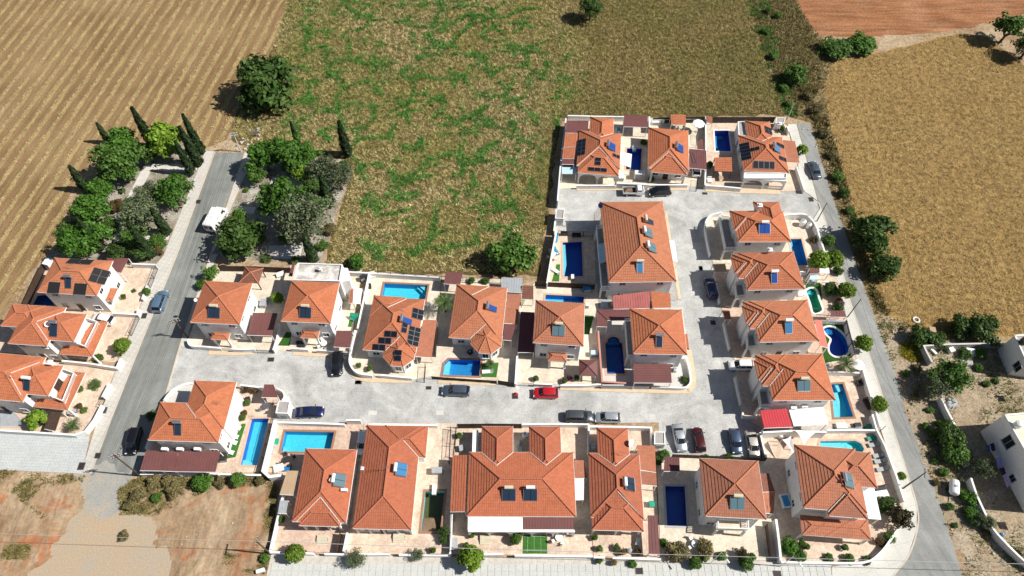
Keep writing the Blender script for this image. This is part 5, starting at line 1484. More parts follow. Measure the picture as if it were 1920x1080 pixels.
pool(PO['M'], 'mid blue pool with round pale steps beside the corner house', 'pool_blue', 'pool_blue', 'coping_tan', steps=[(poolshape('M', [(836, 440), (868, 450), (872, 480), (858, 508), (836, 512)]), -.35, 'pool_light')])
pool(PO['O'], 'small deep blue pool under a white shade sail', 'pool_deep', 'pool_deep', 'coping_tan')
pool(PO['P'], 'deep blue pool framed in white beside the arcaded house', 'pool_deep', 'pool_deep', 'coping_white', steps=[(poolshape('P', [(343, 345), (430, 345), (430, 372), (380, 378), (372, 420), (388, 500), (352, 500)]), -.6, 'pool_blue')])

# ------------------------------------------------------------------ houses
# left street, three houses
h1 = House('B', [[(485, 157), (993, 187), (855, 490), (330, 460)]], 6.0, 'two-storey house with black solar mats on its roof, beside the cypress park', tile='tile_pale')
h1.pv(705, 194, 'B', 2, 1, 2.1, 1.5, mat='solar_mat_black'); h1.pv(875, 320, 'R', 2, 2, 1.35, 1.25, mat='solar_mat_black')
h1.pv(478, 420, 'F', 1, 1, 2.0, 1.9, mat='solar_mat_black'); h1.pv(710, 432, 'F', 1, 1, 2.1, 1.9, mat='solar_mat_black')
h1.heater(608, 385, 'F', 'tank_steel', 1); h1.antenna(650, 255)
h1.porch_hip([(960, 425), (1042, 425), (985, 545), (935, 530)], 2.9, posts=False, t=.35)
h2 = House('B', [[(255, 575), (575, 595), (420, 935), (65, 910)], [(110, 565), (420, 583), (290, 775), (10, 755)], [(480, 640), (765, 650), (650, 895), (350, 875)]], 6.0, 'orange-roofed house with white balcony balustrade and a white car alongside')
h2.heater(480, 800, 'F', 'tank_steel', 1, size=1.2); h2.dish(435, 755, .5)
h2.porch_hip([(690, 705), (953, 718), (815, 1025), (500, 1005)], 3.1, t=.28, name='veranda')
h2.balcony([(720, 690), (880, 740), (770, 960), (670, 925)], 3.35, posts=False, floor='white_render')
h3 = House('C', [[(-190, 95), (395, 110), (155, 455), (-400, 430)], [(230, 170), (490, 190), (380, 425), (120, 400)]], 6.0, 'house at the left edge with a grey deck and cycad garden at the corner')
h3.heater(215, 345, 'F', 'tank_white', 1); h3.antenna(120, 290); h3.chimney(405, 180, .7)
h3.porch_hip([(425, 230), (668, 240), (530, 532), (245, 512)], 3.1, t=.28, name='veranda')
h3.balcony([(490, 225), (600, 262), (510, 485), (400, 440)], 3.35, posts=False, floor='white_render')
add_window(h3.root, (h3.rects[1][0] + h3.rects[1][2] / 2 - .45, h3.rects[1][1], 4.6), (1, 0), 1.6, 1.2, 'brown_wood', 'brown_wood')
# upper middle row
h4 = House('D', [[(228, 293), (690, 315), (560, 710), (85, 695)]], 6.0, 'square two-storey house with pyramid roof and tiled garden gazebo', quoins=True)
h4.heater(320, 605, 'F', 'tank_cream', 2); h4.porch_hip([(310, 788), (478, 795), (446, 862), (284, 857)], 2.9); h4.dish(140, 480, .3, .2)
h5 = House('D', [[(1065, 293), (1530, 313), (1435, 695), (960, 685)]], 6.0, 'two-storey house with a stained white flat roof extension behind', tile='tile', quoins=True)
h5.heater(1200, 605, 'F', 'tank_cream', 2); h5.porch_hip([(1170, 768), (1338, 775), (1312, 846), (1143, 840)], 2.9)
h5.part_box('rear_extension', [(1120, 118), (1555, 132), (1528, 292), (1080, 282)], 0, 6.1, 'stained_flat_roof', walls_h=.35)
h5.part_box('side_extension', [(1560, 165), (1605, 168), (1622, 290), (1535, 300)], 0, 5.0, 'roof_white')
h5.chimney(1345, 190, .5, w=.4)
h6 = House('E', [[(290, 300), (735, 345), (655, 800), (183, 788)], [(292, 302), (575, 318), (500, 500), (255, 480)]], 3.3, 'bungalow with many black solar panels and a front bay, beside a turquoise pool', 1)
h6.oct_bay(512, 800, 2.75, 3.3)
h6.pv(672, 465, 'R', 2, 2, .95, .95); h6.pv(555, 585, 'R', 2, 1, .95, .95); h6.pv(637, 660, 'R', 4, 2, .82, .95); h6.pv(437, 640, 'F', 2, 1); h6.pv(385, 698, 'F', 2, 1); h6.pv(332, 757, 'F', 2, 1); h6.pv(498, 828, 'F', 1, 2, 1.2, .85)
h6.heater(580, 530, 'R', 'tank_steel', 1, 'collector_blue'); h6.antenna(555, 440)
h7 = House('E', [[(1015, 195), (1460, 240), (1410, 700), (945, 675)]], 3.3, 'bungalow with eight-sided front bay facing the clipped-corner blue pool', 1, tile='tile_pale')
h7.oct_bay(1278, 690, 2.75, 3.3); h7.heater(1330, 420, 'R', 'tank_steel', 1, 'collector_blue')
h8 = House('F', [[(203, 285), (613, 310), (603, 670), (175, 640)]], 6.0, 'square two-storey house with mottled tiles and a small maroon pavilion in front', tile='tile_old', quoins=True)
h8.heater(393, 545, 'F', 'tank_cream', 2, 'collector_teal'); h8.porch_hip([(310, 722), (462, 730), (462, 803), (300, 796)], 2.9)
h9 = House('F', [[(995, 358), (1437, 362), (1470, 738), (1022, 738)]], 6.0, 'corner house with pyramid roof and broad maroon carport in front', quoins=True)
h9.heater(1240, 640, 'F', 'tank_steel', 1); h9.balcony([(948, 458), (1000, 458), (1030, 775), (972, 775)], 3.1, sh='F')
h9.porch_hip([(1440, 570), (1480, 570), (1495, 700), (1455, 700)], 3.0, posts=False, t=.3)
h10 = House('N', [[(522, 92), (1050, 75), (1155, 752), (588, 765)]], 6.1, 'long two-storey block with one ridge and four solar heaters', quoins=True, tile='tile_pale')
h10.heater(935, 255, 'R', 'tank_cream', 1); h10.heater(925, 350, 'R', 'tank_white', 2, 'collector_teal'); h10.heater(955, 475, 'R', 'tank_white', 2, 'collector_teal'); h10.heater(853, 645, 'F', 'tank_cream', 1, 'mirror_blue')
h10.dish(522, 128, .5, .5, 'collector_blue', d=(-.6, -.5, .5)); h10.balcony([(483, 300), (545, 300), (590, 825), (528, 830)], 3.1); h10.ac(680, 845, 2.2)
# corner house with long carport
h11 = House('G', [[(305, 315), (925, 335), (835, 683), (180, 665)], [(600, 115), (1000, 130), (880, 560), (500, 545)]], 6.1, 'L-shaped two-storey house between the left street and a long narrow pool', 2)
h11.heater(465, 570, 'F', 'tank_steel', 1); h11.antenna(830, 335, .8)
for x in (340, 480, 640): h11.ac(x, 748, 3.3)
# bottom row bungalows
h12 = House('H', [[(312, 268), (670, 270), (590, 782), (212, 775)], [(310, 640), (580, 645), (545, 806), (243, 803), -.12, 'open']], 3.3, 'bungalow with nested front hip beside a tan canopy', 1, tile='tile_red')
h12.heater(550, 490, 'R', 'tank_white', 2, 'collector_teal'); h12.dish(490, 488, .38, .4); h12.ac(580, 555, 4.0)
x_, y_, w_, d_, z_ = h12.rects[1]; h12.arches(x_ - w_ / 2 + .2, x_ + w_ / 2 - .2, y_ - d_ / 2 + .2, z_ - .18, 3)
h13 = House('H', [[(743, 105), (1120, 107), (1045, 830), (633, 825)], [(860, 107), (1166, 107), (1147, 325), (850, 322)]], 3.3, 'long bungalow beside the half-drained pool', 1, tile='tile_red')
h13.heater(980, 415, 'R', 'tank_white', 2, 'mirror_blue'); h13.antenna(875, 415); h13.chimney(708, 410, .4, w=.3)
x_, y_, w_, d_, z_ = h13.rects[0]; h13.arches(x_ - w_ / 2 + .15, x_ + w_ / 2 - .15, y_ - d_ / 2 + .12, z_ - .18, 4)
h14 = House('I', [[(222, 290), (950, 292), (967, 740), (207, 738)], [(312, 110), (527, 110), (528, 470), (303, 468)], [(647, 110), (862, 110), (868, 470), (640, 468)]], 3.3, 'wide twin bungalow with two rear wings and half white half maroon awning', 1, tile='tile_red')
h14.heater(500, 590, 'F', 'tank_cream', 2); h14.heater(650, 590, 'F', 'tank_white', 2)
x_, y_, w_, d_, z_ = h14.rects[0]; h14.arches(x_ - w_ / 2 + .2, x_ + w_ / 2 - .2, y_ - d_ / 2 - 2.0, 2.75, 5)
h15 = House('I', [[(1055, 298), (1410, 303), (1440, 755), (1070, 745)], [(1118, 122), (1337, 122), (1345, 480), (1125, 480)], [(1075, 560), (1425, 565), (1437, 840), (1077, 834), -.12, 'open']], 3.3, 'narrow bungalow with rear wing and white satellite dish', 1, tile='tile_red')
h15.heater(1345, 515, 'R', 'tank_white', 2); h15.dish(1345, 232, .6, .5); h15.antenna(1290, 315)
x_, y_, w_, d_, z_ = h15.rects[2]; h15.arches(x_ - w_ / 2 + .2, x_ + w_ / 2 - .2, y_ - d_ / 2 + .2, z_ - .18, 2)
h16 = House('J', [[(432, 308), (855, 325), (912, 745), (470, 725)]], 6.2, 'two-storey house with pyramid roof and cream front balcony beside royal blue pool', tile='tile_old', quoins=True)
h16.heater(700, 635, 'F', 'tank_cream', 2, 'collector_teal'); h16.balcony([(552, 752), (772, 765), (776, 828), (550, 822)], 3.0, floor='patio_cream')
h17 = House('K', [[(320, 265), (738, 296), (800, 716), (385, 702)], [(560, 300), (835, 320), (880, 552), (600, 540)], [(515, 490), (765, 505), (815, 765), (550, 745)]], 6.2, 'large multi-hipped house at the bottom right corner with mint pool behind', tile='tile_old')
h17.heater(685, 510, 'R', 'tank_steel', 2, 'collector_teal', size=1.1)
h17.porch_hip([(370, 745), (800, 770), (855, 905), (365, 880)], 3.1, t=.3, name='veranda')
# right column
def column_house(sh, main, w1, w2, label, **kw):
    hs = House(sh, [main, w1, w2], 6.1, label, **kw)
    return hs
h18 = House('M', [[(300, 178), (780, 190), (845, 452), (370, 465)], [(283, 172), (560, 176), (600, 350), (328, 362)], [(500, 95), (742, 88), (820, 400), (580, 400)]], 6.1, 'corner house at the lane with chimney and bright blue solar collectors')
h18.heater(603, 345, 'F', 'tank_white', 2, 'collector_blue'); h18.chimney(545, 165, 1.3, w=.7); h18.balcony([(180, 235), (275, 250), (350, 540), (240, 545)], 3.1)
h19 = House('M', [[(364, 566), (875, 548), (970, 890), (450, 905)], [(310, 575), (560, 565), (610, 790), (358, 795)], [(300, 600), (480, 600), (500, 748), (330, 752)]], 6.1, 'second house down the right column with one bright blue collector')
h19.heater(692, 800, 'F', 'tank_white', 1, 'collector_blue'); h19.chimney(645, 560, .9); h19.balcony([(325, 850), (400, 845), (425, 975), (340, 985)], 3.1)
h20 = House('L', [[(310, 106), (765, 92), (850, 410), (388, 425)], [(265, 112), (490, 100), (540, 310), (310, 322)], [(258, 140), (420, 135), (450, 265), (282, 278)]], 6.1, 'third house down the right column beside the salmon awning', tile='tile_pale')
h20.heater(614, 315, 'F', 'tank_white', 1, 'mirror_blue', size=1.1); h20.balcony([(285, 375), (360, 370), (385, 465), (290, 478)], 3.1)
h21 = House('L', [[(410, 520), (885, 518), (975, 868), (495, 882)], [(360, 525), (590, 520), (650, 755), (408, 768)], [(352, 568), (520, 560), (555, 710), (380, 722)]], 6.1, 'fourth house down the right column with cream tank above a red lean-to')
h21.heater(733, 765, 'F', 'tank_cream', 2, 'collector_teal'); h21.balcony([(375, 810), (445, 805), (475, 925), (390, 932)], 3.1); h21.ac(655, 938, 3.3); h21.ac(740, 926, 3.3)
# top row
h22 = House('O', [[(330, 318), (775, 340), (740, 715), (283, 688)], [(440, 170), (688, 185), (672, 480), (415, 455)], [(330, 520), (755, 545), (732, 788), (292, 765), -.12, 'open']], 3.3, 'top left bungalow with black solar panels and twin-arched loggia', 1)
h22.heater(665, 490, 'R', 'tank_steel', 2, 'collector_blue'); h22.pv(345, 490, 'L', 4, 2, 1.05, .82); h22.pv(712, 585, 'R', 1, 2, .8, .75); h22.pv(513, 728, 'F', 3, 1, 1.15, .75); h22.pv(518, 640, 'F', 1, 2, 1.1, .75)
x_, y_, w_, d_, z_ = h22.rects[2]; h22.arches(x_ - w_ / 2 + .15, x_ + w_ / 2 - .15, y_ - d_ / 2 + .15, z_ - .16, 2)
h23 = House('O', [[(1060, 285), (1485, 310), (1480, 745), (1045, 710)], [(1090, 520), (1470, 545), (1455, 780), (1070, 755), -.12, 'open']], 3.3, 'top middle bungalow between two pools with blue collectors', 1)
h23.heater(1390, 505, 'R', 'tank_steel', 2, 'collector_blue')
x_, y_, w_, d_, z_ = h23.rects[1]
for sx in (-1, 1):
    mb = MB(); mb.box((x_ + sx * (w_ / 2 - .35), y_ - d_ / 2 + .35, z_ / 2 - .08), (.35, .35, z_ - .16)); mb.build('porch_post', 'white_render', h23.root)
h24 = House('P', [[(597, 370), (1068, 378), (1120, 755), (640, 748)], [(678, 215), (940, 215), (960, 480), (700, 480)]], 3.3, 'top right bungalow with solar panels and balustraded double arch', 1)
h24.heater(1000, 510, 'R', 'tank_steel', 2, 'mirror_blue'); h24.pv(668, 535, 'L', 5, 1, .85, 1.9); h24.pv(770, 510, 'L', 1, 2, .85, .85); h24.pv(912, 312, 'R', 2, 2, .9, .8); h24.pv(1040, 472, 'R', 1, 2, 1.0, .85); h24.pv(1065, 615, 'R', 1, 2, 1.0, .85); h24.pv(865, 680, 'F', 4, 1, .98, 1.5)
h24.part_box('loggia_roof', [(655, 760), (1112, 766), (1108, 815), (650, 815)], 2.7, 3.25, 'roof_white', walls_h=.25)
a_, b_ = h24.pt(652, 830, 2.7), h24.pt(1105, 830, 2.7); h24.arches(a_.x, b_.x, min(a_.y, b_.y), 2.72, 2, balus=True)
h24.part_box('side_terrace', [(590, 215), (665, 212), (690, 365), (600, 365)], 0, 3.0, 'roof_grey', walls_h=.3)
h24.chimney(1030, 250, .3)

# white flat-roofed buildings beyond the rubble plot
def flat_building(pts, h, label, roof, rooms=(), sh='R'):
    P_ = ats(sh, pts, h); c = centroid(P_); o3 = (c.x, c.y, 0)
    r = empty('flat_roofed_building', o3); tag(r, label, 'building')
    mb = MB(); mb.prism(P_, 0, h - .35); mb.build('wall', 'white_render', r, o3)
    cc = Vector((c.x, c.y))
    mb = MB(); pl = [p.xy.lerp(cc, .012) for p in P_]; ribbon(mb, pl + [pl[0]], .25, h - .4, h); mb.build('parapet', 'white_render', r, o3)
    mb = MB(); mb.prism([p.xy.lerp(cc, .03) for p in P_], h - .36, h - .33); mb.build('flat_roof', roof, r, o3)
    A_, B_ = P_[0].xy, P_[3].xy; d = (B_ - A_); L = d.length; d /= L; n = Vector((d.y, -d.x))
    if n.x > 0: n = -n
    for t, z, w, hh in rooms:
        q = A_ + d * t - Vector((o3[0], o3[1])) ; add_window(r, (q.x, q.y, z), (n.x, n.y), w, hh, 'window_glass', 'grey_panel')
    return r
flat_building([(878, -12), (1500, -60), (1800, 500), (1205, 560)], 6.8, 'big white two-storey building with cream flat roof at the right edge', 'roof_cream', [(3.5, 4.6, 1.6, 2.2), (11.5, 4.6, .9, .9), (15, 4.6, 1.0, 1.0), (19, 4.6, 1.2, 1.0), (8, 1.5, 1.0, 1.2)])
flat_building([(1290, 238), (1900, 210), (2000, 560), (1395, 470)], 5.2, 'smaller white building with grey roof and dark window at the right edge', 'roof_grey', [(4.5, 3.0, 1.4, 1.6), (9, 3.0, 1, 1)], 'Q')

h14.valley((308, 292), (413, 383), (528, 292)); h14.valley((648, 292), (757, 383), (866, 294)); h15.valley((1120, 302), (1240, 388), (1345, 304)); h15.valley((1258, 565), (1436, 750))
h12.valley((245, 775), (412, 605), (550, 782)); h13.valley((992, 208), (1100, 328)); h11.valley((532, 328), (625, 455)); h6.valley((402, 410), (575, 330)); h6.valley((515, 662), (388, 785))
h7.valley((1145, 300), (1305, 222)); h7.valley((1272, 552), (1132, 680)); h17.valley((548, 718), (662, 598)); h18.valley((440, 238), (338, 360))
h19.valley((540, 652), (425, 790)); h19.valley((438, 650), (350, 750)); h20.valley((465, 198), (372, 315)); h20.valley((380, 192), (305, 290)); h21.valley((573, 632), (468, 762)); h21.valley((490, 622), (402, 735))
h22.valley((425, 330), (545, 382), (680, 342)); h22.valley((290, 692), (525, 490), (738, 712)); h24.valley((690, 372), (850, 425), (950, 378)); h23.valley((1065, 718), (1270, 540), (1470, 750)); h2.valley((325, 720), (570, 630)); h2.valley((322, 735), (425, 890)); h3.valley((80, 265), (165, 420)); h3.valley((85, 248), (310, 165))

# things on the flat roofs of the right-hand buildings
def roof_tank(sh, x, y, z, label, m='tank_white'):
    p = at(sh, x, y, z + .6); t = empty('roof_water_tank', (p.x, p.y, z)); tag(t, label, 'water tank')
    mb = MB(); mb.tube((0, 0, .35), (0, 0, 1.35), .55, .55, 16); mb.tube((0, 0, 1.35), (0, 0, 1.5), .55, .25, 16); mb.build('tank', m, t)
    mb = MB()
    for a in (.8, 2.37, 3.94, 5.5): mb.tube((.45 * math.cos(a), .45 * math.sin(a), 0), (.45 * math.cos(a), .45 * math.sin(a), .36), .04, n=5)
    mb.tube((-.45, -.45, .2), (.45, .45, .2), .03, n=4); mb.build('stand', 'steel', t)
roof_tank('R', 965, 60, 6.45, 'white water tank on the cream flat roof'); roof_tank('Q', 1365, 300, 4.85, 'dark water tank on the grey roof at the right edge', 'black_tank')

# ------------------------------------------------------------------ carports, awnings, gazebos
canopy('B', [(935, 158), (1135, 160), (1062, 290), (985, 265)], 3.0, 'maroon flat carport next to the black-matted house', low=0, drop=.1)
canopy('D', [(690, 598), (928, 602), (872, 820), (634, 812)], 2.8, 'maroon carport attached to the house with the tiled gazebo')
gazebo('D', [(612, 160), (793, 168), (743, 320), (570, 297)], 2.5, 'brown tiled gazebo by the dark back fence', 'tile_brown', .5, 'brown_wood')
canopy('D', [(1495, 770), (1648, 772), (1625, 935), (1468, 925)], 2.7, 'small square maroon carport beside the stained-roof house')
canopy('D', [(1075, 110), (1100, 112), (1070, 245), (1035, 240)], 2.6, 'narrow maroon lean-to strip along the stained flat roof', posts=False, ribs=False, name='lean_to', cat='lean-to')
canopy('D', [(1662, 360), (1745, 365), (1725, 510), (1655, 505)], 2.5, 'white shed roof by the stained-roof house side wall', 'white_canopy', name='shed', cat='shed', ribs=False)
canopy('D', [(1632, 365), (1662, 365), (1650, 505), (1612, 500)], 2.45, 'pinkish tiled strip beside the white shed roof', 'tile_old', name='lean_to', cat='lean-to', low=3, drop=.25, posts=False)
canopy('E', [(720, 515), (842, 518), (795, 845), (652, 835)], 3.1, 'weathered tiled carport on the right of the many-panelled bungalow', 'tile_old', low=1, drop=.7)
canopy('E', [(1462, 285), (1582, 290), (1545, 548), (1432, 545)], 3.1, 'tiled side roof along the bay-fronted bungalow', 'tile_old', low=1, drop=.6, name='lean_to', cat='lean-to')
canopy('E', [(1432, 548), (1540, 550), (1495, 695), (1425, 690)], 2.7, 'maroon side canopy below the tiled side roof', name='canopy', cat='canopy')
canopy('E', [(920, 95), (1070, 100), (1045, 205), (900, 195)], 2.6, 'maroon roofed store against the back fence', name='store_roof', cat='shed')
canopy('E', [(1410, 140), (1598, 148), (1585, 275), (1405, 262)], 2.4, 'grey metal-roofed shed by the meadow fence', 'grey_panel', name='shed', cat='shed')
canopy('E', [(1592, 210), (1690, 215), (1690, 335), (1588, 330)], 2.7, 'dark tiled lean-to left of the mottled square roof', 'tile_brown', name='lean_to', cat='lean-to', low=2, drop=.4)
canopy('F', [(72, 380), (190, 385), (185, 722), (48, 722)], 2.6, 'long dark maroon carport in the shade of the mottled roof', 'dark_maroon')  # darker maroon sheet colour stands in for the shade on this carport
gazebo('F', [(565, 785), (718, 787), (720, 925), (565, 920)], 2.5, 'small square maroon pavilion near the salmon wall')
canopy('F', [(1022, 818), (1338, 820), (1348, 980), (1027, 978)], 2.7, 'broad maroon carport in front of the corner pyramid house', rib_dir=1)
canopy('F', [(712, 360), (995, 360), (995, 450), (805, 452)], 3.0, 'maroon pergola roof along the shaded roman pool', posts=True, name='pergola', cat='pergola')
canopy('F', [(712, 362), (803, 362), (802, 506), (716, 503)], 2.9, 'maroon pergola wing at the head of the shaded pool', name='pergola', cat='pergola')
canopy('F', [(848, 245), (1163, 206), (1178, 348), (855, 357)], 3.0, 'glossy red metal roof between the long block and corner house', 'metal_red', low=2, drop=.4, name='metal_roof', cat='canopy')
canopy('F', [(1170, 208), (1335, 226), (1340, 345), (1185, 348)], 3.0, 'orange tiled lean-to next to the red metal roof', 'tile', low=1, drop=.3, name='lean_to', cat='lean-to')
canopy('N', [(500, 440), (552, 430), (566, 580), (512, 604)], 4.6, 'pale blue striped awning on the long block west side', 'sky_awning', posts=False, ribs=False, name='awning', cat='awning', low=3, drop=.5)
canopy('N', [(1103, 408), (1146, 416), (1172, 588), (1128, 572)], 3.2, 'white canopy on the long block street side', 'white_canopy', posts=True, ribs=False, name='awning', cat='awning')
canopy('G', [(165, 760), (345, 762), (308, 945), (110, 942)], 2.75, 'left bay of the three-bay maroon carport at the dirt plot')
canopy('G', [(349, 762), (462, 763), (425, 950), (311, 946)], 2.78, 'narrow middle bay of the maroon carport with a white pipe')
canopy('G', [(466, 763), (850, 765), (805, 956), (429, 951)], 2.75, 'widest right bay of the three-bay maroon carport')
canopy('G', [(1255, 150), (1330, 152), (1388, 215), (1372, 272), (1228, 268)][:1] + [(1340, 152), (1380, 270), (1228, 268)], 2.7, 'maroon rounded shade roof by the estate road corner', name='shade_roof', cat='canopy')
canopy('H', [(180, 418), (258, 420), (222, 588), (128, 583)], 2.7, 'tan canopy at the edge of the dirt plot', 'tan_canopy')
canopy('H', [(130, 625), (188, 628), (172, 718), (115, 714)], 2.3, 'small grey-blue shed roof below the tan canopy', 'grey_panel', name='shed', cat='shed')
canopy('I', [(107, 312), (213, 310), (196, 703), (90, 705)], 3.05, 'long red tiled lean-to on the left of the twin bungalow', 'tile_red', low=3, drop=.6, name='lean_to', cat='lean-to')
canopy('I', [(214, 742), (596, 734), (597, 828), (212, 828)], 2.98, 'bright white awning sheet over the twin bungalow terrace', 'white_canopy', low=2, drop=.2, name='awning', cat='awning', ribs=False, posts=False)
canopy('I', [(599, 744), (956, 746), (954, 828), (600, 828)], 2.98, 'maroon awning over the right half of the twin bungalow terrace', low=2, drop=.2, name='awning', cat='awning', posts=False)
canopy('I', [(247, 135), (285, 135), (282, 285), (243, 285)], 2.4, 'narrow white panel roof beside the first rear wing', 'white_canopy', name='lean_to', cat='lean-to', ribs=False)
canopy('I', [(958, 346), (1022, 347), (1045, 470), (960, 470)], 3.0, 'small tiled link roof between twin bungalow and narrow bungalow', 'tile_old', low=1, drop=.4, name='lean_to', cat='lean-to')
canopy('I', [(960, 475), (1025, 475), (1022, 620), (963, 622)], 2.6, 'white shed roof between the twin and narrow bungalows', 'white_canopy', name='shed', cat='shed')
canopy('I', [(1393, 240), (1518, 247), (1528, 430), (1418, 412)], 3.05, 'tiled side roof right of the satellite dish', 'tile_old', low=1, drop=.5, name='lean_to', cat='lean-to')
canopy('I', [(1420, 420), (1528, 436), (1533, 525), (1428, 515)], 3.0, 'lower tiled side roof right of the narrow bungalow heater', 'tile_old', low=1, drop=.5, name='lean_to', cat='lean-to')
canopy('I', [(1470, 730), (1535, 732), (1557, 1000), (1476, 1000)], 2.3, 'long narrow maroon shed with green mats', name='shed', cat='shed', rib_dir=0)
canopy('J', [(868, 415), (930, 415), (975, 545), (888, 548)], 3.0, 'brown tiled lean-to on the right of the cream-balcony house', 'tile_brown', low=1, drop=.5, name='lean_to', cat='lean-to')
canopy('J', [(890, 552), (976, 548), (966, 704), (905, 700)], 2.95, 'lower tan tiled lean-to right of the cream-balcony house', 'tile_old', low=1, drop=.5, name='lean_to', cat='lean-to')
canopy('J', [(180, 292), (285, 300), (288, 400), (172, 398)], 2.5, 'dark maroon pergola at the head of the royal blue pool', 'dark_maroon', name='pergola', cat='pergola')
canopy('K', [(90, 35), (272, 22), (310, 145), (118, 152)], 3.2, 'bright red ribbed lean-to roof below the right column', 'red_sheet', low=2, drop=.2, name='lean_to', cat='lean-to')
canopy('K', [(285, 30), (520, 10), (552, 125), (318, 138)], 3.2, 'large white flat canopy beside the bright red lean-to', 'white_canopy', name='canopy', cat='canopy', ribs=False)
canopy('K', [(780, 555), (862, 560), (908, 768), (822, 762)], 3.0, 'white canopy on the right of the multi-hipped house', 'white_canopy', name='canopy', cat='canopy', ribs=False)
canopy('L', [(822, 247), (872, 250), (925, 462), (862, 452)], 2.9, 'salmon red awning by the kidney pool', 'salmon_awning', name='awning', cat='awning', ribs=False, low=1, drop=.3)
canopy('L', [(945, 175), (1052, 177), (1065, 225), (945, 224)], 2.5, 'maroon store roof between green and kidney pools', name='shed', cat='shed')
canopy('L', [(100, 170), (158, 175), (168, 243), (125, 245)], 2.4, 'salmon tiled gate roof at the third right column house', 'tile_old', name='gate_roof', cat='gate', low=2, drop=.2)
canopy('M', [(130, 660), (245, 660), (260, 735), (150, 735)], 2.3, 'tan gate roof at the second right column house', 'tan_canopy', name='gate_roof', cat='gate', ribs=False)
canopy('M', [(1025, 698), (1105, 700), (1105, 752), (1022, 752)], 2.4, 'maroon garden store by the yellow-green lane trees', name='shed', cat='shed')
canopy('M', [(1112, 695), (1200, 698), (1205, 745), (1115, 745)], 2.4, 'white garden table roof beside the maroon garden store', 'white_canopy', name='canopy', cat='canopy', ribs=False)
canopy('M', [(1030, 765), (1105, 765), (1100, 800), (1020, 800)], 2.0, 'pale green store roof below the maroon garden store', 'sky_awning', name='shed', cat='shed', ribs=False)
canopy('O', [(183, 205), (420, 205), (410, 335), (168, 335)], 3.0, 'maroon lean-to at the top left corner of the estate', name='lean_to', cat='lean-to')
canopy('O', [(168, 342), (308, 337), (288, 482), (152, 485)], 3.05, 'upper tiled lean-to left of the black-panelled top bungalow', 'tile', low=3, drop=.3, name='lean_to', cat='lean-to')
canopy('O', [(150, 492), (282, 490), (266, 610), (136, 607)], 3.0, 'lower tiled lean-to left of the black-panelled top bungalow', 'tile', low=3, drop=.3, name='lean_to', cat='lean-to')
canopy('O', [(136, 614), (264, 614), (264, 670), (132, 668)], 2.8, 'small maroon strip roof below the tiled lean-tos', name='lean_to', cat='lean-to')
canopy('O', [(136, 700), (288, 705), (288, 770), (132, 768)], 2.2, 'pale glass canopy at the top left driveway', 'sky_awning', name='canopy', cat='canopy', ribs=False)
canopy('O', [(797, 142), (1050, 155), (1048, 275), (790, 268)], 2.9, 'maroon pool-house roof with white front', rib_dir=1, name='pool_house', cat='pool house')
canopy('O', [(760, 535), (880, 562), (868, 702), (752, 660)], 2.4, 'white shade sail over the small deep blue pool', 'white_canopy', name='shade_sail', cat='shade sail', ribs=False)
canopy('O', [(1295, 140), (1452, 142), (1456, 250), (1297, 248)], 2.6, 'small orange tiled barbecue roof at the meadow wall', 'tile', low=2, drop=.5, name='barbecue_roof', cat='shed')
canopy('P', [(70, 505), (252, 525), (255, 725), (68, 708)], 2.6, 'maroon carport with a ladder on top over a white car')
canopy('P', [(155, 430), (215, 395), (222, 515), (155, 508)], 2.7, 'small maroon pitched roof above the laddered carport', name='lean_to', cat='lean-to', ribs=False)
canopy('P', [(253, 152), (318, 168), (316, 240), (255, 215)], 2.2, 'tiny salmon roofed hut at the meadow wall', 'tile_old', low=2, drop=.3, name='hut_roof', cat='shed')
canopy('P', [(338, 597), (522, 597), (528, 750), (340, 742)], 2.7, 'orange tiled pergola beside the white-framed pool', 'tile', low=2, drop=.6, name='pergola', cat='pergola', post_m='brown_wood')
canopy('P', [(1070, 412), (1195, 425), (1245, 655), (1110, 648)], 3.05, 'tiled carport beside the lane at the top right bungalow', 'tile_old', low=1, drop=.6)
canopy('C', [(0, 520), (70, 515), (215, 660), (0, 660)], .35, 'grey timber deck with glass cover at the left edge', 'grey_panel', name='deck', cat='deck', posts=False)
canopy('C', [(395, 540), (480, 548), (430, 698), (345, 680)], 2.0, 'brown slatted screen beside the corner garden', 'brown_wood', name='screen_roof', cat='screen')

# ladder lying on the carport
l_ = empty('ladder', at('P', 115, 610, 2.7)); tag(l_, 'grey metal ladder lying on the maroon carport', 'ladder'); o3 = l_.location
mb = MB(); A1, A2, B1, B2 = at('P', 80, 535, 2.68), at('P', 105, 535, 2.68), at('P', 120, 668, 2.68), at('P', 150, 665, 2.68)
mb.tube(A1, B1, .04, n=5); mb.tube(A2, B2, .04, n=5); mb.build('rail', 'steel', l_, o3)
mb = MB()
for k in range(9): mb.tube(A1.lerp(B1, (k + .5) / 9), A2.lerp(B2, (k + .5) / 9), .025, n=4)
mb.build('rung', 'steel', l_, o3)
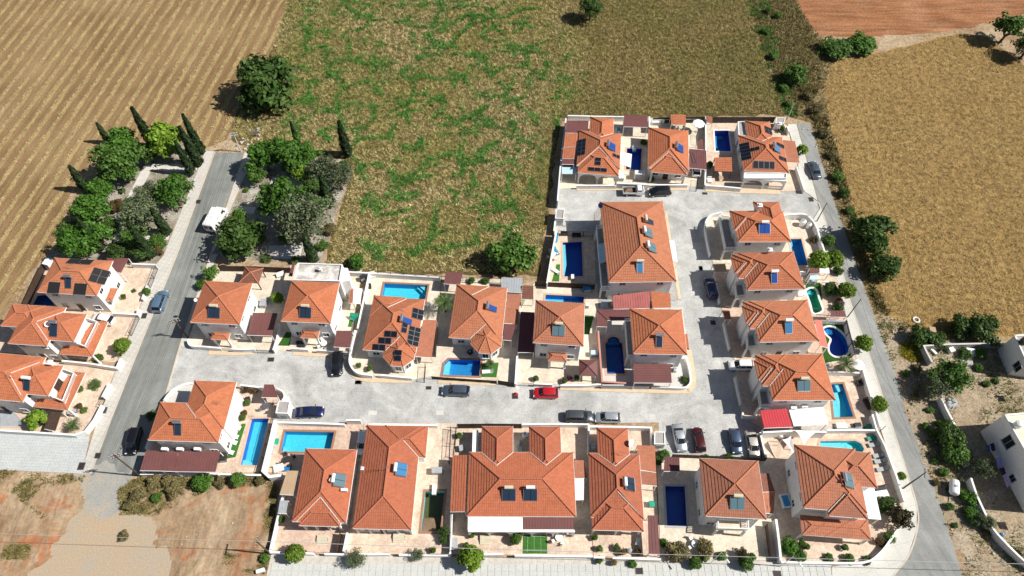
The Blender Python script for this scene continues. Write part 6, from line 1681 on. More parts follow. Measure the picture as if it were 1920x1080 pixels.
# kiosk boxes of the estate (white with a tray top)
def kiosk(sh, pts, h, label):
    P_ = ats(sh, pts, h); c = centroid(P_); o3 = (c.x, c.y, 0); r = empty('meter_kiosk', o3); tag(r, label, 'kiosk')
    mb = MB(); mb.prism(P_, 0, h - .15); mb.build('wall', 'white_render', r, o3); cc = Vector((c.x, c.y))
    mb = MB(); pl = [p.xy.lerp(cc, .06) for p in P_]; ribbon(mb, pl + [pl[0]], .16, h - .16, h); mb.build('parapet', 'white_render', r, o3)
    mb = MB(); mb.prism([p.xy.lerp(cc, .08) for p in P_], h - .15, h - .13); mb.build('flat_roof', 'roof_grey', r, o3)
    mb = MB(); a, b = P_[3].lerp(c, .2), P_[2].lerp(c, .2); m_ = (P_[3] + P_[2]) / 2
    mb.box((m_.x, m_.y - .02, h * .42), (.9, .06, h * .6)); mb.build('door', 'grey_panel', r, o3)
kiosk('N', [(148, 142), (218, 145), (210, 225), (140, 222)], 2.2, 'white meter kiosk at the estate corner next to the meadow track')
kiosk('G', [(1382, 300), (1490, 306), (1470, 420), (1358, 415)], 2.2, 'white meter kiosk between the long pool and the brown-coped pool')
kiosk('J', [(105, 112), (180, 114), (182, 205), (103, 203)], 1.8, 'white meter kiosk left of the parked silver saloon')
kiosk('P', [(1000, 170), (1098, 175), (1078, 235), (988, 228)], 2.0, 'white water-tank hut at the top right corner')

# ------------------------------------------------------------------ boundary walls
wall('B', [(1150, 208), (1365, 216)], 'white wall north of the black-matted house forecourt', 1.3)
wall('B', [(1298, 385), (1250, 520)], 'white front wall stub below the black-matted house gate', 1.0)
wall('B', [(990, 640), (1208, 655), (1215, 600)], 'low white wall dividing the two upper left forecourts', 1.1)
wall('C', [(480, 150), (700, 172), (905, 205), (940, 130)], 'white wall between the balcony houses with a street pier', 1.2)
wall('C', [(-60, 690), (0, 692), (580, 728), (660, 700), (730, 610), (790, 495)], 'curved white corner wall above the paved driveway', 1.2)
wall('C', [(792, 435), (850, 325)], 'short white wall beside the cycad garden gate', 1.2)
wall('D', [(62, 850), (85, 910), (230, 925), (380, 938)], 'curved white front wall left of the gazebo house gate', 1.1, curve=True)
wall('D', [(485, 945), (600, 950), (708, 945)], 'white front wall right of the gazebo house gate', 1.1)
wall('D', [(945, 700), (920, 850), (885, 958)], 'white side wall by the green mat of the stained-roof house', 1.1)
wall('D', [(1050, 938), (1220, 950)], 'white front wall left of the stained-roof house gate', 1.1)
wall('D', [(1300, 955), (1600, 975)], 'white front wall right of the stained-roof house gate', 1.1)
wall('D', [(1685, 768), (1650, 900), (1622, 1035)], 'white dividing wall above the black car', 1.3)
wall('E', [(245, 100), (195, 340), (142, 590)], 'tall white wall left of the turquoise pool terrace', 1.5)
wall('E', [(120, 605), (72, 830), (90, 930), (160, 985), (270, 1000)], 'curved white corner wall below the many-panelled bungalow', 1.2, curve=True)
wall('E', [(340, 998), (480, 1012), (620, 1025)], 'white balustered front wall of the many-panelled bungalow', 1.0)
wall('E', [(60, 92), (400, 110), (870, 140)], 'white back wall along the meadow behind the turquoise pool', 1.3)
wall('F', [(78, 350), (45, 730), (28, 990)], 'white side wall left of the mottled square house', 1.3)
wall('F', [(185, 985), (340, 992)], 'low white front wall of the mottled square house', 1.0)
wall('F', [(410, 1000), (600, 1000), (752, 990)], 'low white wall in front of the maroon pavilion', 1.0)
wall('F', [(728, 530), (745, 760), (762, 968), (1000, 985)], 'salmon-topped wall around the shaded roman pool', 1.6, 'salmon_render', cap='salmon_render')
wall('F', [(760, 998), (960, 1000), (1162, 1004)], 'grey front wall left of the broad maroon carport', 1.3, 'grey_render', cap='grey_render')
wall('F', [(1180, 1008), (1430, 1020), (1490, 1000), (1508, 950), (1490, 830), (1465, 760)], 'curved white wall around the estate corner house', 1.0, curve=True)
wall('N', [(150, 325), (105, 560), (70, 770)], 'tall white wall west of the pool with blue loungers', 2.0)
wall('N', [(150, 150), (130, 330)], 'white wall stub below the corner kiosk', 1.4)
wall('G', [(592, 138), (520, 150), (430, 190), (370, 245), (332, 300)], 'rounded white terrace wall at the street corner', 1.8, curve=True, th=.3)
wall('G', [(330, 305), (262, 440), (200, 640), (160, 740)], 'shaded white wall along the left street beside the black car', 1.5)
wall('G', [(1030, 155), (1240, 180)], 'white back wall of the long pool garden', 1.3)
wall('G', [(1370, 185), (1425, 215), (1440, 262), (1420, 300)], 'rounded white wall at the maroon rounded shade roof', 1.3, curve=True)
wall('G', [(110, 975), (480, 972), (800, 975), (1225, 985)], 'long white wall below the three-bay carport at the dirt plot', 1.0)
wall('G', [(1350, 480), (1300, 700), (1240, 945), (1300, 1000), (1420, 985)], 'white wall between the long pool and the brown-coped pool', 1.6, th=.35)
wall('H', [(100, 80), (400, 88), (580, 95)], 'white balustered wall along the estate road above the brown-coped pool', 1.2)
wall('H', [(590, 65), (692, 65)], 'white gate wall left of the long bungalow', 1.6)
wall('H', [(150, 590), (110, 760), (58, 985)], 'white wall between the dirt plot and the tan canopy bungalow', 1.2)
wall('H', [(58, 988), (180, 990), (365, 998)], 'white street wall left of the nested-hip bungalow gate', 1.1)
wall('H', [(440, 1000), (578, 1004)], 'white street wall right of the nested-hip bungalow gate', 1.1)
wall('H', [(600, 850), (572, 985)], 'white dividing wall between the two red bungalows', 1.3)
wall('H', [(590, 1004), (740, 1002), (895, 1000)], 'white street wall left of the long bungalow gate', 1.1)
wall('H', [(960, 1005), (1140, 1008), (1318, 1010)], 'white street wall below the half-drained pool', 1.1)
wall('H', [(765, 95), (1000, 98), (1230, 100)], 'white wall behind the long bungalow', 1.2)
wall('H', [(1330, 720), (1318, 1000)], 'white wall between the half-drained pool and the twin bungalow', 1.4)
wall('I', [(592, 95), (800, 92), (1058, 95)], 'white wall behind the second rear wing', 1.3)
wall('I', [(1058, 96), (1056, 200), (1055, 292)], 'white wall between the twin bungalow and dish bungalow', 1.6)
wall('I', [(165, 1005), (460, 1000)], 'white street wall left of the twin bungalow gate', 1.1)
wall('I', [(540, 1010), (770, 1012), (1085, 1016)], 'white street wall below the green court', 1.2)
wall('I', [(1064, 110), (1300, 112), (1492, 118), (1502, 240)], 'white wall around the dish bungalow back yard', 1.4)
wall('I', [(1092, 1022), (1170, 1025)], 'short white street wall left of the dish bungalow gate', 1.1)
wall('I', [(1225, 1028), (1400, 1032), (1560, 1038)], 'white street wall of the dish bungalow terrace', 1.1)
wall('J', [(985, 745), (1005, 900), (1020, 1045)], 'white pipe-topped wall left of the multi-hipped house', 1.6, th=.25)
wall('K', [(235, 1058), (500, 1062), (790, 1060), (900, 1000), (985, 890), (1028, 830)], 'curved white wall around the bottom right corner', 1.1, curve=True)
wall('K', [(1066, 645), (1010, 470), (935, 270), (880, 165), (850, 60)], 'white wall along the lane beside the grey loungers', 1.4)
wall('K', [(540, 168), (700, 166), (885, 168)], 'white wall between mint pool and two-tone pool', 1.3)
wall('K', [(92, 182), (112, 270), (132, 350)], 'white wall beside the beige parked car', 1.4)
wall('K', [(110, 182), (300, 172), (540, 180)], 'tall white wall below the red lean-to', 2.4)
wall('M', [(785, 212), (860, 205), (980, 205), (1050, 260), (1090, 330), (1112, 400), (1168, 570)], 'curved white wall with piers at the lane corner', 1.5, curve=True)
wall('M', [(215, 185), (110, 215), (65, 285), (75, 400), (110, 570)], 'curved white front wall of the corner house at the lane', 1.2, curve=True)
wall('M', [(150, 775), (175, 900), (195, 1010)], 'white front wall beside the dark blue car in shade', 1.1)
wall('L', [(118, 272), (140, 380), (162, 470)], 'white front wall of the third right column house', 1.1)
wall('L', [(205, 688), (225, 790), (250, 900)], 'white front wall of the fourth right column house', 1.1)
wall('L', [(262, 960), (262, 1002), (370, 1005)], 'low white corner wall above the red lean-to', .9)
wall('L', [(1068, 250), (1100, 380), (1135, 500)], 'dark-topped wall along the lane beside the kidney pool', 1.5, 'grey_render', cap='brown_wood')
wall('L', [(1190, 600), (1230, 740), (1300, 960), (1335, 1080)], 'white wall along the lane beside the two-tone pool', 1.4)
wall('L', [(920, 652), (1080, 655), (1170, 660)], 'white wall between kidney pool and two-tone pool', 1.3)
wall('L', [(880, 250), (1050, 255)], 'white wall north of the kidney pool', 1.2)
wall('O', [(195, 150), (500, 158), (800, 162)], 'white back wall at the top left of the estate', 1.4)
wall('O', [(178, 180), (150, 400), (118, 700), (88, 1060)], 'tall white wall along the meadow track at the top left', 2.3)
wall('O', [(290, 895), (500, 893), (705, 893)], 'white front wall below the twin-arched loggia', 1.1)
wall('O', [(718, 870), (1050, 885)], 'white street wall below the small deep blue pool', 1.6)
wall('O', [(1056, 890), (1250, 888), (1475, 888)], 'white street wall of the top middle bungalow', 1.0)
wall('O', [(1068, 160), (1068, 285)], 'white wall right of the maroon pool house', 1.6)
wall('O', [(1085, 196), (1300, 186), (1655, 184)], 'white wall behind the top middle bungalow', 1.2)
wall('P', [(245, 160), (250, 500), (240, 890)], 'wall between the laddered carport and white-framed pool', 1.4, 'grey_render')
wall('P', [(325, 182), (600, 180)], 'blue-tinted wall behind the white-framed pool', 1.2)
wall('P', [(240, 895), (420, 905), (622, 925)], 'white street wall below the tiled pergola', 1.1)
wall('P', [(1215, 690), (1250, 790), (1300, 945)], 'white scalloped wall along the lane at the top right', 1.2)
wall('P', [(1115, 262), (1135, 320)], 'white wall stub by the lane near the top right tank hut', 1.3)
wall('Q', [(530, 485), (480, 390), (455, 335), (700, 320), (1090, 312), (1205, 318)], 'weathered grey wall around the rubble yard', 1.6, 'grey_render', cap='path_conc')
wall('Q', [(612, 805), (670, 930), (742, 1065)], 'white wall stub below the fig tree', 1.6)
wall('R', [(562, 190), (600, 240), (640, 325)], 'white wall piece between the two roadside bushes', 1.5)
wall('R', [(652, 418), (690, 530), (740, 640), (800, 757), (900, 870), (1010, 975), (1100, 1040)], 'long curved white wall along the lane at the right edge', 1.6, curve=True)
# fences
fence('B', [(362, 200), (280, 370), (198, 552)], 'dark brown slat fence behind the leftmost house', 1.8, 'brown_wood', style='slats')
fence('B', [(1365, 222), (1300, 388)], 'black iron gate of the black-matted house', 1.4)
fence('B', [(1200, 665), (1130, 810)], 'black iron gate of the balcony house with white car', 1.4)
fence('C', [(795, 432), (765, 490)], 'black iron gate at the corner garden', 1.3)
fence('D', [(350, 145), (700, 150), (1048, 165)], 'dark brown panel fence behind the tiled gazebo', 1.8, 'brown_wood', style='panel')
fence('D', [(385, 940), (480, 948)], 'light iron garden gate of the gazebo house', 1.0, 'steel')
fence('D', [(720, 955), (870, 960)], 'iron driveway gate beside the maroon carport', 1.2)
fence('E', [(320, 92), (880, 130), (1100, 145), (1400, 150), (1600, 152)], 'black railing along the meadow behind the upper row', 1.7)
fence('E', [(842, 555), (825, 800)], 'dark slat fence between the two bay-fronted bungalows', 1.7, 'brown_wood', style='slats')
fence('E', [(795, 1012), (1080, 1032), (1365, 1050)], 'brown slat fence in front of the clipped-corner pool', 1.1, 'brown_wood', style='slats')
fence('E', [(1380, 1045), (1520, 1065)], 'dark driveway gate of the bay-fronted bungalow', 1.5, 'brown_wood', style='slats')
fence('E', [(735, 900), (725, 1030)], 'black bar gate beside the clipped-corner pool terrace', 1.5)
fence('F', [(195, 125), (420, 135), (700, 150)], 'dark fence between the blue-lounger terrace and the half-blue pool', 1.6, 'brown_wood', style='slats')
fence('F', [(25, 975), (180, 985)], 'black iron driveway gate of the mottled square house', 1.2)
fence('N', [(165, 325), (300, 330), (460, 335)], 'black railing north of the pool with blue loungers', 1.5)
fence('G', [(1320, 450), (1260, 690), (1200, 940)], 'black railing beside the long narrow pool', 1.3)
fence('H', [(1320, 110), (1308, 350)], 'dark bar gate panels right of the long bungalow', 1.5)
fence('H', [(545, 850), (520, 985)], 'dark slat side gate between the red bungalows', 1.5, 'brown_wood', style='slats')
fence('I', [(138, 92), (360, 90), (585, 92)], 'dark solid fence behind the first rear wing', 1.9, 'brown_wood', style='panel')
fence('I', [(128, 120), (108, 305)], 'black railing left of the twin bungalow back yard', 1.5)
fence('I', [(100, 720), (85, 985)], 'black railing left of the twin bungalow terrace', 1.5)
fence('J', [(240, 275), (560, 288), (920, 302)], 'dark slat fence behind the parked row of four cars', 1.5, 'brown_wood', style='slats')
fence('J', [(925, 780), (955, 1000)], 'brown slat gate at the cream-balcony house drive', 1.6, 'brown_wood', style='slats')
fence('J', [(855, 195), (905, 300)], 'dark bar gate beside the beige car', 1.5)
fence('L', [(1072, 255), (1140, 500)], 'dark railing on the lane wall by the kidney pool', 2.0, base=1.5)
fence('O', [(1110, 172), (1400, 165), (1660, 165)], 'black fence behind the top middle bungalow', 1.8, style='panel')
fence('P', [(320, 165), (650, 165), (990, 165)], 'black fence at the meadow behind the top right bungalow', 1.8, style='panel')
fence('P', [(160, 320), (165, 420)], 'dark bar gate right of the top middle bungalow', 1.4)
fence('O', [(1590, 800), (1580, 910)], 'black drive gate below the laddered carport', 1.4)

# ------------------------------------------------------------------ trees and shrubs
GP = 'cypresses of the park'
for b, t, l, f in (((740, 318), (650, 180), 'leftmost tall cypress at the stubble edge of the park', 1.25), ((1045, 350), (895, 75), 'tallest dark cypress leaning over the stubble field', 1.0), ((1365, 388), (1225, 128), 'cypress nearest the road end on the left park', .9),
                   ((1345, 465), (1200, 210), 'dark cypress just left of the road-end cypress', 1.05), ((1300, 525), (1190, 300), 'shorter cypress over the park path corner', 1.0), ((590, 640), (487, 462), 'stout cypress at the left edge of the park', 1.4),
                   ((690, 1040), (512, 820), 'slim cypress in front of the broad bright trees', .8), ((1030, 1090), (858, 843), 'slim cypress above the maroon flat carport', .9), ((1130, 930), (1020, 760), 'cypress beside the road below the grey olive', 1.35)):
    cypress('A', b, t, l, fat=f)
for b, t, l, f in (((518, 190), (455, 30), 'slim cypress behind the bright right park trees', .9), ((865, 268), (780, 30), 'lone cypress at the meadow edge of the right park', 1.1), ((742, 615), (650, 405), 'cypress in the middle of the right park by the grey tree', 1.2), ((628, 1005), (535, 820), 'cypress behind the stained flat roof', 1.2)):
    cypress('W', b, t, l, fat=f)
for k, sh, x, y, r, l in (
    ('broad', 'A', 820, 300, 25, 'bright tree right of the leftmost cypress'), ('mid', 'A', 790, 440, 38, 'broad dull green tree in the upper left park'), ('citrus', 'A', 1110, 290, 31, 'yellow-green tree between the two tallest cypresses'),
    ('broad', 'A', 670, 640, 27, 'bright tree below the stout left cypress'), ('broad', 'A', 620, 775, 34, 'large bright tree on the field side of the park'), ('mid', 'A', 745, 870, 17, 'small green tree beside the large bright tree'),
    ('broad', 'A', 640, 950, 26, 'bright tree behind the slim lower cypress'), ('broad', 'A', 520, 985, 34, 'bright spreading tree above the black-matted house'), ('olive', 'A', 950, 800, 33, 'grey-green olive at the centre of the left park'),
    ('broad', 'A', 1165, 640, 32, 'bright tree at the roadside opposite the path'), ('bush', 'A', 828, 640, 7, 'small round shrub on the left park gravel'), ('red', 'A', 790, 740, 16, 'reddish shrub tree left of the grey olive'),
    ('olive', 'A', 1010, 650, 22, 'pale olive behind the roadside bright tree'), ('bare', 'A', 1110, 750, 20, 'leafless grey shrub beside the grey olive'), ('mid', 'A', 905, 965, 22, 'green tree around the lower slim cypress'), ('bush', 'A', 1062, 985, 18, 'low shrub at the bottom corner of the left park'),
    ('dark', 'A', 800, 1045, 20, 'dark tree just above the maroon flat carport'), ('red', 'A', 1062, 1045, 12, 'rusty shrub at the roadside park corner'), ('dark', 'A', 960, 1050, 18, 'dark shrub tree at the lower park edge'), ('bush', 'A', 1010, 410, 8, 'low bush in cypress shade'),
    ('broad', 'W', 275, 275, 30, 'bright tree at the top of the right park by the road end'), ('broad', 'W', 430, 255, 33, 'largest bright tree at the top of the right park'), ('broad', 'W', 570, 260, 24, 'bright tree left of the lone meadow cypress'), ('mid', 'W', 220, 400, 18, 'small bushy tree on the pavement edge of the right park'),
    ('citrus', 'W', 540, 385, 17, 'yellow-green shrub tree below the top right park trees'), ('broad', 'W', 385, 570, 41, 'wide bright tree in the middle of the right park'), ('olive', 'W', 690, 360, 26, 'half-bare grey tree at the meadow side'), ('olive', 'W', 800, 420, 26, 'grey-green tree on the meadow edge of the right park'),
    ('olive', 'W', 540, 730, 47, 'biggest grey-green olive in the lower right park'), ('broad', 'W', 640, 620, 22, 'bright tree half hidden by the biggest olive'), ('darkbush', 'W', 95, 860, 46, 'big dark green tree overhanging the road by the van'), ('mid', 'W', 100, 700, 16, 'upper bough tree of the roadside dark clump'), ('bush', 'W', 250, 850, 14, 'shrub between the dark roadside tree and gravel'),
    ('bush', 'W', 155, 505, 6, 'tiny round shrub on the pavement of the right park'), ('bare', 'W', 215, 100, 15, 'dead grey twiggy bush at the road end pole'), ('mid', 'W', 690, 560, 16, 'green tree next to the central cypress'), ('cycad', 'W', 290, 980, 16, 'small fan palm by the brown panel fence'),
    ('mid', 'A', 880, 520, 16, 'small tree at the upper bend of the park path'), ('olive', 'A', 900, 880, 20, 'grey-green tree beside the lower park path'), ('dry', 'A', 700, 540, 15, 'dry shrub at the field side of the left park'), ('bush', 'A', 860, 720, 12, 'low shrub in the middle of the left park'), ('bush', 'A', 1230, 560, 10, 'low shrub right of the park path corner'), ('dark', 'A', 1000, 380, 20, 'dark shaded tree below the tallest cypress'), ('mid', 'A', 900, 340, 17, 'green tree between the first and tallest cypresses'), ('mid', 'A', 480, 900, 16, 'green tree at the far left tip of the park'),
    ('mid', 'W', 470, 330, 20, 'shaded tree below the largest bright right park tree'), ('mid', 'W', 620, 480, 17, 'small green tree above the biggest olive'), ('bush', 'W', 430, 840, 15, 'shaded shrub beneath the biggest olive'), ('bush', 'W', 690, 900, 13, 'shrub at the meadow corner of the right park'), ('dry', 'W', 740, 780, 16, 'dry shrub on the meadow side of the biggest olive'), ('dark', 'W', 200, 780, 17, 'dark tree right of the roadside dark clump'), ('bush', 'W', 500, 1000, 10, 'shrub against the brown panel fence'), ('bush', 'W', 840, 330, 12, 'shrub below the lone meadow cypress'),
    ('darkbush', 'Z', 503, 160, 58, 'huge rounded evergreen at the corner of the stubble field'), ('darkbush', 'Z', 478, 186, 36, 'lower left limb mass of the huge field evergreen'), ('bush', 'Z', 964, 484, 45, 'big round green tree at the meadow edge behind the upper row'),
    ('brightbush', 'Z', 670, 493, 18, 'bright bush behind the stained-roof house back wall'), ('dark', 'Z', 1108, 15, 25, 'dark tree alone at the top of the meadow'), ('bush', 'Z', 1568, 92, 33, 'grey-green bush left of the pair by the orange soil'), ('brightbush', 'Z', 1616, 86, 31, 'brighter bush right of the pair by the orange soil'),
    ('bush', 'Z', 1494, 143, 26, 'dull shrub on the verge above the lane end'), ('mid', 'Z', 1893, 52, 30, 'dark leafy tree at the top right corner'), ('dark', 'Z', 1930, 85, 28, 'tree cut by the right edge near the orange soil'),
    ('darkbush', 'Z', 1631, 441, 43, 'large dark bush across the lane from the corner house'), ('darkbush', 'Z', 1655, 503, 33, 'second dark bush across the lane'), ('darkbush', 'Q', 800, 170, 26, 'left dark conifer-like tree at the crop field edge'), ('darkbush', 'Q', 985, 180, 34, 'right dark bush at the crop field edge'),
    ('darkbush', 'Q', 420, 255, 24, 'dark bush above the weathered rubble-yard wall'), ('darkbush', 'Q', 575, 290, 20, 'dark bush inside the weathered wall corner'), ('bush', 'Q', 830, 400, 13, 'bush beside the white appliances'), ('bush', 'Q', 975, 410, 14, 'bush right of the white appliances'), ('mid', 'Q', 700, 620, 35, 'leafy fig tree spreading over the rubble yard'), ('olive', 'Q', 600, 720, 28, 'lower fig tree bough over the wall end'),
    ('darkbush', 'R', 500, 130, 28, 'dark roadside bush above the white tank trailer'), ('bush', 'R', 545, 265, 28, 'green bush over the broken white wall'), ('olive', 'R', 725, 350, 23, 'olive tree at the white yard wall'), ('olive', 'R', 755, 715, 17, 'small olive by the long curved wall'), ('bush', 'R', 690, 715, 14, 'green shrub left of the small olive'), ('brightbush', 'R', 640, 560, 16, 'bright weeds bush behind the tank trailer'), ('brightbush', 'R', 640, 660, 14, 'bright bush along the long curved wall'),
    ('citrus', 'R', 180, 405, 9, 'tiny sapling on the lane pavement by the lamp pole'), ('citrus', 'L', 1325, 910, 17, 'clipped street tree beside the two-tone pool wall'), ('citrus', 'L', 1210, 430, 18, 'clipped street tree beside the kidney pool'), ('citrus', 'M', 1355, 910, 19, 'street tree beside the pink bougainvillea'), ('citrus', 'M', 1120, 635, 22, 'yellow-green tree leaning over the lane wall, left of a pair'), ('citrus', 'M', 1245, 625, 20, 'yellow-green tree at the lane, right of a pair'),
    ('round', 'M', 1195, 450, 14, 'small street tree by the corner house pool'), ('darkbush', 'M', 1280, 730, 11, 'dark shrub below the yellow-green pair'), ('pink', 'M', 1295, 1010, 9, 'pink flowering bougainvillea by the lane'), ('darkbush', 'M', 1215, 900, 16, 'dark garden shrubs beside the green pool'), ('darkbush', 'M', 1290, 1065, 12, 'dark shrub under the pink bougainvillea'), ('red', 'M', 1050, 440, 8, 'dark red shrub by the mid blue pool'), ('bush', 'M', 1100, 410, 7, 'green shrub on the lane wall by the mid blue pool'), ('citrus', 'P', 1270, 520, 12, 'young street tree beside the top right tiled carport'),
    ('citrus', 'Z', 553, 1037, 20, 'round yellow-green street tree before the nested-hip bungalow'), ('olive', 'Z', 668, 1047, 19, 'dull olive street tree before the long bungalow'), ('olive', 'Z', 785, 1040, 13, 'small olive street tree below the half-drained pool'), ('citrus', 'Z', 881, 1048, 27, 'largest round street tree before the twin bungalow'),
    ('round', 'Z', 967, 1009, 13, 'round tree on the twin bungalow terrace'), ('dark', 'Z', 834, 998, 13, 'dark tree beside the half-drained pool'), ('dark', 'Z', 832, 1012, 10, 'lower dark tree beside the half-drained pool'), ('brightbush', 'Z', 1186, 1058, 9, 'small bright bush on the bottom pavement'), ('dry', 'J', 265, 985, 24, 'dry brownish shrub left of the white garden table'), ('dry', 'J', 470, 960, 21, 'pale feathery shrub right of the white garden table'),
    ('round', 'J', 398, 1062, 13, 'clipped bush on the pavement below the dry shrubs'), ('brightbush', 'J', 590, 1015, 10, 'bright hedge bush at the front of the cream-balcony house'), ('bush', 'J', 470, 1020, 11, 'hedge bush between the two dry shrubs'), ('brown', 'J', 742, 1000, 13, 'dark brown clipped bush at the cream-balcony house wall'), ('round', 'J', 768, 1062, 15, 'clipped bush on the pavement under the brown bush'), ('round', 'J', 812, 1020, 8, 'small hedge bush right of the brown bush'), ('brightbush', 'J', 168, 920, 9, 'bright hedge below the royal blue pool'),
    ('brightbush', 'K', 285, 960, 19, 'green hedge mass left of the bottom right terrace'), ('brightbush', 'K', 350, 1010, 15, 'green hedge mass at the bottom right wall'), ('bush', 'K', 560, 1030, 10, 'low hedge along the bottom right wall, left piece'), ('bush', 'K', 690, 1035, 12, 'low hedge along the bottom right wall, right piece'), ('brown', 'K', 1035, 760, 24, 'dark bronze spiky tree at the bottom right corner'), ('darkbush', 'K', 940, 680, 20, 'dark green bush behind the bronze spiky tree'), ('bush', 'K', 960, 890, 12, 'green bush at the inside of the curved corner wall'), ('red', 'K', 915, 935, 9, 'red-leaved bush at the bottom right terrace'), ('bush', 'K', 815, 1045, 9, 'green bush at the curved wall bottom'),
    ('brightbush', 'X', 1785, 375, 11, 'bright shrubs above the maroon pergola'), ('bush', 'J', 130, 330, 9, 'shrub column left of the maroon pergola'), ('brightbush', 'J', 480, 300, 7, 'clipped hedge piece behind the parked cars'), ('brightbush', 'J', 640, 302, 9, 'second hedge piece behind the parked cars'),
    ('palm', 'E', 905, 365, 24, 'feathery palm between the two bay-fronted bungalows'), ('palm', 'E', 1308, 900, 11, 'small palm on the green mat by the clipped-corner pool'), ('palm', 'L', 1065, 590, 22, 'palm at the wall below the kidney pool'), ('cycad', 'C', 730, 335, 17, 'dark cycad in the corner garden'), ('palm', 'C', 570, 645, 17, 'young palm at the curved corner wall'),
    ('citrus', 'B', 1075, 935, 18, 'round yellow-green tree at the balcony house forecourt'), ('round', 'B', 1287, 455, 9, 'small round tree at the black-matted house gate'), ('citrus', 'C', 285, 612, 21, 'yellow-green tree by the grey deck at the left edge'), ('cycad', 'B', 1175, 445, 7, 'spiky plant on the black-matted house forecourt'), ('bush', 'C', 655, 538, 7, 'grey-green bush in the corner garden'), ('bush', 'B', 860, 1035, 10, 'spiky bush below the balcony house veranda'),
    ('mid', 'D', 285, 215, 17, 'tree overhanging the left street above the gazebo house'), ('brightbush', 'D', 205, 330, 13, 'hedge along the street beside the gazebo house'), ('citrus', 'D', 925, 455, 13, 'yellow-green young tree between the two pyramid houses'), ('dark', 'G', 215, 440, 11, 'dark tree in shade at the rounded terrace'), ('brightbush', 'Z', 378, 906, 20, 'bright bush under the three-bay carport wall'), ('round', 'Z', 445, 899, 15, 'dark clipped bush under the long pool wall'),
    ('dry', 'S', 1060, 160, 16, 'weedy bush at the dirt plot near the carport'), ('dry', 'S', 1160, 150, 14, 'weedy bush below the carport wall middle'), ('dry', 'S', 1520, 170, 13, 'dry bush between the two clipped bushes'), ('dry', 'S', 960, 250, 17, 'dry bush beside the old tarmac'), ('bush', 'S', 1085, 270, 12, 'dark weed bush in the dirt plot thicket'), ('dry', 'S', 1200, 220, 18, 'broad dry thicket bush in the dirt plot'), ('dry', 'S', 900, 320, 14, 'lower dry thicket bush by the old tarmac'), ('bush', 'S', 1835, 690, 11, 'bush at the foot of the bottom pole'), ('dry', 'S', 860, 535, 11, 'dry weeds island on the old tarmac'), ('dry', 'S', 1800, 150, 12, 'dry bush at the end of the long white wall'),
    ('brightbush', 'E', 1145, 175, 8, 'bright shrub behind the maroon roofed store'), ('brightbush', 'E', 1265, 175, 8, 'second shrub along the meadow railing'), ('dark', 'P', 285, 680, 9, 'dark shrub left of the tiled pergola'), ('darkbush', 'P', 1050, 290, 9, 'dark shrub below the top right tank hut'), ('bush', 'F', 1455, 960, 8, 'spiky plant in the estate corner wall'), ('bush', 'O', 1090, 830, 7, 'shrub at the left porch of the top middle bungalow'), ('bush', 'O', 1010, 440, 8, 'dark shrub between small pool and top middle bungalow')):
    plant(k, sh, x, y, r * (1.16 if sh in 'AW' and k in ('broad', 'mid', 'olive', 'dark', 'citrus') else 1.0), l, zk=.55 if 'the pair by the orange' in l else 1.1 if k in ('bush', 'darkbush') and r > 40 else 1.0)
random.seed(21)
ORD = 'first second third fourth fifth sixth seventh eighth ninth tenth eleventh twelfth thirteenth'.split()
for i, (x, y, r, k) in enumerate(((1437, 60, 9, 'bush'), (1450, 105, 11, 'bush'), (1458, 30, 8, 'brightbush'), (1470, 165, 10, 'bush'), (1478, 195, 8, 'brightbush'), (1440, 20, 8, 'brightbush'), (1545, 250, 12, 'dry'), (1560, 290, 12, 'dry'), (1572, 330, 13, 'bush'), (1582, 362, 12, 'darkbush'), (1530, 205, 13, 'dry'), (1515, 180, 12, 'dry'), (1592, 395, 10, 'bush'))):
    plant(k, 'Z', x, y, r, 'ditch bush along the verge, %s from the bottom right of its row' % ORD[12 - i], 'ditch bushes along the verge')
WEEDW = ['left of the fig tree', 'below the wall stub, nearest the lane', 'bright one below the wall stub', 'middle one left of the wall stub', 'above the tank trailer', 'bright one below the tank trailer', 'left of the tank trailer', 'lowest near the small olive', 'dry one beside the lane', 'left of two in the yard', 'right of two in the yard', 'bright one at the right of the fig crown', 'tall green one behind the tank trailer', 'bright one along the curved wall', 'dark one under the fig crown', 'dry one above the fig shadow', 'dry one left of the tank trailer', 'dry one near the curved wall bend', 'leafy one below the fig shadow', 'green one by the yellow flowers']
for i, (x, y, r, k) in enumerate(((1715, 742, 9, 'dry'), (1735, 800, 9, 'bush'), (1760, 795, 8, 'brightbush'), (1745, 770, 8, 'bush'), (1770, 885, 10, 'bush'), (1780, 950, 9, 'brightbush'), (1752, 862, 8, 'bush'), (1790, 985, 6, 'bush'), (1738, 830, 6, 'dry'), (1850, 720, 8, 'bush'), (1868, 715, 7, 'bush'), (1835, 690, 9, 'brightbush'), (1808, 930, 13, 'bush'), (1822, 960, 12, 'brightbush'), (1762, 700, 14, 'bush'), (1720, 690, 10, 'dry'), (1756, 905, 8, 'dry'), (1850, 1000, 9, 'dry'), (1748, 815, 11, 'bush'), (1700, 700, 8, 'bush'))):
    plant(k, 'Z', x, y, r, 'low weed clump on the rubble plot, %s' % WEEDW[i], 'weed clumps on the rubble plot')
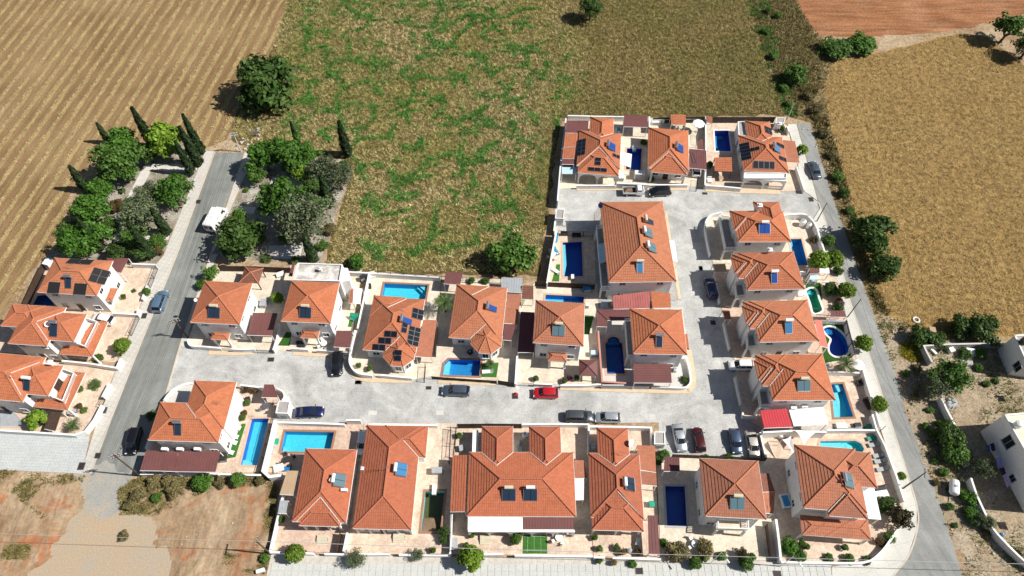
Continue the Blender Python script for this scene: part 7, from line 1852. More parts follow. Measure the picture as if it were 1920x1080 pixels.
for i, (sh, x, y, l, k) in enumerate((('B', 1090, 500, 'potted palm on the black-matted house forecourt', 'bush'), ('C', 628, 372, 'terracotta pot by the corner garden veranda', 'bush'), ('C', 622, 505, 'terracotta pot by the garden loungers', 'red'), ('E', 245, 945, 'potted shrub in the many-panelled bungalow front yard', 'bush'), ('E', 155, 918, 'small pot near the curved corner wall', 'bush'), ('F', 200, 945, 'planter at the mottled square house gate', 'bush'), ('F', 440, 965, 'planter left of the red flowers', 'bush'), ('F', 485, 945, 'red-flowered planter in front of the maroon pavilion', 'pink'), ('F', 545, 940, 'green planter next to the maroon pavilion', 'brightbush'),
                                 ('I', 1100, 885, 'pot at the left arch of the dish bungalow', 'bush'), ('I', 1130, 965, 'big potted shrub on the dish bungalow terrace', 'bush'), ('I', 1250, 960, 'middle potted shrub on the dish bungalow terrace', 'bush'), ('I', 1290, 990, 'small pot right of the middle shrub', 'red'), ('I', 1400, 985, 'reddish pot plant at the terrace right end', 'red'), ('I', 240, 870, 'plant row by the twin bungalow left arch', 'bush'), ('I', 200, 945, 'pot at the twin bungalow street wall', 'bush'), ('K', 370, 932, 'dark pot at the veranda of the multi-hipped house', 'bush'), ('K', 405, 955, 'second dark pot at the same veranda', 'bush'), ('K', 660, 960, 'pot group plant below the multi-hipped veranda', 'bush'), ('K', 885, 915, 'pot beside the red-leaved bush', 'red'), ('G', 1103, 325, 'round topiary by the long pool house wall', 'round'), ('G', 1075, 415, 'second topiary by the long pool house wall', 'red'), ('G', 1060, 460, 'third topiary by the long pool house wall', 'round'), ('G', 1090, 205, 'pot at the long pool garden back wall', 'red'), ('G', 1170, 210, 'flower pot left of the rounded shade roof', 'red'), ('Y', 905, 277, 'dry pot plant on the bottom pavement', 'dry'), ('Y', 822, 266, 'dark pot plant on the bottom pavement', 'bush'), ('I', 155, 175, 'green plant in the twin bungalow back yard', 'brightbush'), ('H', 145, 760, 'plant left of the nested-hip bungalow porch', 'brightbush'), ('H', 1200, 975, 'plant at the street wall below the half-drained pool', 'bush'))):
    pot(sh, x, y, l, .32, k)

# ------------------------------------------------------------------ grass
def swirl(X, Y, rg):
    m = noise_np(X, Y, .05, 5.0); q = noise_np(X, Y, .22, 2.2); e = veins(X, Y, 6.2, 3.1, 1.25)
    w = np.clip(.36 + 1.5 * q + .5 * m, 0, .8)
    k = (e < w)
    e3 = veins(X, Y, 4.3, 5.7, 1.3); k |= e3 < np.clip(.05 + 1.4 * noise_np(X, Y, .2, 7.7), 0, .5)
    far = np.clip((at('Z', 1120, 120).x - X) / 20, 0, 1)
    return k & (rg.uniform(size=len(X)) < .85 * far * np.clip(1.0 + 1.6 * noise_np(X, Y, .3, 9.9), .15, 1))
MID_VIS = Z([(545, -25), (1400, -25), (1425, 90), (1462, 180), (1468, 214), (1052, 218), (1036, 300), (1018, 430), (1005, 512), (690, 508), (616, 495), (630, 430), (660, 340), (660, 298), (482, 280), (440, 255), (445, 225), (460, 150), (508, 105)])
SW = Z([(560, -25), (980, -25), (1120, 150), (1060, 200), (1030, 300), (1010, 430), (930, 470), (700, 490), (650, 440), (680, 340), (640, 270), (520, 250), (560, 160)])
dirs = None
MID_W = Z([(545, -25), (1060, -25), (1110, 90), (1085, 170), (1045, 225), (1036, 300), (1018, 430), (1005, 512), (690, 508), (616, 495), (630, 430), (660, 340), (660, 298), (482, 280), (440, 255), (445, 225), (460, 150), (508, 105)])
MID_E = Z([(1030, -25), (1400, -25), (1425, 90), (1462, 180), (1468, 214), (1052, 218), (1075, 170), (1090, 90)])
tufts('meadow_grass', MID_W, 95000, .55, .13, 'blade_dry', 'flattened straw-coloured meadow grass with dark gaps', lean=1.0, seed=4, wind=dirs, filt=lambda X, Y, rg: noise_np(X, Y, 1.0, 3.0) > rg.uniform(-.32, 0, len(X)))
tufts('meadow_grass', MID_E, 60000, .5, .13, 'blade_brown', 'brown and olive grass in the right part of the meadow', lean=.9, seed=24, wind=dirs, filt=lambda X, Y, rg: noise_np(X, Y, .9, 7.0) > rg.uniform(-.32, 0, len(X)))
tufts('meadow_grass', MID_W, 26000, .5, .14, 'blade_olive', 'olive green blades scattered thinly through the whole straw meadow', lean=.9, seed=35, wind=dirs, filt=lambda X, Y, rg: noise_np(X, Y, .18, 1.4) > rg.uniform(-.2, .5, len(X)))
tufts('meadow_grass', Z([(545, -25), (800, -25), (870, 60), (800, 150), (690, 230), (560, 250), (470, 240), (470, 150), (520, 100)]), 34000, .5, .14, 'blade_olive', 'olive green grass mixed into the upper left of the meadow', lean=.9, seed=25, wind=dirs, filt=lambda X, Y, rg: noise_np(X, Y, .3, 4.4) > rg.uniform(-.3, .3, len(X)))
tufts('meadow_grass', Z([(1005, 225), (1045, 225), (1036, 300), (1018, 430), (985, 440), (1000, 320)]), 9000, .45, .14, 'blade_brown', 'brown grass strip beside the estate wall', lean=.9, seed=26)
tufts('green_grass', SW, 260000, .62, .22, 'blade_green', 'curving streaks of fresh green grass through the dry meadow', filt=swirl, lean=.9, seed=5, wind=dirs)
tufts('green_grass', Z([(1395, -10), (1440, -10), (1480, 130), (1500, 225), (1472, 215), (1425, 90)]), 5000, .5, .2, 'blade_green', 'green weeds down the ditch beside the meadow', seed=6, filt=lambda X, Y, rg: noise_np(X, Y, .3, 2) > .0)
CROP_VIS = Z([(1547, 175), (1562, 114), (1640, 103), (1800, 64), (1850, 70), (1945, 140), (1945, 638), (1905, 633), (1850, 622), (1760, 636), (1668, 585), (1635, 520), (1603, 400), (1565, 255)])
_t0, _t1 = at('Z', 1575, 250), at('Z', 1652, 520); _td = (_t1 - _t0).normalized(); _tn = (-_td.y, _td.x)
def tram(X, Y, rg):
    d = (X - _t0.x) * _tn[0] + (Y - _t0.y) * _tn[1] + noise_np(X, Y, .04, 3.0) * 2.5
    k = np.ones(len(X), bool)
    for o_ in (5, 6.8, 21, 22.8): k &= np.abs(d - o_) > .16
    return k & (noise_np(X, Y, .9, 1.0) > rg.uniform(-.6, -.15, len(X)))
tufts('crop_stalks', CROP_VIS, 130000, .26, .17, 'blade_crop', 'golden brown ripe crop covering the right-hand field', lean=1.0, seed=8, wind=lambda X, Y: 1.9 + noise_np(X, Y, .07, 4.0) * .8, filt=tram)
def rows(X, Y, rg):
    c, s = math.cos(-ROW_ANG), math.sin(-ROW_ANG); y = X * s + Y * c
    n = noise_np(X, Y, .12, 6.0) * .5
    return np.sin((y + .42 + n) * 2 * math.pi / ROW_W) > rg.uniform(.45, 1.05, len(X))
tufts('straw_swath', Z([(560, -30), (-30, -30), (-30, 600), (55, 510), (95, 465), (130, 365), (150, 335), (215, 280), (260, 258), (330, 245), (385, 272), (430, 258), (440, 225), (455, 150), (505, 105)]), 150000, .30, .12, 'blade_straw', 'pale straw swaths lying in rows across the ploughed field', filt=rows, lean=1.2, seed=9, bl=3, cat='straw')
tufts('verge_weeds', F_VERGE, 26000, .45, .14, 'blade_weed', 'dry weeds along the ditch verge and lane edge', seed=10)
tufts('verge_scrub', Z([(1497, 160), (1530, 170), (1560, 250), (1600, 400), (1640, 540), (1668, 592), (1646, 580), (1612, 470), (1582, 380), (1546, 270), (1514, 205)]), 9000, .8, .2, 'blade_scrub', 'tall brown and olive scrub between the lane and the crop field', lean=.45, seed=40, filt=lambda X, Y, rg: noise_np(X, Y, .3, 2.0) > rg.uniform(-.3, .4, len(X)), cat='scrub')
tufts('ditch_scrub', Z([(1400, -10), (1490, -5), (1520, 50), (1545, 110), (1530, 180), (1480, 215), (1465, 180), (1430, 90)]), 9000, .5, .16, 'blade_scrub', 'dry scrub in the ditch strip below the orange soil', lean=.6, seed=41, cat='scrub')
tufts('park_edge_grass', Z([(300, 240), (440, 225), (480, 284), (655, 300), (690, 420), (690, 510), (612, 498), (640, 340), (480, 290), (385, 284), (330, 268), (215, 300), (120, 440), (40, 560), (0, 600), (95, 440), (160, 320)]), 12000, .4, .13, 'blade_straw', 'trampled straw grass around the edges of the park', seed=12, filt=lambda X, Y, rg: noise_np(X, Y, .25, 1.0) > -.15)
tufts('rubble_weeds', F_RUB, 26000, .35, .13, 'blade_weed', 'sparse weeds over the rubble plot', seed=13, filt=lambda X, Y, rg: noise_np(X, Y, .2, 8.0) > rg.uniform(-.1, .35, len(X)))
tufts('rubble_weeds', F_RUB, 24000, .45, .15, 'blade_olive', 'green weed patches over the rubble plot', seed=33, z=.05, filt=lambda X, Y, rg: noise_np(X, Y, .22, 3.0) > rg.uniform(.05, .45, len(X)))
tufts('yellow_flowers', ats('Q', [(225, 320), (330, 310), (420, 350), (430, 470), (330, 480), (240, 420)]), 1200, .5, .14, 'blade_yellow', 'yellow flowering weeds by the weathered wall', seed=14, cat='flowers')
tufts('plot_weeds', ats('S', [(-40, 88), (120, 85), (600, 125), (560, 170), (300, 200), (180, 300), (300, 380), (420, 440), (330, 440), (100, 240), (-40, 250)]), 7000, .4, .14, 'blade_weed', 'weeds along the dirt bank below the paved driveway', seed=15, z=.06, filt=lambda X, Y, rg: noise_np(X, Y, .25, 2.0) > rg.uniform(-.2, .5, len(X)))
tufts('plot_weeds', ats('S', [(980, 120), (1900, 125), (1880, 190), (1560, 200), (1400, 240), (1100, 380), (840, 390), (820, 220)]), 9000, .42, .14, 'blade_weed', 'thicket weeds below the long white carport wall', seed=16, z=.06, filt=lambda X, Y, rg: noise_np(X, Y, .25, 2.0) > rg.uniform(-.6, .25, len(X)))
tufts('plot_weeds', ats('S', [(-40, 600), (230, 600), (220, 690), (-40, 690)]), 2500, .4, .14, 'blade_weed', 'weeds at the bottom left corner', seed=17, z=.06, filt=lambda X, Y, rg: noise_np(X, Y, .25, 5.0) > rg.uniform(-.2, .4, len(X)))
tufts('plot_weeds', ats('S', [(1560, 640), (1860, 650), (1840, 800), (1540, 800)]), 2500, .35, .13, 'blade_weed', 'weeds around the foot of the bottom pole', seed=18, filt=lambda X, Y, rg: noise_np(X, Y, .25, 6.0) > rg.uniform(-.3, .4, len(X)))
tufts('plot_weeds', ats('S', [(1860, 180), (1920, 180), (1880, 620), (1810, 620), (1840, 400)]), 1500, .4, .14, 'blade_weed', 'weeds along the wall of the tan canopy', seed=19)
tufts('wall_weeds', Z([(1018, 225), (1045, 225), (1032, 360), (1012, 500), (985, 500), (1005, 400)]), 3500, .4, .14, 'blade_dry', 'dry weeds along the track beside the estate wall', seed=20)
stones('rubble', F_RUB, 500, .24, 'stone', 'loose pale stones strewn over the rubble plot', 3)
stones('rubble', Z([(1500, 235), (1525, 235), (1600, 400), (1640, 520), (1628, 540), (1590, 420), (1540, 290)]), 120, .28, 'stone', 'stones along the lane edge', 4)
stones('gravel_stones', PARK_R, 500, .22, 'stone', 'loose stones on the right park ground', 5)
stones('gravel_stones', PARK_L, 450, .22, 'stone', 'loose stones on the left park ground', 6)
stones('gravel_stones', F_BARE, 90, .16, 'stone', 'small stones on the bare dirt plot', 7)
stones('track_stones', Z([(470, 240), (490, 240), (485, 285), (440, 280)]), 40, .4, 'stone', 'white stones at the road end', 8)

# ------------------------------------------------------------------ vehicles
car('B', (1385, 620), (1440, 470), 'light blue estate car on the left street', 'steelblue', 'suv')
car('B', (990, 715), (830, 680), 'white car in the forecourt of the balcony house', 'white', 'hatch', .1)
car('C', (1065, 700), (1025, 860), 'black car parked in house shade on the left street', 'black', 'suv')
car('Z', (634, 662), (631, 704), 'black car parked nose down by the dividing wall', 'black', 'suv')
car('Z', (879, 734), (830, 732), 'slate blue estate car on the estate road', 'slate', 'estate')
car('Z', (1047, 738), (999, 737), 'red car on the estate road', 'red', 'hatch')
car('Z', (560, 774), (602, 772), 'dark blue saloon by the brown-coped pool wall', 'navy', 'sedan')
car('Z', (1062, 781), (1111, 782), 'black and grey off-roader behind the twin bungalow', 'grey', 'suv')
car('Z', (1160, 784), (1117, 783), 'small silver car nose to nose with the off-roader', 'silver', 'hatch')
car('J', (265, 70), (305, 250), 'silver saloon, leftmost of four parked side by side', 'silver', 'sedan')
car('J', (440, 260), (405, 85), 'dark red car, second of the four side by side', 'darkred', 'hatch')
car('J', (675, 95), (705, 275), 'blue-grey small car, third of the four side by side', 'bluegrey', 'hatch')
car('J', (795, 125), (832, 295), 'beige saloon, rightmost of the four side by side', 'beige', 'sedan')
car('P', (1435, 825), (1370, 640), 'silver-blue saloon on the lane at the top', 'slate', 'sedan')
car('O', (1290, 960), (1055, 975), 'black people carrier on the top estate road', 'black', 'mpv')
car('P', (145, 805), (145, 640), 'white car under the laddered carport', 'white', 'hatch', .1)
car('M', (135, 975), (90, 810), 'dark blue car in the shade of the second column house', 'navy', 'suv')
car('L', (320, 605), (170, 605), 'white car in front of the fourth column house', 'white', 'hatch')
car('H', (720, 160), (700, 290), 'white car squeezed beside the long bungalow', 'white', 'hatch', .1)
# van
def van(sh, rear, front, label):
    a, b = at(sh, rear[0], rear[1], 1.0), at(sh, front[0], front[1], 1.0); c = (a + b) / 2; hd = math.atan2((b - a).y, (b - a).x)
    r = empty('white_van', (c.x, c.y, .03), hd); tag(r, label, 'van'); L, W_, H = 5.6, 2.0, 2.6
    prof = [(-.5, .35), (-.5, H - .15), (-.47, H), (.22, H), (.27, H - .08), (.36, 1.55), (.47, 1.25), (.5, 1.0), (.5, .4)]
    mb = MB(); n = len(prof); vs = []
    for y, kk in ((-1, .94), (-.93, 1), (.93, 1), (1, .94)):
        vs += [(x * L * (1 if abs(y) < .95 else .985), y * W_ / 2 * (1 - .10 * max(0, (z - 1.3) / H)), .35 + (z - .35) * (kk if abs(y) > .95 else 1)) for x, z in prof]
    fs = []
    for i in range(3): fs += [(i * n + k, i * n + (k + 1) % n, (i + 1) * n + (k + 1) % n, (i + 1) * n + k) for k in range(n)]
    fs += [tuple(range(n - 1, -1, -1)), tuple(range(3 * n, 4 * n))]; mb.add(vs, [f[::-1] for f in fs]); mb.build('body', 'paint_white', r)
    mb = MB(); mb.slab([(.275 * L, -.78, H - .18), (.355 * L, -.86, 1.62), (.355 * L, .86, 1.62), (.275 * L, .78, H - .18)], .02); o = mb.build('windscreen', 'car_glass', r); o.location = (.03, 0, .04)
    for s_ in (-1, 1):
        mb = MB(); mb.box((.22 * L, s_ * (W_ / 2 - .035), 1.75), (.8, .05, .6)); mb.build('side_window', 'car_glass', r)
        mb = MB(); mb.box((-.1 * L, s_ * (W_ / 2 - .055), 1.85), (.7, .05, .45)); mb.build('side_window', 'car_glass', r)
        mb = MB(); mb.box((-.502 * L, s_ * .45, 1.75), (.04, .62, .75)); mb.build('rear_window', 'car_glass', r)
        mb = MB(); mb.box((-.502 * L, s_ * .85, 1.0), (.04, .14, .5)); mb.build('taillight', 'tail_lamp', r)
        mb = MB(); mb.box((.488 * L, s_ * .72, .95), (.12, .3, .2)); mb.build('headlight', 'head_lamp', r)
        mb = MB(); mb.box((.29 * L, s_ * 1.12, 1.5), (.12, .22, .35)); mb.build('mirror', 'dark_metal', r)
        for x in (-.32, .31):
            mb = MB(); mb.tube((x * L, s_ * .75, .34), (x * L, s_ * .99, .34), .34, n=16); o = mb.build('wheel', 'rubber', r)
            mb = MB(); mb.tube((x * L, s_ * .97, .34), (x * L, s_ * 1.005, .34), .2, n=10); mb.build('rim', 'tank_steel', o)
    mb = MB(); mb.box((-.12 * L, 0, H + .05), (.7, .7, .12), top=(.8, .8)); mb.box((.08 * L, .2, H + .03), (.4, .4, .08)); mb.build('roof_vent', 'tank_white', r)
    mb = MB(); mb.box((-.5 * L, 0, .55), (.12, 1.9, .2)); mb.build('bumper', 'dark_metal', r)
van('A', (1425, 890), (1490, 770), 'white camper van parked beside the big dark roadside tree')
def pickup(sh, rear, front, label):
    a, b = at(sh, rear[0], rear[1], .7), at(sh, front[0], front[1], .7); c = (a + b) / 2; hd = math.atan2((b - a).y, (b - a).x)
    r = empty('pickup_truck', (c.x, c.y, .02), hd); tag(r, label, 'pickup'); L, W_ = 4.1, 1.65
    mb = MB(); mb.box((1.28, 0, .95), (1.5, W_, .9), top=(.94, .96)); mb.box((1.12, 0, 1.58), (1.05, W_ * .9, .4), top=(.8, .9)); mb.build('cab', 'paint_white', r)
    mb = MB(); mb.slab([(1.55, -.62, 1.74), (1.85, -.70, 1.38), (1.85, .70, 1.38), (1.55, .62, 1.74)], .03); mb.build('windscreen', 'car_glass', r)
    for s_ in (-1, 1):
        mb = MB(); mb.box((1.1, s_ * W_ * .445, 1.56), (.75, .04, .3)); mb.build('side_window', 'car_glass', r)
        mb = MB(); mb.box((-.78, s_ * (W_ / 2 - .03), 1.0), (2.55, .05, .4)); mb.build('bed_side', 'paint_white', r)
        for x in (-1.25, 1.3):
            mb = MB(); mb.tube((x, s_ * .58, .3), (x, s_ * .82, .3), .3, n=14); o = mb.build('wheel', 'rubber', r)
            mb = MB(); mb.tube((x, s_ * .8, .3), (x, s_ * .835, .3), .17, n=10); mb.build('rim', 'tank_steel', o)
        mb = MB(); mb.box((2.02, s_ * .6, .9), (.06, .28, .16)); mb.build('headlight', 'head_lamp', r)
    mb = MB(); mb.box((-2.05, 0, 1.0), (.05, W_ - .08, .4)); mb.build('tailgate', 'paint_white', r)
    mb = MB(); mb.box((-.78, 0, .74), (2.5, W_ - .12, .12)); mb.build('bed_floor', 'dark_metal', r)
    mb = MB(); mb.box((-.9, .1, .98), (1.5, .9, .35), .2, top=(.6, .5)); mb.box((-1.5, -.3, .95), (.6, .6, .3), .5, top=(.5, .5)); mb.build('load', 'soil', r)
pickup('O', (805, 960), (985, 960), 'small white pickup loaded with earth on the top estate road')

# ------------------------------------------------------------------ poles and wires
p1, _ = pole('C', (1098, 1050), (885, 885), 'wooden pole at the dirt plot end of the left street', 2, ang=R(20))
p2, _ = pole('D', (62, 838), (-60, 655), 'wooden pole on the left street by the gazebo house corner', 2, ang=R(20))
p3, _ = pole('W', (120, 240), (165, 70), 'concrete pole at the end of the left street', 2, 'path_conc', ang=R(15))
p4, _ = pole('S', (1878, 662), (1770, 575), 'wooden pole at the bottom wall of the dirt plot', 1, ang=R(90))
p5, _ = pole('M', (1085, 272), (1165, 90), 'dark lane pole at the corner house', 0, r=.1)
p6, _ = pole('L', (1075, 228), (1165, 78), 'dark lane pole beside the green pool', 0, r=.1)
p7, _ = pole('R', (190, 490), (345, 380), 'dark lane pole with crossarm by the sapling', 1, r=.11, ang=R(70))
p8, _ = pole('K', (900, 175), (935, 135), 'thin lamp pole on the lane wall by the mint pool', 0, r=.06)
p9, _ = pole('J', (505, 1070), (575, 968), 'lamp pole on the bottom pavement by the dry shrubs', 0, 'steel', .06, R(-60), True)
p10, _ = pole('J', (1010, 1090), (1090, 985), 'lamp pole on the bottom pavement at the pipe-topped wall', 0, 'steel', .06, R(-60), True)
p11, _ = pole('P', (1115, 190), (1165, 10), 'pole in the weeds at the top end of the lane', 0, 'path_conc', .1)
WN = ['left outer', 'left inner', 'right inner', 'right outer']
for k, dx in enumerate((-.65, -.3, .3, .65)):
    o_ = Vector((dx * math.cos(R(20)), dx * math.sin(R(20)), 0))
    wire(p1 + o_, p2 + o_, WN[k] + ' overhead wire along the lower left street', .5)
    wire(p2 + o_, p3 + o_, WN[k] + ' overhead wire along the upper left street', .9)
wire(p4, (95, p4.y - 3.5, p4.z), 'pale bundled overhead cable along the bottom pavement', 1.0, .035, 'cable_grey')
wire((-95, p4.y + 2.0, p4.z), p4, 'pale bundled overhead cable across the dirt plot', .6, .025, 'cable_grey')
wire(p7, p10 + Vector((0, 0, .1)), 'overhead wire from the lane pole to the bottom pavement lamp', .4)
wire(p5, p6, 'overhead wire between the two upper lane poles', .4)
wire(p6, p7, 'overhead wire between the lower lane poles', .8)

# ------------------------------------------------------------------ garden things
for i, (x, y) in enumerate(((860, 265), (890, 338), (900, 377), (915, 430))):
    lounger('K', x, y, R(10), ['first', 'second', 'third', 'fourth'][i] + ' grey lounger from the top in the row by the lane wall', 'cushion_grey', 'dark_metal')
lounger('K', 850, 222, R(10), 'green lounger above the row of grey loungers', 'green_cloth', 'white_paint'); lounger('K', 840, 138, R(10), 'green lounger beside the two-tone pool', 'green_cloth', 'white_paint')
lounger('N', 148, 392, R(80), 'upper blue lounger on the terrace west of the dark pool', 'cushion_blue'); lounger('N', 147, 500, R(115), 'lower blue lounger on the terrace west of the dark pool', 'cushion_blue')
for i, (x, y) in enumerate(((990, 545), (968, 625), (955, 680), (925, 770))):
    lounger('G', x, y, R(165), ['first', 'second', 'third', 'fourth'][i] + ' white lounger from the top on the green strip', 'cushion_white')
lounger('N', 145, 665, R(-40), 'white lounger on the small green mat', 'cushion_white')
lounger('E', 1285, 970, R(5), 'white lounger under the small palm', 'cushion_white'); lounger('C', 570, 545, R(20), 'dark lounger in the corner garden', 'cushion_grey', 'dark_metal')
for sh, x, y, l, m in (('G', 1275, 350, 'grey garden table near the long pool', 'steel'), ('J', 400, 925, 'white round garden table between dry shrubs', 'white_paint'), ('O', 1390, 280, 'round cream table under the tiled barbecue roof', 'tank_cream'), ('N', 120, 525, 'white table by the blue loungers', 'white_paint'), ('H', 185, 340, 'dark table on the pool terrace', 'dark_metal'), ('D', 1375, 895, 'small white table at the stained-roof house porch', 'white_paint'), ('I', 850, 885, 'white table at the twin bungalow terrace', 'white_paint')):
    p = table_set(sh, x, y, l, m)
    for k in range(4):
        a = k * math.pi / 2 + .5; chair(p.x + .95 * math.cos(a), p.y + .95 * math.sin(a), a + math.pi, 'garden chair on the %s side of the %s' % (['far right', 'far left', 'near left', 'near right'][k], ' '.join(l.split()[:6])), m)
def parasol(sh, x, y, r, label, m='white_canopy', h=2.3):
    p = at(sh, x, y, h); t = empty('parasol', (p.x, p.y, .1)); tag(t, label, 'parasol')
    mb = MB(); vs = [(0, 0, h + .35)] + [(r * math.cos(k * math.pi / 4), r * math.sin(k * math.pi / 4), h) for k in range(8)]; mb.add(vs, [(0, 1 + k, 1 + (k + 1) % 8) for k in range(8)])
    vs2 = [(x_, y_, z_ - .12) for x_, y_, z_ in vs[1:]]; mb.add(vs[1:] + vs2, [(k, 8 + k, 8 + (k + 1) % 8, (k + 1) % 8) for k in range(8)]); mb.build('canopy', m, t)
    mb = MB(); mb.tube((0, 0, 0), (0, 0, h + .4), .03, n=8); mb.build('pole', 'white_paint', t); mb = MB(); mb.tube((0, 0, 0), (0, 0, .1), .3, n=12); mb.build('base', 'grey_panel', t)
parasol('O', 1590, 240, 1.25, 'open white parasol by the meadow wall')
parasol('L', 1160, 600, 1.0, 'white parasol beside the palm at the lane wall')
# shade sails with sagging edges
def sail(sh, pts, label, m='white_canopy'):
    P_ = [at(sh, x, y, z) for x, y, z in pts]; c = centroid(P_); o3 = (c.x, c.y, 0); r = empty('shade_sail', o3); tag(r, label, 'shade sail')
    mb = MB(); n = 8; edge = []
    for i in range(len(P_)):
        a, b = P_[i], P_[(i + 1) % len(P_)]
        for k in range(n): t = k / n; q = a.lerp(b, t); edge.append(q.lerp(c, .16 * 4 * t * (1 - t)))
    m_ = len(edge); mb.add([c - Vector((0, 0, .15))] + edge + [e - Vector((0, 0, .02)) for e in edge], [(0, 1 + i, 1 + (i + 1) % m_) for i in range(m_)] + [(1 + i, 1 + m_ + i, 1 + m_ + (i + 1) % m_, 1 + (i + 1) % m_) for i in range(m_)]); mb.build('fabric', m, r, o3)
    for p in P_: mb = MB(); mb.tube((p.x, p.y, 0), p, .04, n=6); mb.build('mast', 'steel', r, o3)
sail('K', [(330, 168, 2.8), (480, 172, 2.6), (385, 265, 2.5)], 'grey-white triangular sail beside the mint pool', 'white_canopy')
sail('K', [(240, 230, 2.6), (330, 340, 2.4), (300, 205, 2.9)], 'narrow white sail over the yard beside the beige car')
# tank trailer, clothes line, appliances
p = at('R', 530, 487, .7); t = empty('water_tank_trailer', (p.x, p.y, 0), R(70)); tag(t, 'white water tank trailer parked on the rubble plot', 'tank trailer')
mb = MB(); pr = [(-1.15, .35), (-1.05, .6), (-.8, .68), (.8, .68), (1.05, .6), (1.15, .35)]
for (x0_, r0_), (x1_, r1_) in zip(pr, pr[1:]): mb.tube((x0_, 0, 1.05), (x1_, 0, 1.05), r0_, r1_, 16, caps=True)
mb.build('tank', 'tank_white', t, smooth=False)
for s_ in (-1, 1): mb = MB(); mb.tube((-.2, s_ * .55, .3), (-.2, s_ * .75, .3), .3, n=14); mb.build('wheel', 'rubber', t)
mb = MB(); mb.box((0, 0, .4), (2.2, 1.0, .1)); mb.box((-1.5, 0, .42), (1.0, .1, .1)); mb.build('chassis', 'dark_metal', t); mb = MB(); mb.tube((0, 0, 1.7), (0, 0, 1.8), .2, n=12); mb.build('hatch', 'tank_steel', t)
p = at('R', 580, 525, .1); o = MB()
for k in range(26): a0, a1 = k * .5, (k + 1) * .5; o.tube((p.x + (.3 + .01 * k) * math.cos(a0), p.y + (.3 + .01 * k) * math.sin(a0), .06 + .004 * k), (p.x + (.3 + .01 * k) * math.cos(a1), p.y + (.3 + .01 * k) * math.sin(a1), .064 + .004 * k), .04, n=5)
tag(o.build('hose_coil', 'blue_cloth', None, (p.x, p.y, 0)), 'blue hose coiled beside the white tank trailer', 'hose')
def cloth(sh, pts, m, label, z=1.7):
    P_ = [at(sh, x, y, zz) for x, y, zz in pts]; c = centroid(P_); mb = MB(); n = 6; vs = []
    for i in range(n + 1):
        for j in range(n + 1):
            a = P_[0].lerp(P_[1], i / n); b = P_[3].lerp(P_[2], i / n); q = a.lerp(b, j / n); vs.append(q + Vector((.06 * math.sin(i * 2 + j), .05 * math.sin(j * 1.7), .05 * math.sin(i * 1.3))))
    fs = [(i * (n + 1) + j, i * (n + 1) + j + 1, (i + 1) * (n + 1) + j + 1, (i + 1) * (n + 1) + j) for i in range(n) for j in range(n)]
    mb.add(vs, fs); mb.add([v - Vector((.012, 0, .012)) for v in vs], [f[::-1] for f in fs]); tag(mb.build('hanging_cloth', m, None, (c.x, c.y, 0)), label, 'laundry')
cloth('R', [(815, 285, 1.8), (845, 275, 1.8), (868, 345, 1.1), (835, 355, 1.1)], 'lilac_cloth', 'lilac sheet on the line, left of the pink one')
cloth('R', [(862, 405, 1.8), (890, 388, 1.8), (925, 455, 1.1), (895, 480, 1.1)], 'pink_cloth', 'pale pink sheet on the washing line')
cloth('R', [(842, 355, 1.8), (868, 345, 1.8), (888, 385, 1.2), (860, 398, 1.2)], 'navy_cloth', 'dark cloth between lilac and pink sheets')
cloth('R', [(752, 200, 1.8), (772, 195, 1.8), (780, 235, 1.2), (762, 240, 1.2)], 'blue_cloth', 'blue towel at the head of the washing line')
cloth('R', [(775, 190, 1.8), (800, 182, 1.8), (818, 230, 1.2), (795, 238, 1.2)], 'navy_cloth', 'purple towel next to the blue towel')
cloth('D', [(1625, 600, 1.3), (1708, 602, 1.5), (1695, 690, .5), (1620, 650, .5)], 'green_cloth', 'green tarpaulin beside the stained-roof house')
wire(at('R', 745, 190, 1.85), at('R', 930, 490, 1.85), 'washing line at the big white building', .1, .015)
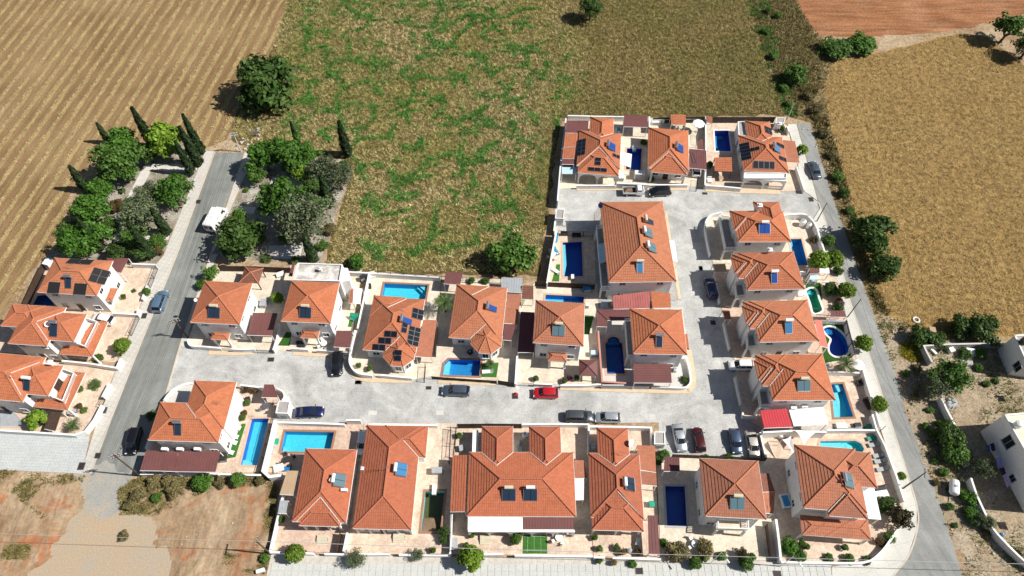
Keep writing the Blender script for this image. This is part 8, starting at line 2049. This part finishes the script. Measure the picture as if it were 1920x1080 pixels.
def appliance(sh, x, y, d, label, m='tank_white', rz=.3, door=True):
    """low garden and yard things: body with a lid and a front panel, seats with cushions, heaps as rough lumps"""
    KINDS = ('fridge', 'bench', 'counter', 'trough', 'grill', 'cistern', 'sofa', 'stool', 'barrel', 'cabinet', 'plinth', 'basin', 'steps', 'sunshade', 'birdbath', 'rack', 'bin', 'crate', 'lilo', 'mat', 'heap', 'bucket', 'pile', 'table', 'kitchen', 'hut', 'tub', 'boiler', 'tank', 'station', 'motorbike', 'house', 'store', 'chair', 'block', 'box')
    ws = label.replace('-', ' ').split()
    kind = next((w for w in ws if w in KINDS), 'box')
    p = at(sh, x, y, d[2]); t = empty({'tub': 'hot_tub', 'box': 'storage_box', 'house': 'pump_house', 'station': 'barbecue', 'kitchen': 'outdoor_kitchen', 'hut': 'garden_hut', 'store': 'bin_store'}.get(kind, kind), (p.x, p.y, .08 if sh not in 'QRS' else 0), rz); tag(t, label, {'station': 'barbecue', 'tub': 'hot tub', 'house': 'pump house'}.get(kind, kind))
    w, l, h = d
    if kind in ('mat', 'lilo'):
        mb = MB(); mb.box((0, 0, h / 2), (w, l, h), top=(.94, .94)); mb.build('pad', m, t)
        mb = MB(); mb.tube((-w * .45, l * .4, h), (w * .45, l * .4, h), .04, n=6); mb.build('rolled_edge', m, t)
    elif kind in ('bench', 'sofa', 'chair', 'stool'):
        mb = MB(); mb.box((0, 0, .36), (w, l, .14)); mb.build('seat', m, t)
        mb = MB(); mb.box((0, l / 2 - .07, .62), (w, .14, .42)); mb.build('backrest', m, t)
        for sx in (-1, 1):
            mb = MB(); mb.box((sx * (w / 2 - .06), 0, .15), (.1, l * .9, .3)); mb.build('leg', m, t)
    elif kind in ('cistern', 'barrel', 'tank', 'boiler', 'bucket', 'basin', 'birdbath'):
        r = min(w, l) / 2; mb = MB(); mb.tube((0, 0, 0), (0, 0, h * .85), r * .95, r, 16); mb.tube((0, 0, h * .85), (0, 0, h), r, r * .5, 16); mb.build('body', m, t)
        mb = MB(); mb.tube((0, 0, h), (0, 0, h + .06), r * .4, r * .4, 10); mb.build('lid', 'grey_panel', t)
    elif kind in ('heap', 'pile', 'motorbike'):
        rr = random.Random(len(label)); mb = MB()
        for k in range(9): mb.box((rr.uniform(-.35, .35) * w, rr.uniform(-.35, .35) * l, h * .3), (w * .45, l * .45, h * rr.uniform(.4, 1.0)), rr.uniform(0, 3), top=(.6, .6))
        mb.build('lumps', m, t)['kind'] = 'stuff'
    elif kind == 'steps':
        for k in range(3):
            mb = MB(); mb.box((0, -k * .28, (h - k * .12) / 2), (w, l, h - k * .12)); mb.build('step', m, t)
    elif kind == 'table':
        mb = MB(); mb.box((0, 0, h), (w, l, .06)); mb.build('tabletop', m, t)
        for sx in (-1, 1):
            for sy in (-1, 1): mb = MB(); mb.box((sx * w * .42, sy * l * .42, h / 2 - .03), (.07, .07, h - .06)); mb.build('leg', m, t)
    else:
        mb = MB(); mb.box((0, 0, h / 2), (w, l, h)); mb.build('casing', m, t)
        mb = MB(); mb.box((0, -l / 2 - .015, h * .5), (w * .9, .03, h * .85)); mb.build('front_panel', 'grey_panel', t)
        mb = MB(); mb.box((0, 0, h + .025), (w * 1.04, l * 1.04, .05), top=(.96, .96)); mb.build('lid', m, t)
        if kind == 'tub':
            mb = MB(); mb.box((0, 0, h + .055), (w * .75, l * .8, .02)); mb.build('water', 'pool_blue', t)
appliance('Q', 712, 368, (.9, .8, .9), 'white fridge lying in the rubble yard'); appliance('Q', 892, 385, (1.5, 1.1, .8), 'large white box in the rubble yard', rz=-.2); appliance('Q', 545, 385, (.4, 1.2, .4), 'white plank-like cabinet in the wall corner', rz=.5)
appliance('H', 1225, 415, (1.5, .9, .95), 'grey barbecue station on the long bungalow terrace', 'cushion_grey', 0); appliance('H', 1207, 550, (.6, 1.5, .5), 'white pool pump box at the half-drained pool', rz=0); appliance('E', 185, 140, (.9, .8, .9), 'dark garden box by the turquoise pool wall', 'dark_metal', .4); appliance('E', 265, 115, (1.3, 1.0, .7), 'white garden sofa at the turquoise pool wall', 'cushion_white', .3); appliance('E', 240, 215, (.8, .8, .7), 'black cube stool by the turquoise pool', 'dark_metal', .1); appliance('O', 905, 500, (.6, 1.3, .5), 'pale slide box at the head of the small blue pool', 'sky_awning', 0); appliance('N', 288, 715, (.6, .9, .6), 'white ladder box at the foot of the dark pool', 'cushion_white', 0); appliance('K', 265, 645, (1.3, 2.0, .6), 'white hot tub beside the multi-hipped house', 'tank_white', .12); appliance('M', 970, 262, (1.1, 1.1, 1.5), 'white water cistern at the lane corner wall', 'tank_white', .3); appliance('M', 1025, 290, (.9, .9, 1.3), 'second white cistern at the lane corner wall', 'tank_white', .5); appliance('I', 575, 215, (.7, .7, 1.2), 'grey boiler between the two rear wings', 'cushion_grey', 0); appliance('I', 612, 165, (.9, .9, 1.0), 'white tank right of the grey boiler', 'tank_white', 0); appliance('B', 415, 190, (1.1, 1.4, 1.8), 'white garden hut behind the black-matted house', 'tank_white', -.25); appliance('H', 120, 400, (1.5, 1.0, .6), 'white covered garden sofa above the tan canopy', 'cushion_white', .3); appliance('S', 1800, 775, (1.1, .5, .7), 'small wooden sign box at the bottom corner', 'tank_white', .3)
# tyre and traffic cone
p = at('Q', 382, 98, .1); mb = MB()
for k in range(16): a0, a1 = k * math.pi / 8, (k + 1) * math.pi / 8; mb.tube((p.x + .5 * math.cos(a0), p.y + .5 * math.sin(a0), .14), (p.x + .5 * math.cos(a1), p.y + .5 * math.sin(a1), .14), .14, n=7)
tag(mb.build('painted_ring', 'tank_white', None, (p.x, p.y, 0)), 'white painted tyre ring on the crop field edge', 'ring')
p = at('X', 1100, 92, .3); t = empty('traffic_cone', (p.x, p.y, .03)); tag(t, 'red traffic cone on the estate road left of the red car', 'cone'); mb = MB(); mb.tube((0, 0, .04), (0, 0, .7), .2, .04, 12); mb.build('cone', 'red_plastic', t); mb = MB(); mb.box((0, 0, .02), (.5, .5, .04)); mb.build('base', 'red_plastic', t)
# green court lines and posts
g_ = empty('court_frame', at('I', 682, 935, 0)); tag(g_, 'white court markings and end frame on the green mat', 'court'); o3 = g_.location
mb = MB()
for a, b in (((606, 878), (760, 878)), ((606, 972), (762, 972)), ((632, 872), (628, 990)), ((722, 872), (724, 990)), ((676, 872), (676, 972))):
    mb.tube(at('I', *a, .125), at('I', *b, .125), .011, n=4)
mb.build('line', 'white_paint', g_, o3); mb = MB(); a, b = at('I', 600, 845, 2.2), at('I', 765, 848, 2.2); mb.tube(a, b, .05, n=5); mb.tube(a, (a.x, a.y, 0), .05, n=5); mb.tube(b, (b.x, b.y, 0), .05, n=5); mb.build('frame', 'white_paint', g_, o3)
# round terrace floor at the street corner
mb = MB(); P_ = ats('G', [(540, 320), (345, 318), (372, 262), (430, 200), (520, 158), (590, 146)], 1.6); mb.prism(P_, 0, 1.55); o = mb.build('terrace', 'path_conc', None, (P_[0].x, P_[0].y, 0)); tag(o, 'quarter-round raised white terrace at the street corner', 'terrace')

# more things standing about in the yards
for sh, x, y, d, l, m, rz in (('K', 905, 560, (1.6, .7, .5), 'dark garden bench below the grey loungers', 'dark_metal', .2), ('K', 905, 600, (2.2, 1.0, .6), 'white bar counter beside the white canopy', 'tank_white', .15), ('K', 650, 960, (.9, .6, .5), 'pale planter trough below the veranda of the multi-hipped house', 'cushion_grey', .1), ('K', 640, 138, (1.6, .9, .45), 'white pool cover box by the two-tone pool', 'tank_white', 0), ('K', 750, 130, (1.0, .6, .5), 'dark grill at the wall above the mint pool', 'dark_metal', .1), ('K', 240, 190, (1.2, 1.2, 1.0), 'white cistern under the tall wall of the red lean-to', 'tank_white', .1),
    ('L', 1235, 900, (.7, 1.9, .5), 'dark wooden sofa along the lane wall', 'brown_wood', .25), ('L', 1175, 735, (.9, .9, .6), 'dark stool group in the shade by the lane wall', 'dark_metal', .3), ('L', 720, 45, (1.2, .7, .5), 'white garden bench at the green pool head', 'cushion_white', .2), ('L', 915, 605, (.9, .9, .8), 'white barrel left of the palm', 'tank_white', 0), ('M', 1050, 810, (1.3, .9, .9), 'grey store cabinet beside the green pool', 'grey_panel', 0), ('M', 960, 745, (.9, .7, .8), 'white cabinet above the green pool', 'tank_white', .1), ('M', 1165, 850, (1.0, .6, .5), 'white bench in the dark garden', 'tank_white', 0),
    ('F', 635, 320, (.6, .6, .9), 'white statue plinth beside the half-blue pool', 'tank_white', 0), ('F', 695, 725, (1.1, .8, .9), 'pale green cabinet left of the salmon wall', 'sky_awning', 0), ('F', 635, 180, (1.3, .9, .9), 'blue covered box behind the half-blue pool', 'cushion_blue', .1), ('F', 780, 315, (1.1, .8, .9), 'pale green cabinet at the maroon pergola corner', 'sky_awning', 0), ('F', 1385, 860, (1.0, .8, .9), 'white cistern on the estate corner yard', 'tank_white', 0), ('E', 1132, 795, (.9, .9, .5), 'dark round basin under the bay-fronted bungalow porch', 'dark_metal', 0),
    ('I', 335, 885, (1.5, .7, .4), 'cream steps at the twin bungalow left arch', 'tank_cream', 0), ('I', 1400, 915, (.5, 1.0, .6), 'folded white sunshade on the dish bungalow terrace', 'cushion_white', -.3), ('I', 1345, 975, (.7, .7, .6), 'grey birdbath block on the dish bungalow terrace', 'cushion_grey', 0), ('I', 120, 930, (.8, 1.6, .7), 'cluttered rack at the twin bungalow left fence', 'cushion_grey', 0), ('I', 165, 260, (.6, .9, .7), 'grey bin by the twin bungalow back railing', 'grey_panel', .2), ('I', 1498, 650, (.8, .8, .7), 'green box on the narrow side yard', 'green_cloth', 0), ('I', 575, 270, (.7, 1.1, .8), 'grey cabinet below the grey boiler', 'grey_panel', 0), ('I', 1090, 245, (.7, .7, .9), 'white cistern left of the dish bungalow rear wing', 'tank_white', 0),
    ('H', 960, 870, (1.6, .8, .4), 'cream steps at the long bungalow arch', 'tank_cream', 0), ('H', 425, 890, (1.5, .8, .3), 'cream steps below the nested-hip porch', 'tank_cream', 0), ('H', 70, 275, (.7, 1.5, .2), 'grey lilo beside the brown-coped pool', 'cushion_grey', -.2), ('H', 100, 215, (1.0, 1.0, .05), 'green mat beside the brown-coped pool', 'green_cloth', 0), ('H', 180, 405, (1.1, .7, .3), 'blue crate above the tan canopy', 'blue_cloth', .1), ('G', 870, 820, (.9, 1.2, .8), 'dark bin store at the end of the three-bay carport', 'dark_metal', .1), ('G', 1100, 290, (.7, .9, .6), 'dark log box by the long pool house', 'dark_metal', .3),
    ('D', 955, 230, (1.4, .7, .5), 'white garden bench near the brown panel fence', 'cushion_white', .4), ('D', 785, 500, (1.0, 1.4, .9), 'grey water pump box right of the gazebo house', 'grey_panel', 0), ('D', 1145, 890, (1.6, 1.2, .7), 'dark covered motorbike at the stained-roof house porch', 'dark_metal', .2), ('O', 740, 300, (.5, 1.0, .9), 'blue bin between the rear wing and pool house', 'cushion_blue', 0), ('O', 1130, 215, (1.4, .8, .8), 'white outdoor kitchen at the meadow wall', 'tank_white', 0), ('O', 965, 760, (1.9, 1.0, 1.6), 'white pump house below the small deep blue pool', 'tank_white', 0), ('O', 765, 790, (1.0, 1.6, .9), 'white stair block beside the twin-arched loggia', 'tank_white', 0), ('P', 290, 830, (.8, 1.1, .7), 'white chair pair below the tiled pergola', 'cushion_white', 0), ('P', 410, 815, (.8, .9, .7), 'wooden table below the tiled pergola', 'tan_canopy', 0), ('N', 215, 345, (1.3, .6, .7), 'dark outdoor sofa at the blue lounger terrace', 'dark_metal', 0), ('N', 320, 360, (1.6, .7, .7), 'second dark sofa north of the dark pool', 'dark_metal', 0),
    ('Q', 500, 430, (.9, 1.2, .5), 'rubbish heap box inside the weathered wall', 'cushion_grey', .6), ('Q', 855, 480, (2.6, .9, .3), 'pile of grey blocks in the rubble yard', 'grey_render', -.2), ('Q', 730, 500, (.6, .6, .4), 'orange bucket in the rubble yard', 'terracotta_pot', 0), ('Q', 690, 505, (.7, .6, .5), 'white bucket in the rubble yard', 'tank_white', .3), ('Q', 725, 845, (2.0, 1.6, .9), 'grey tarpaulin heap at the white wall stub', 'cushion_grey', .3), ('Q', 415, 180, (1.0, 1.0, .6), 'left brown crate by the painted ring', 'tan_canopy', .2), ('Q', 535, 185, (1.0, 1.0, .6), 'right brown crate by the painted ring', 'tan_canopy', -.1), ('R', 868, 798, (.7, .5, .4), 'blue basin by the long curved wall', 'blue_cloth', .3)):
    appliance(sh, x, y, d, l, m, rz)
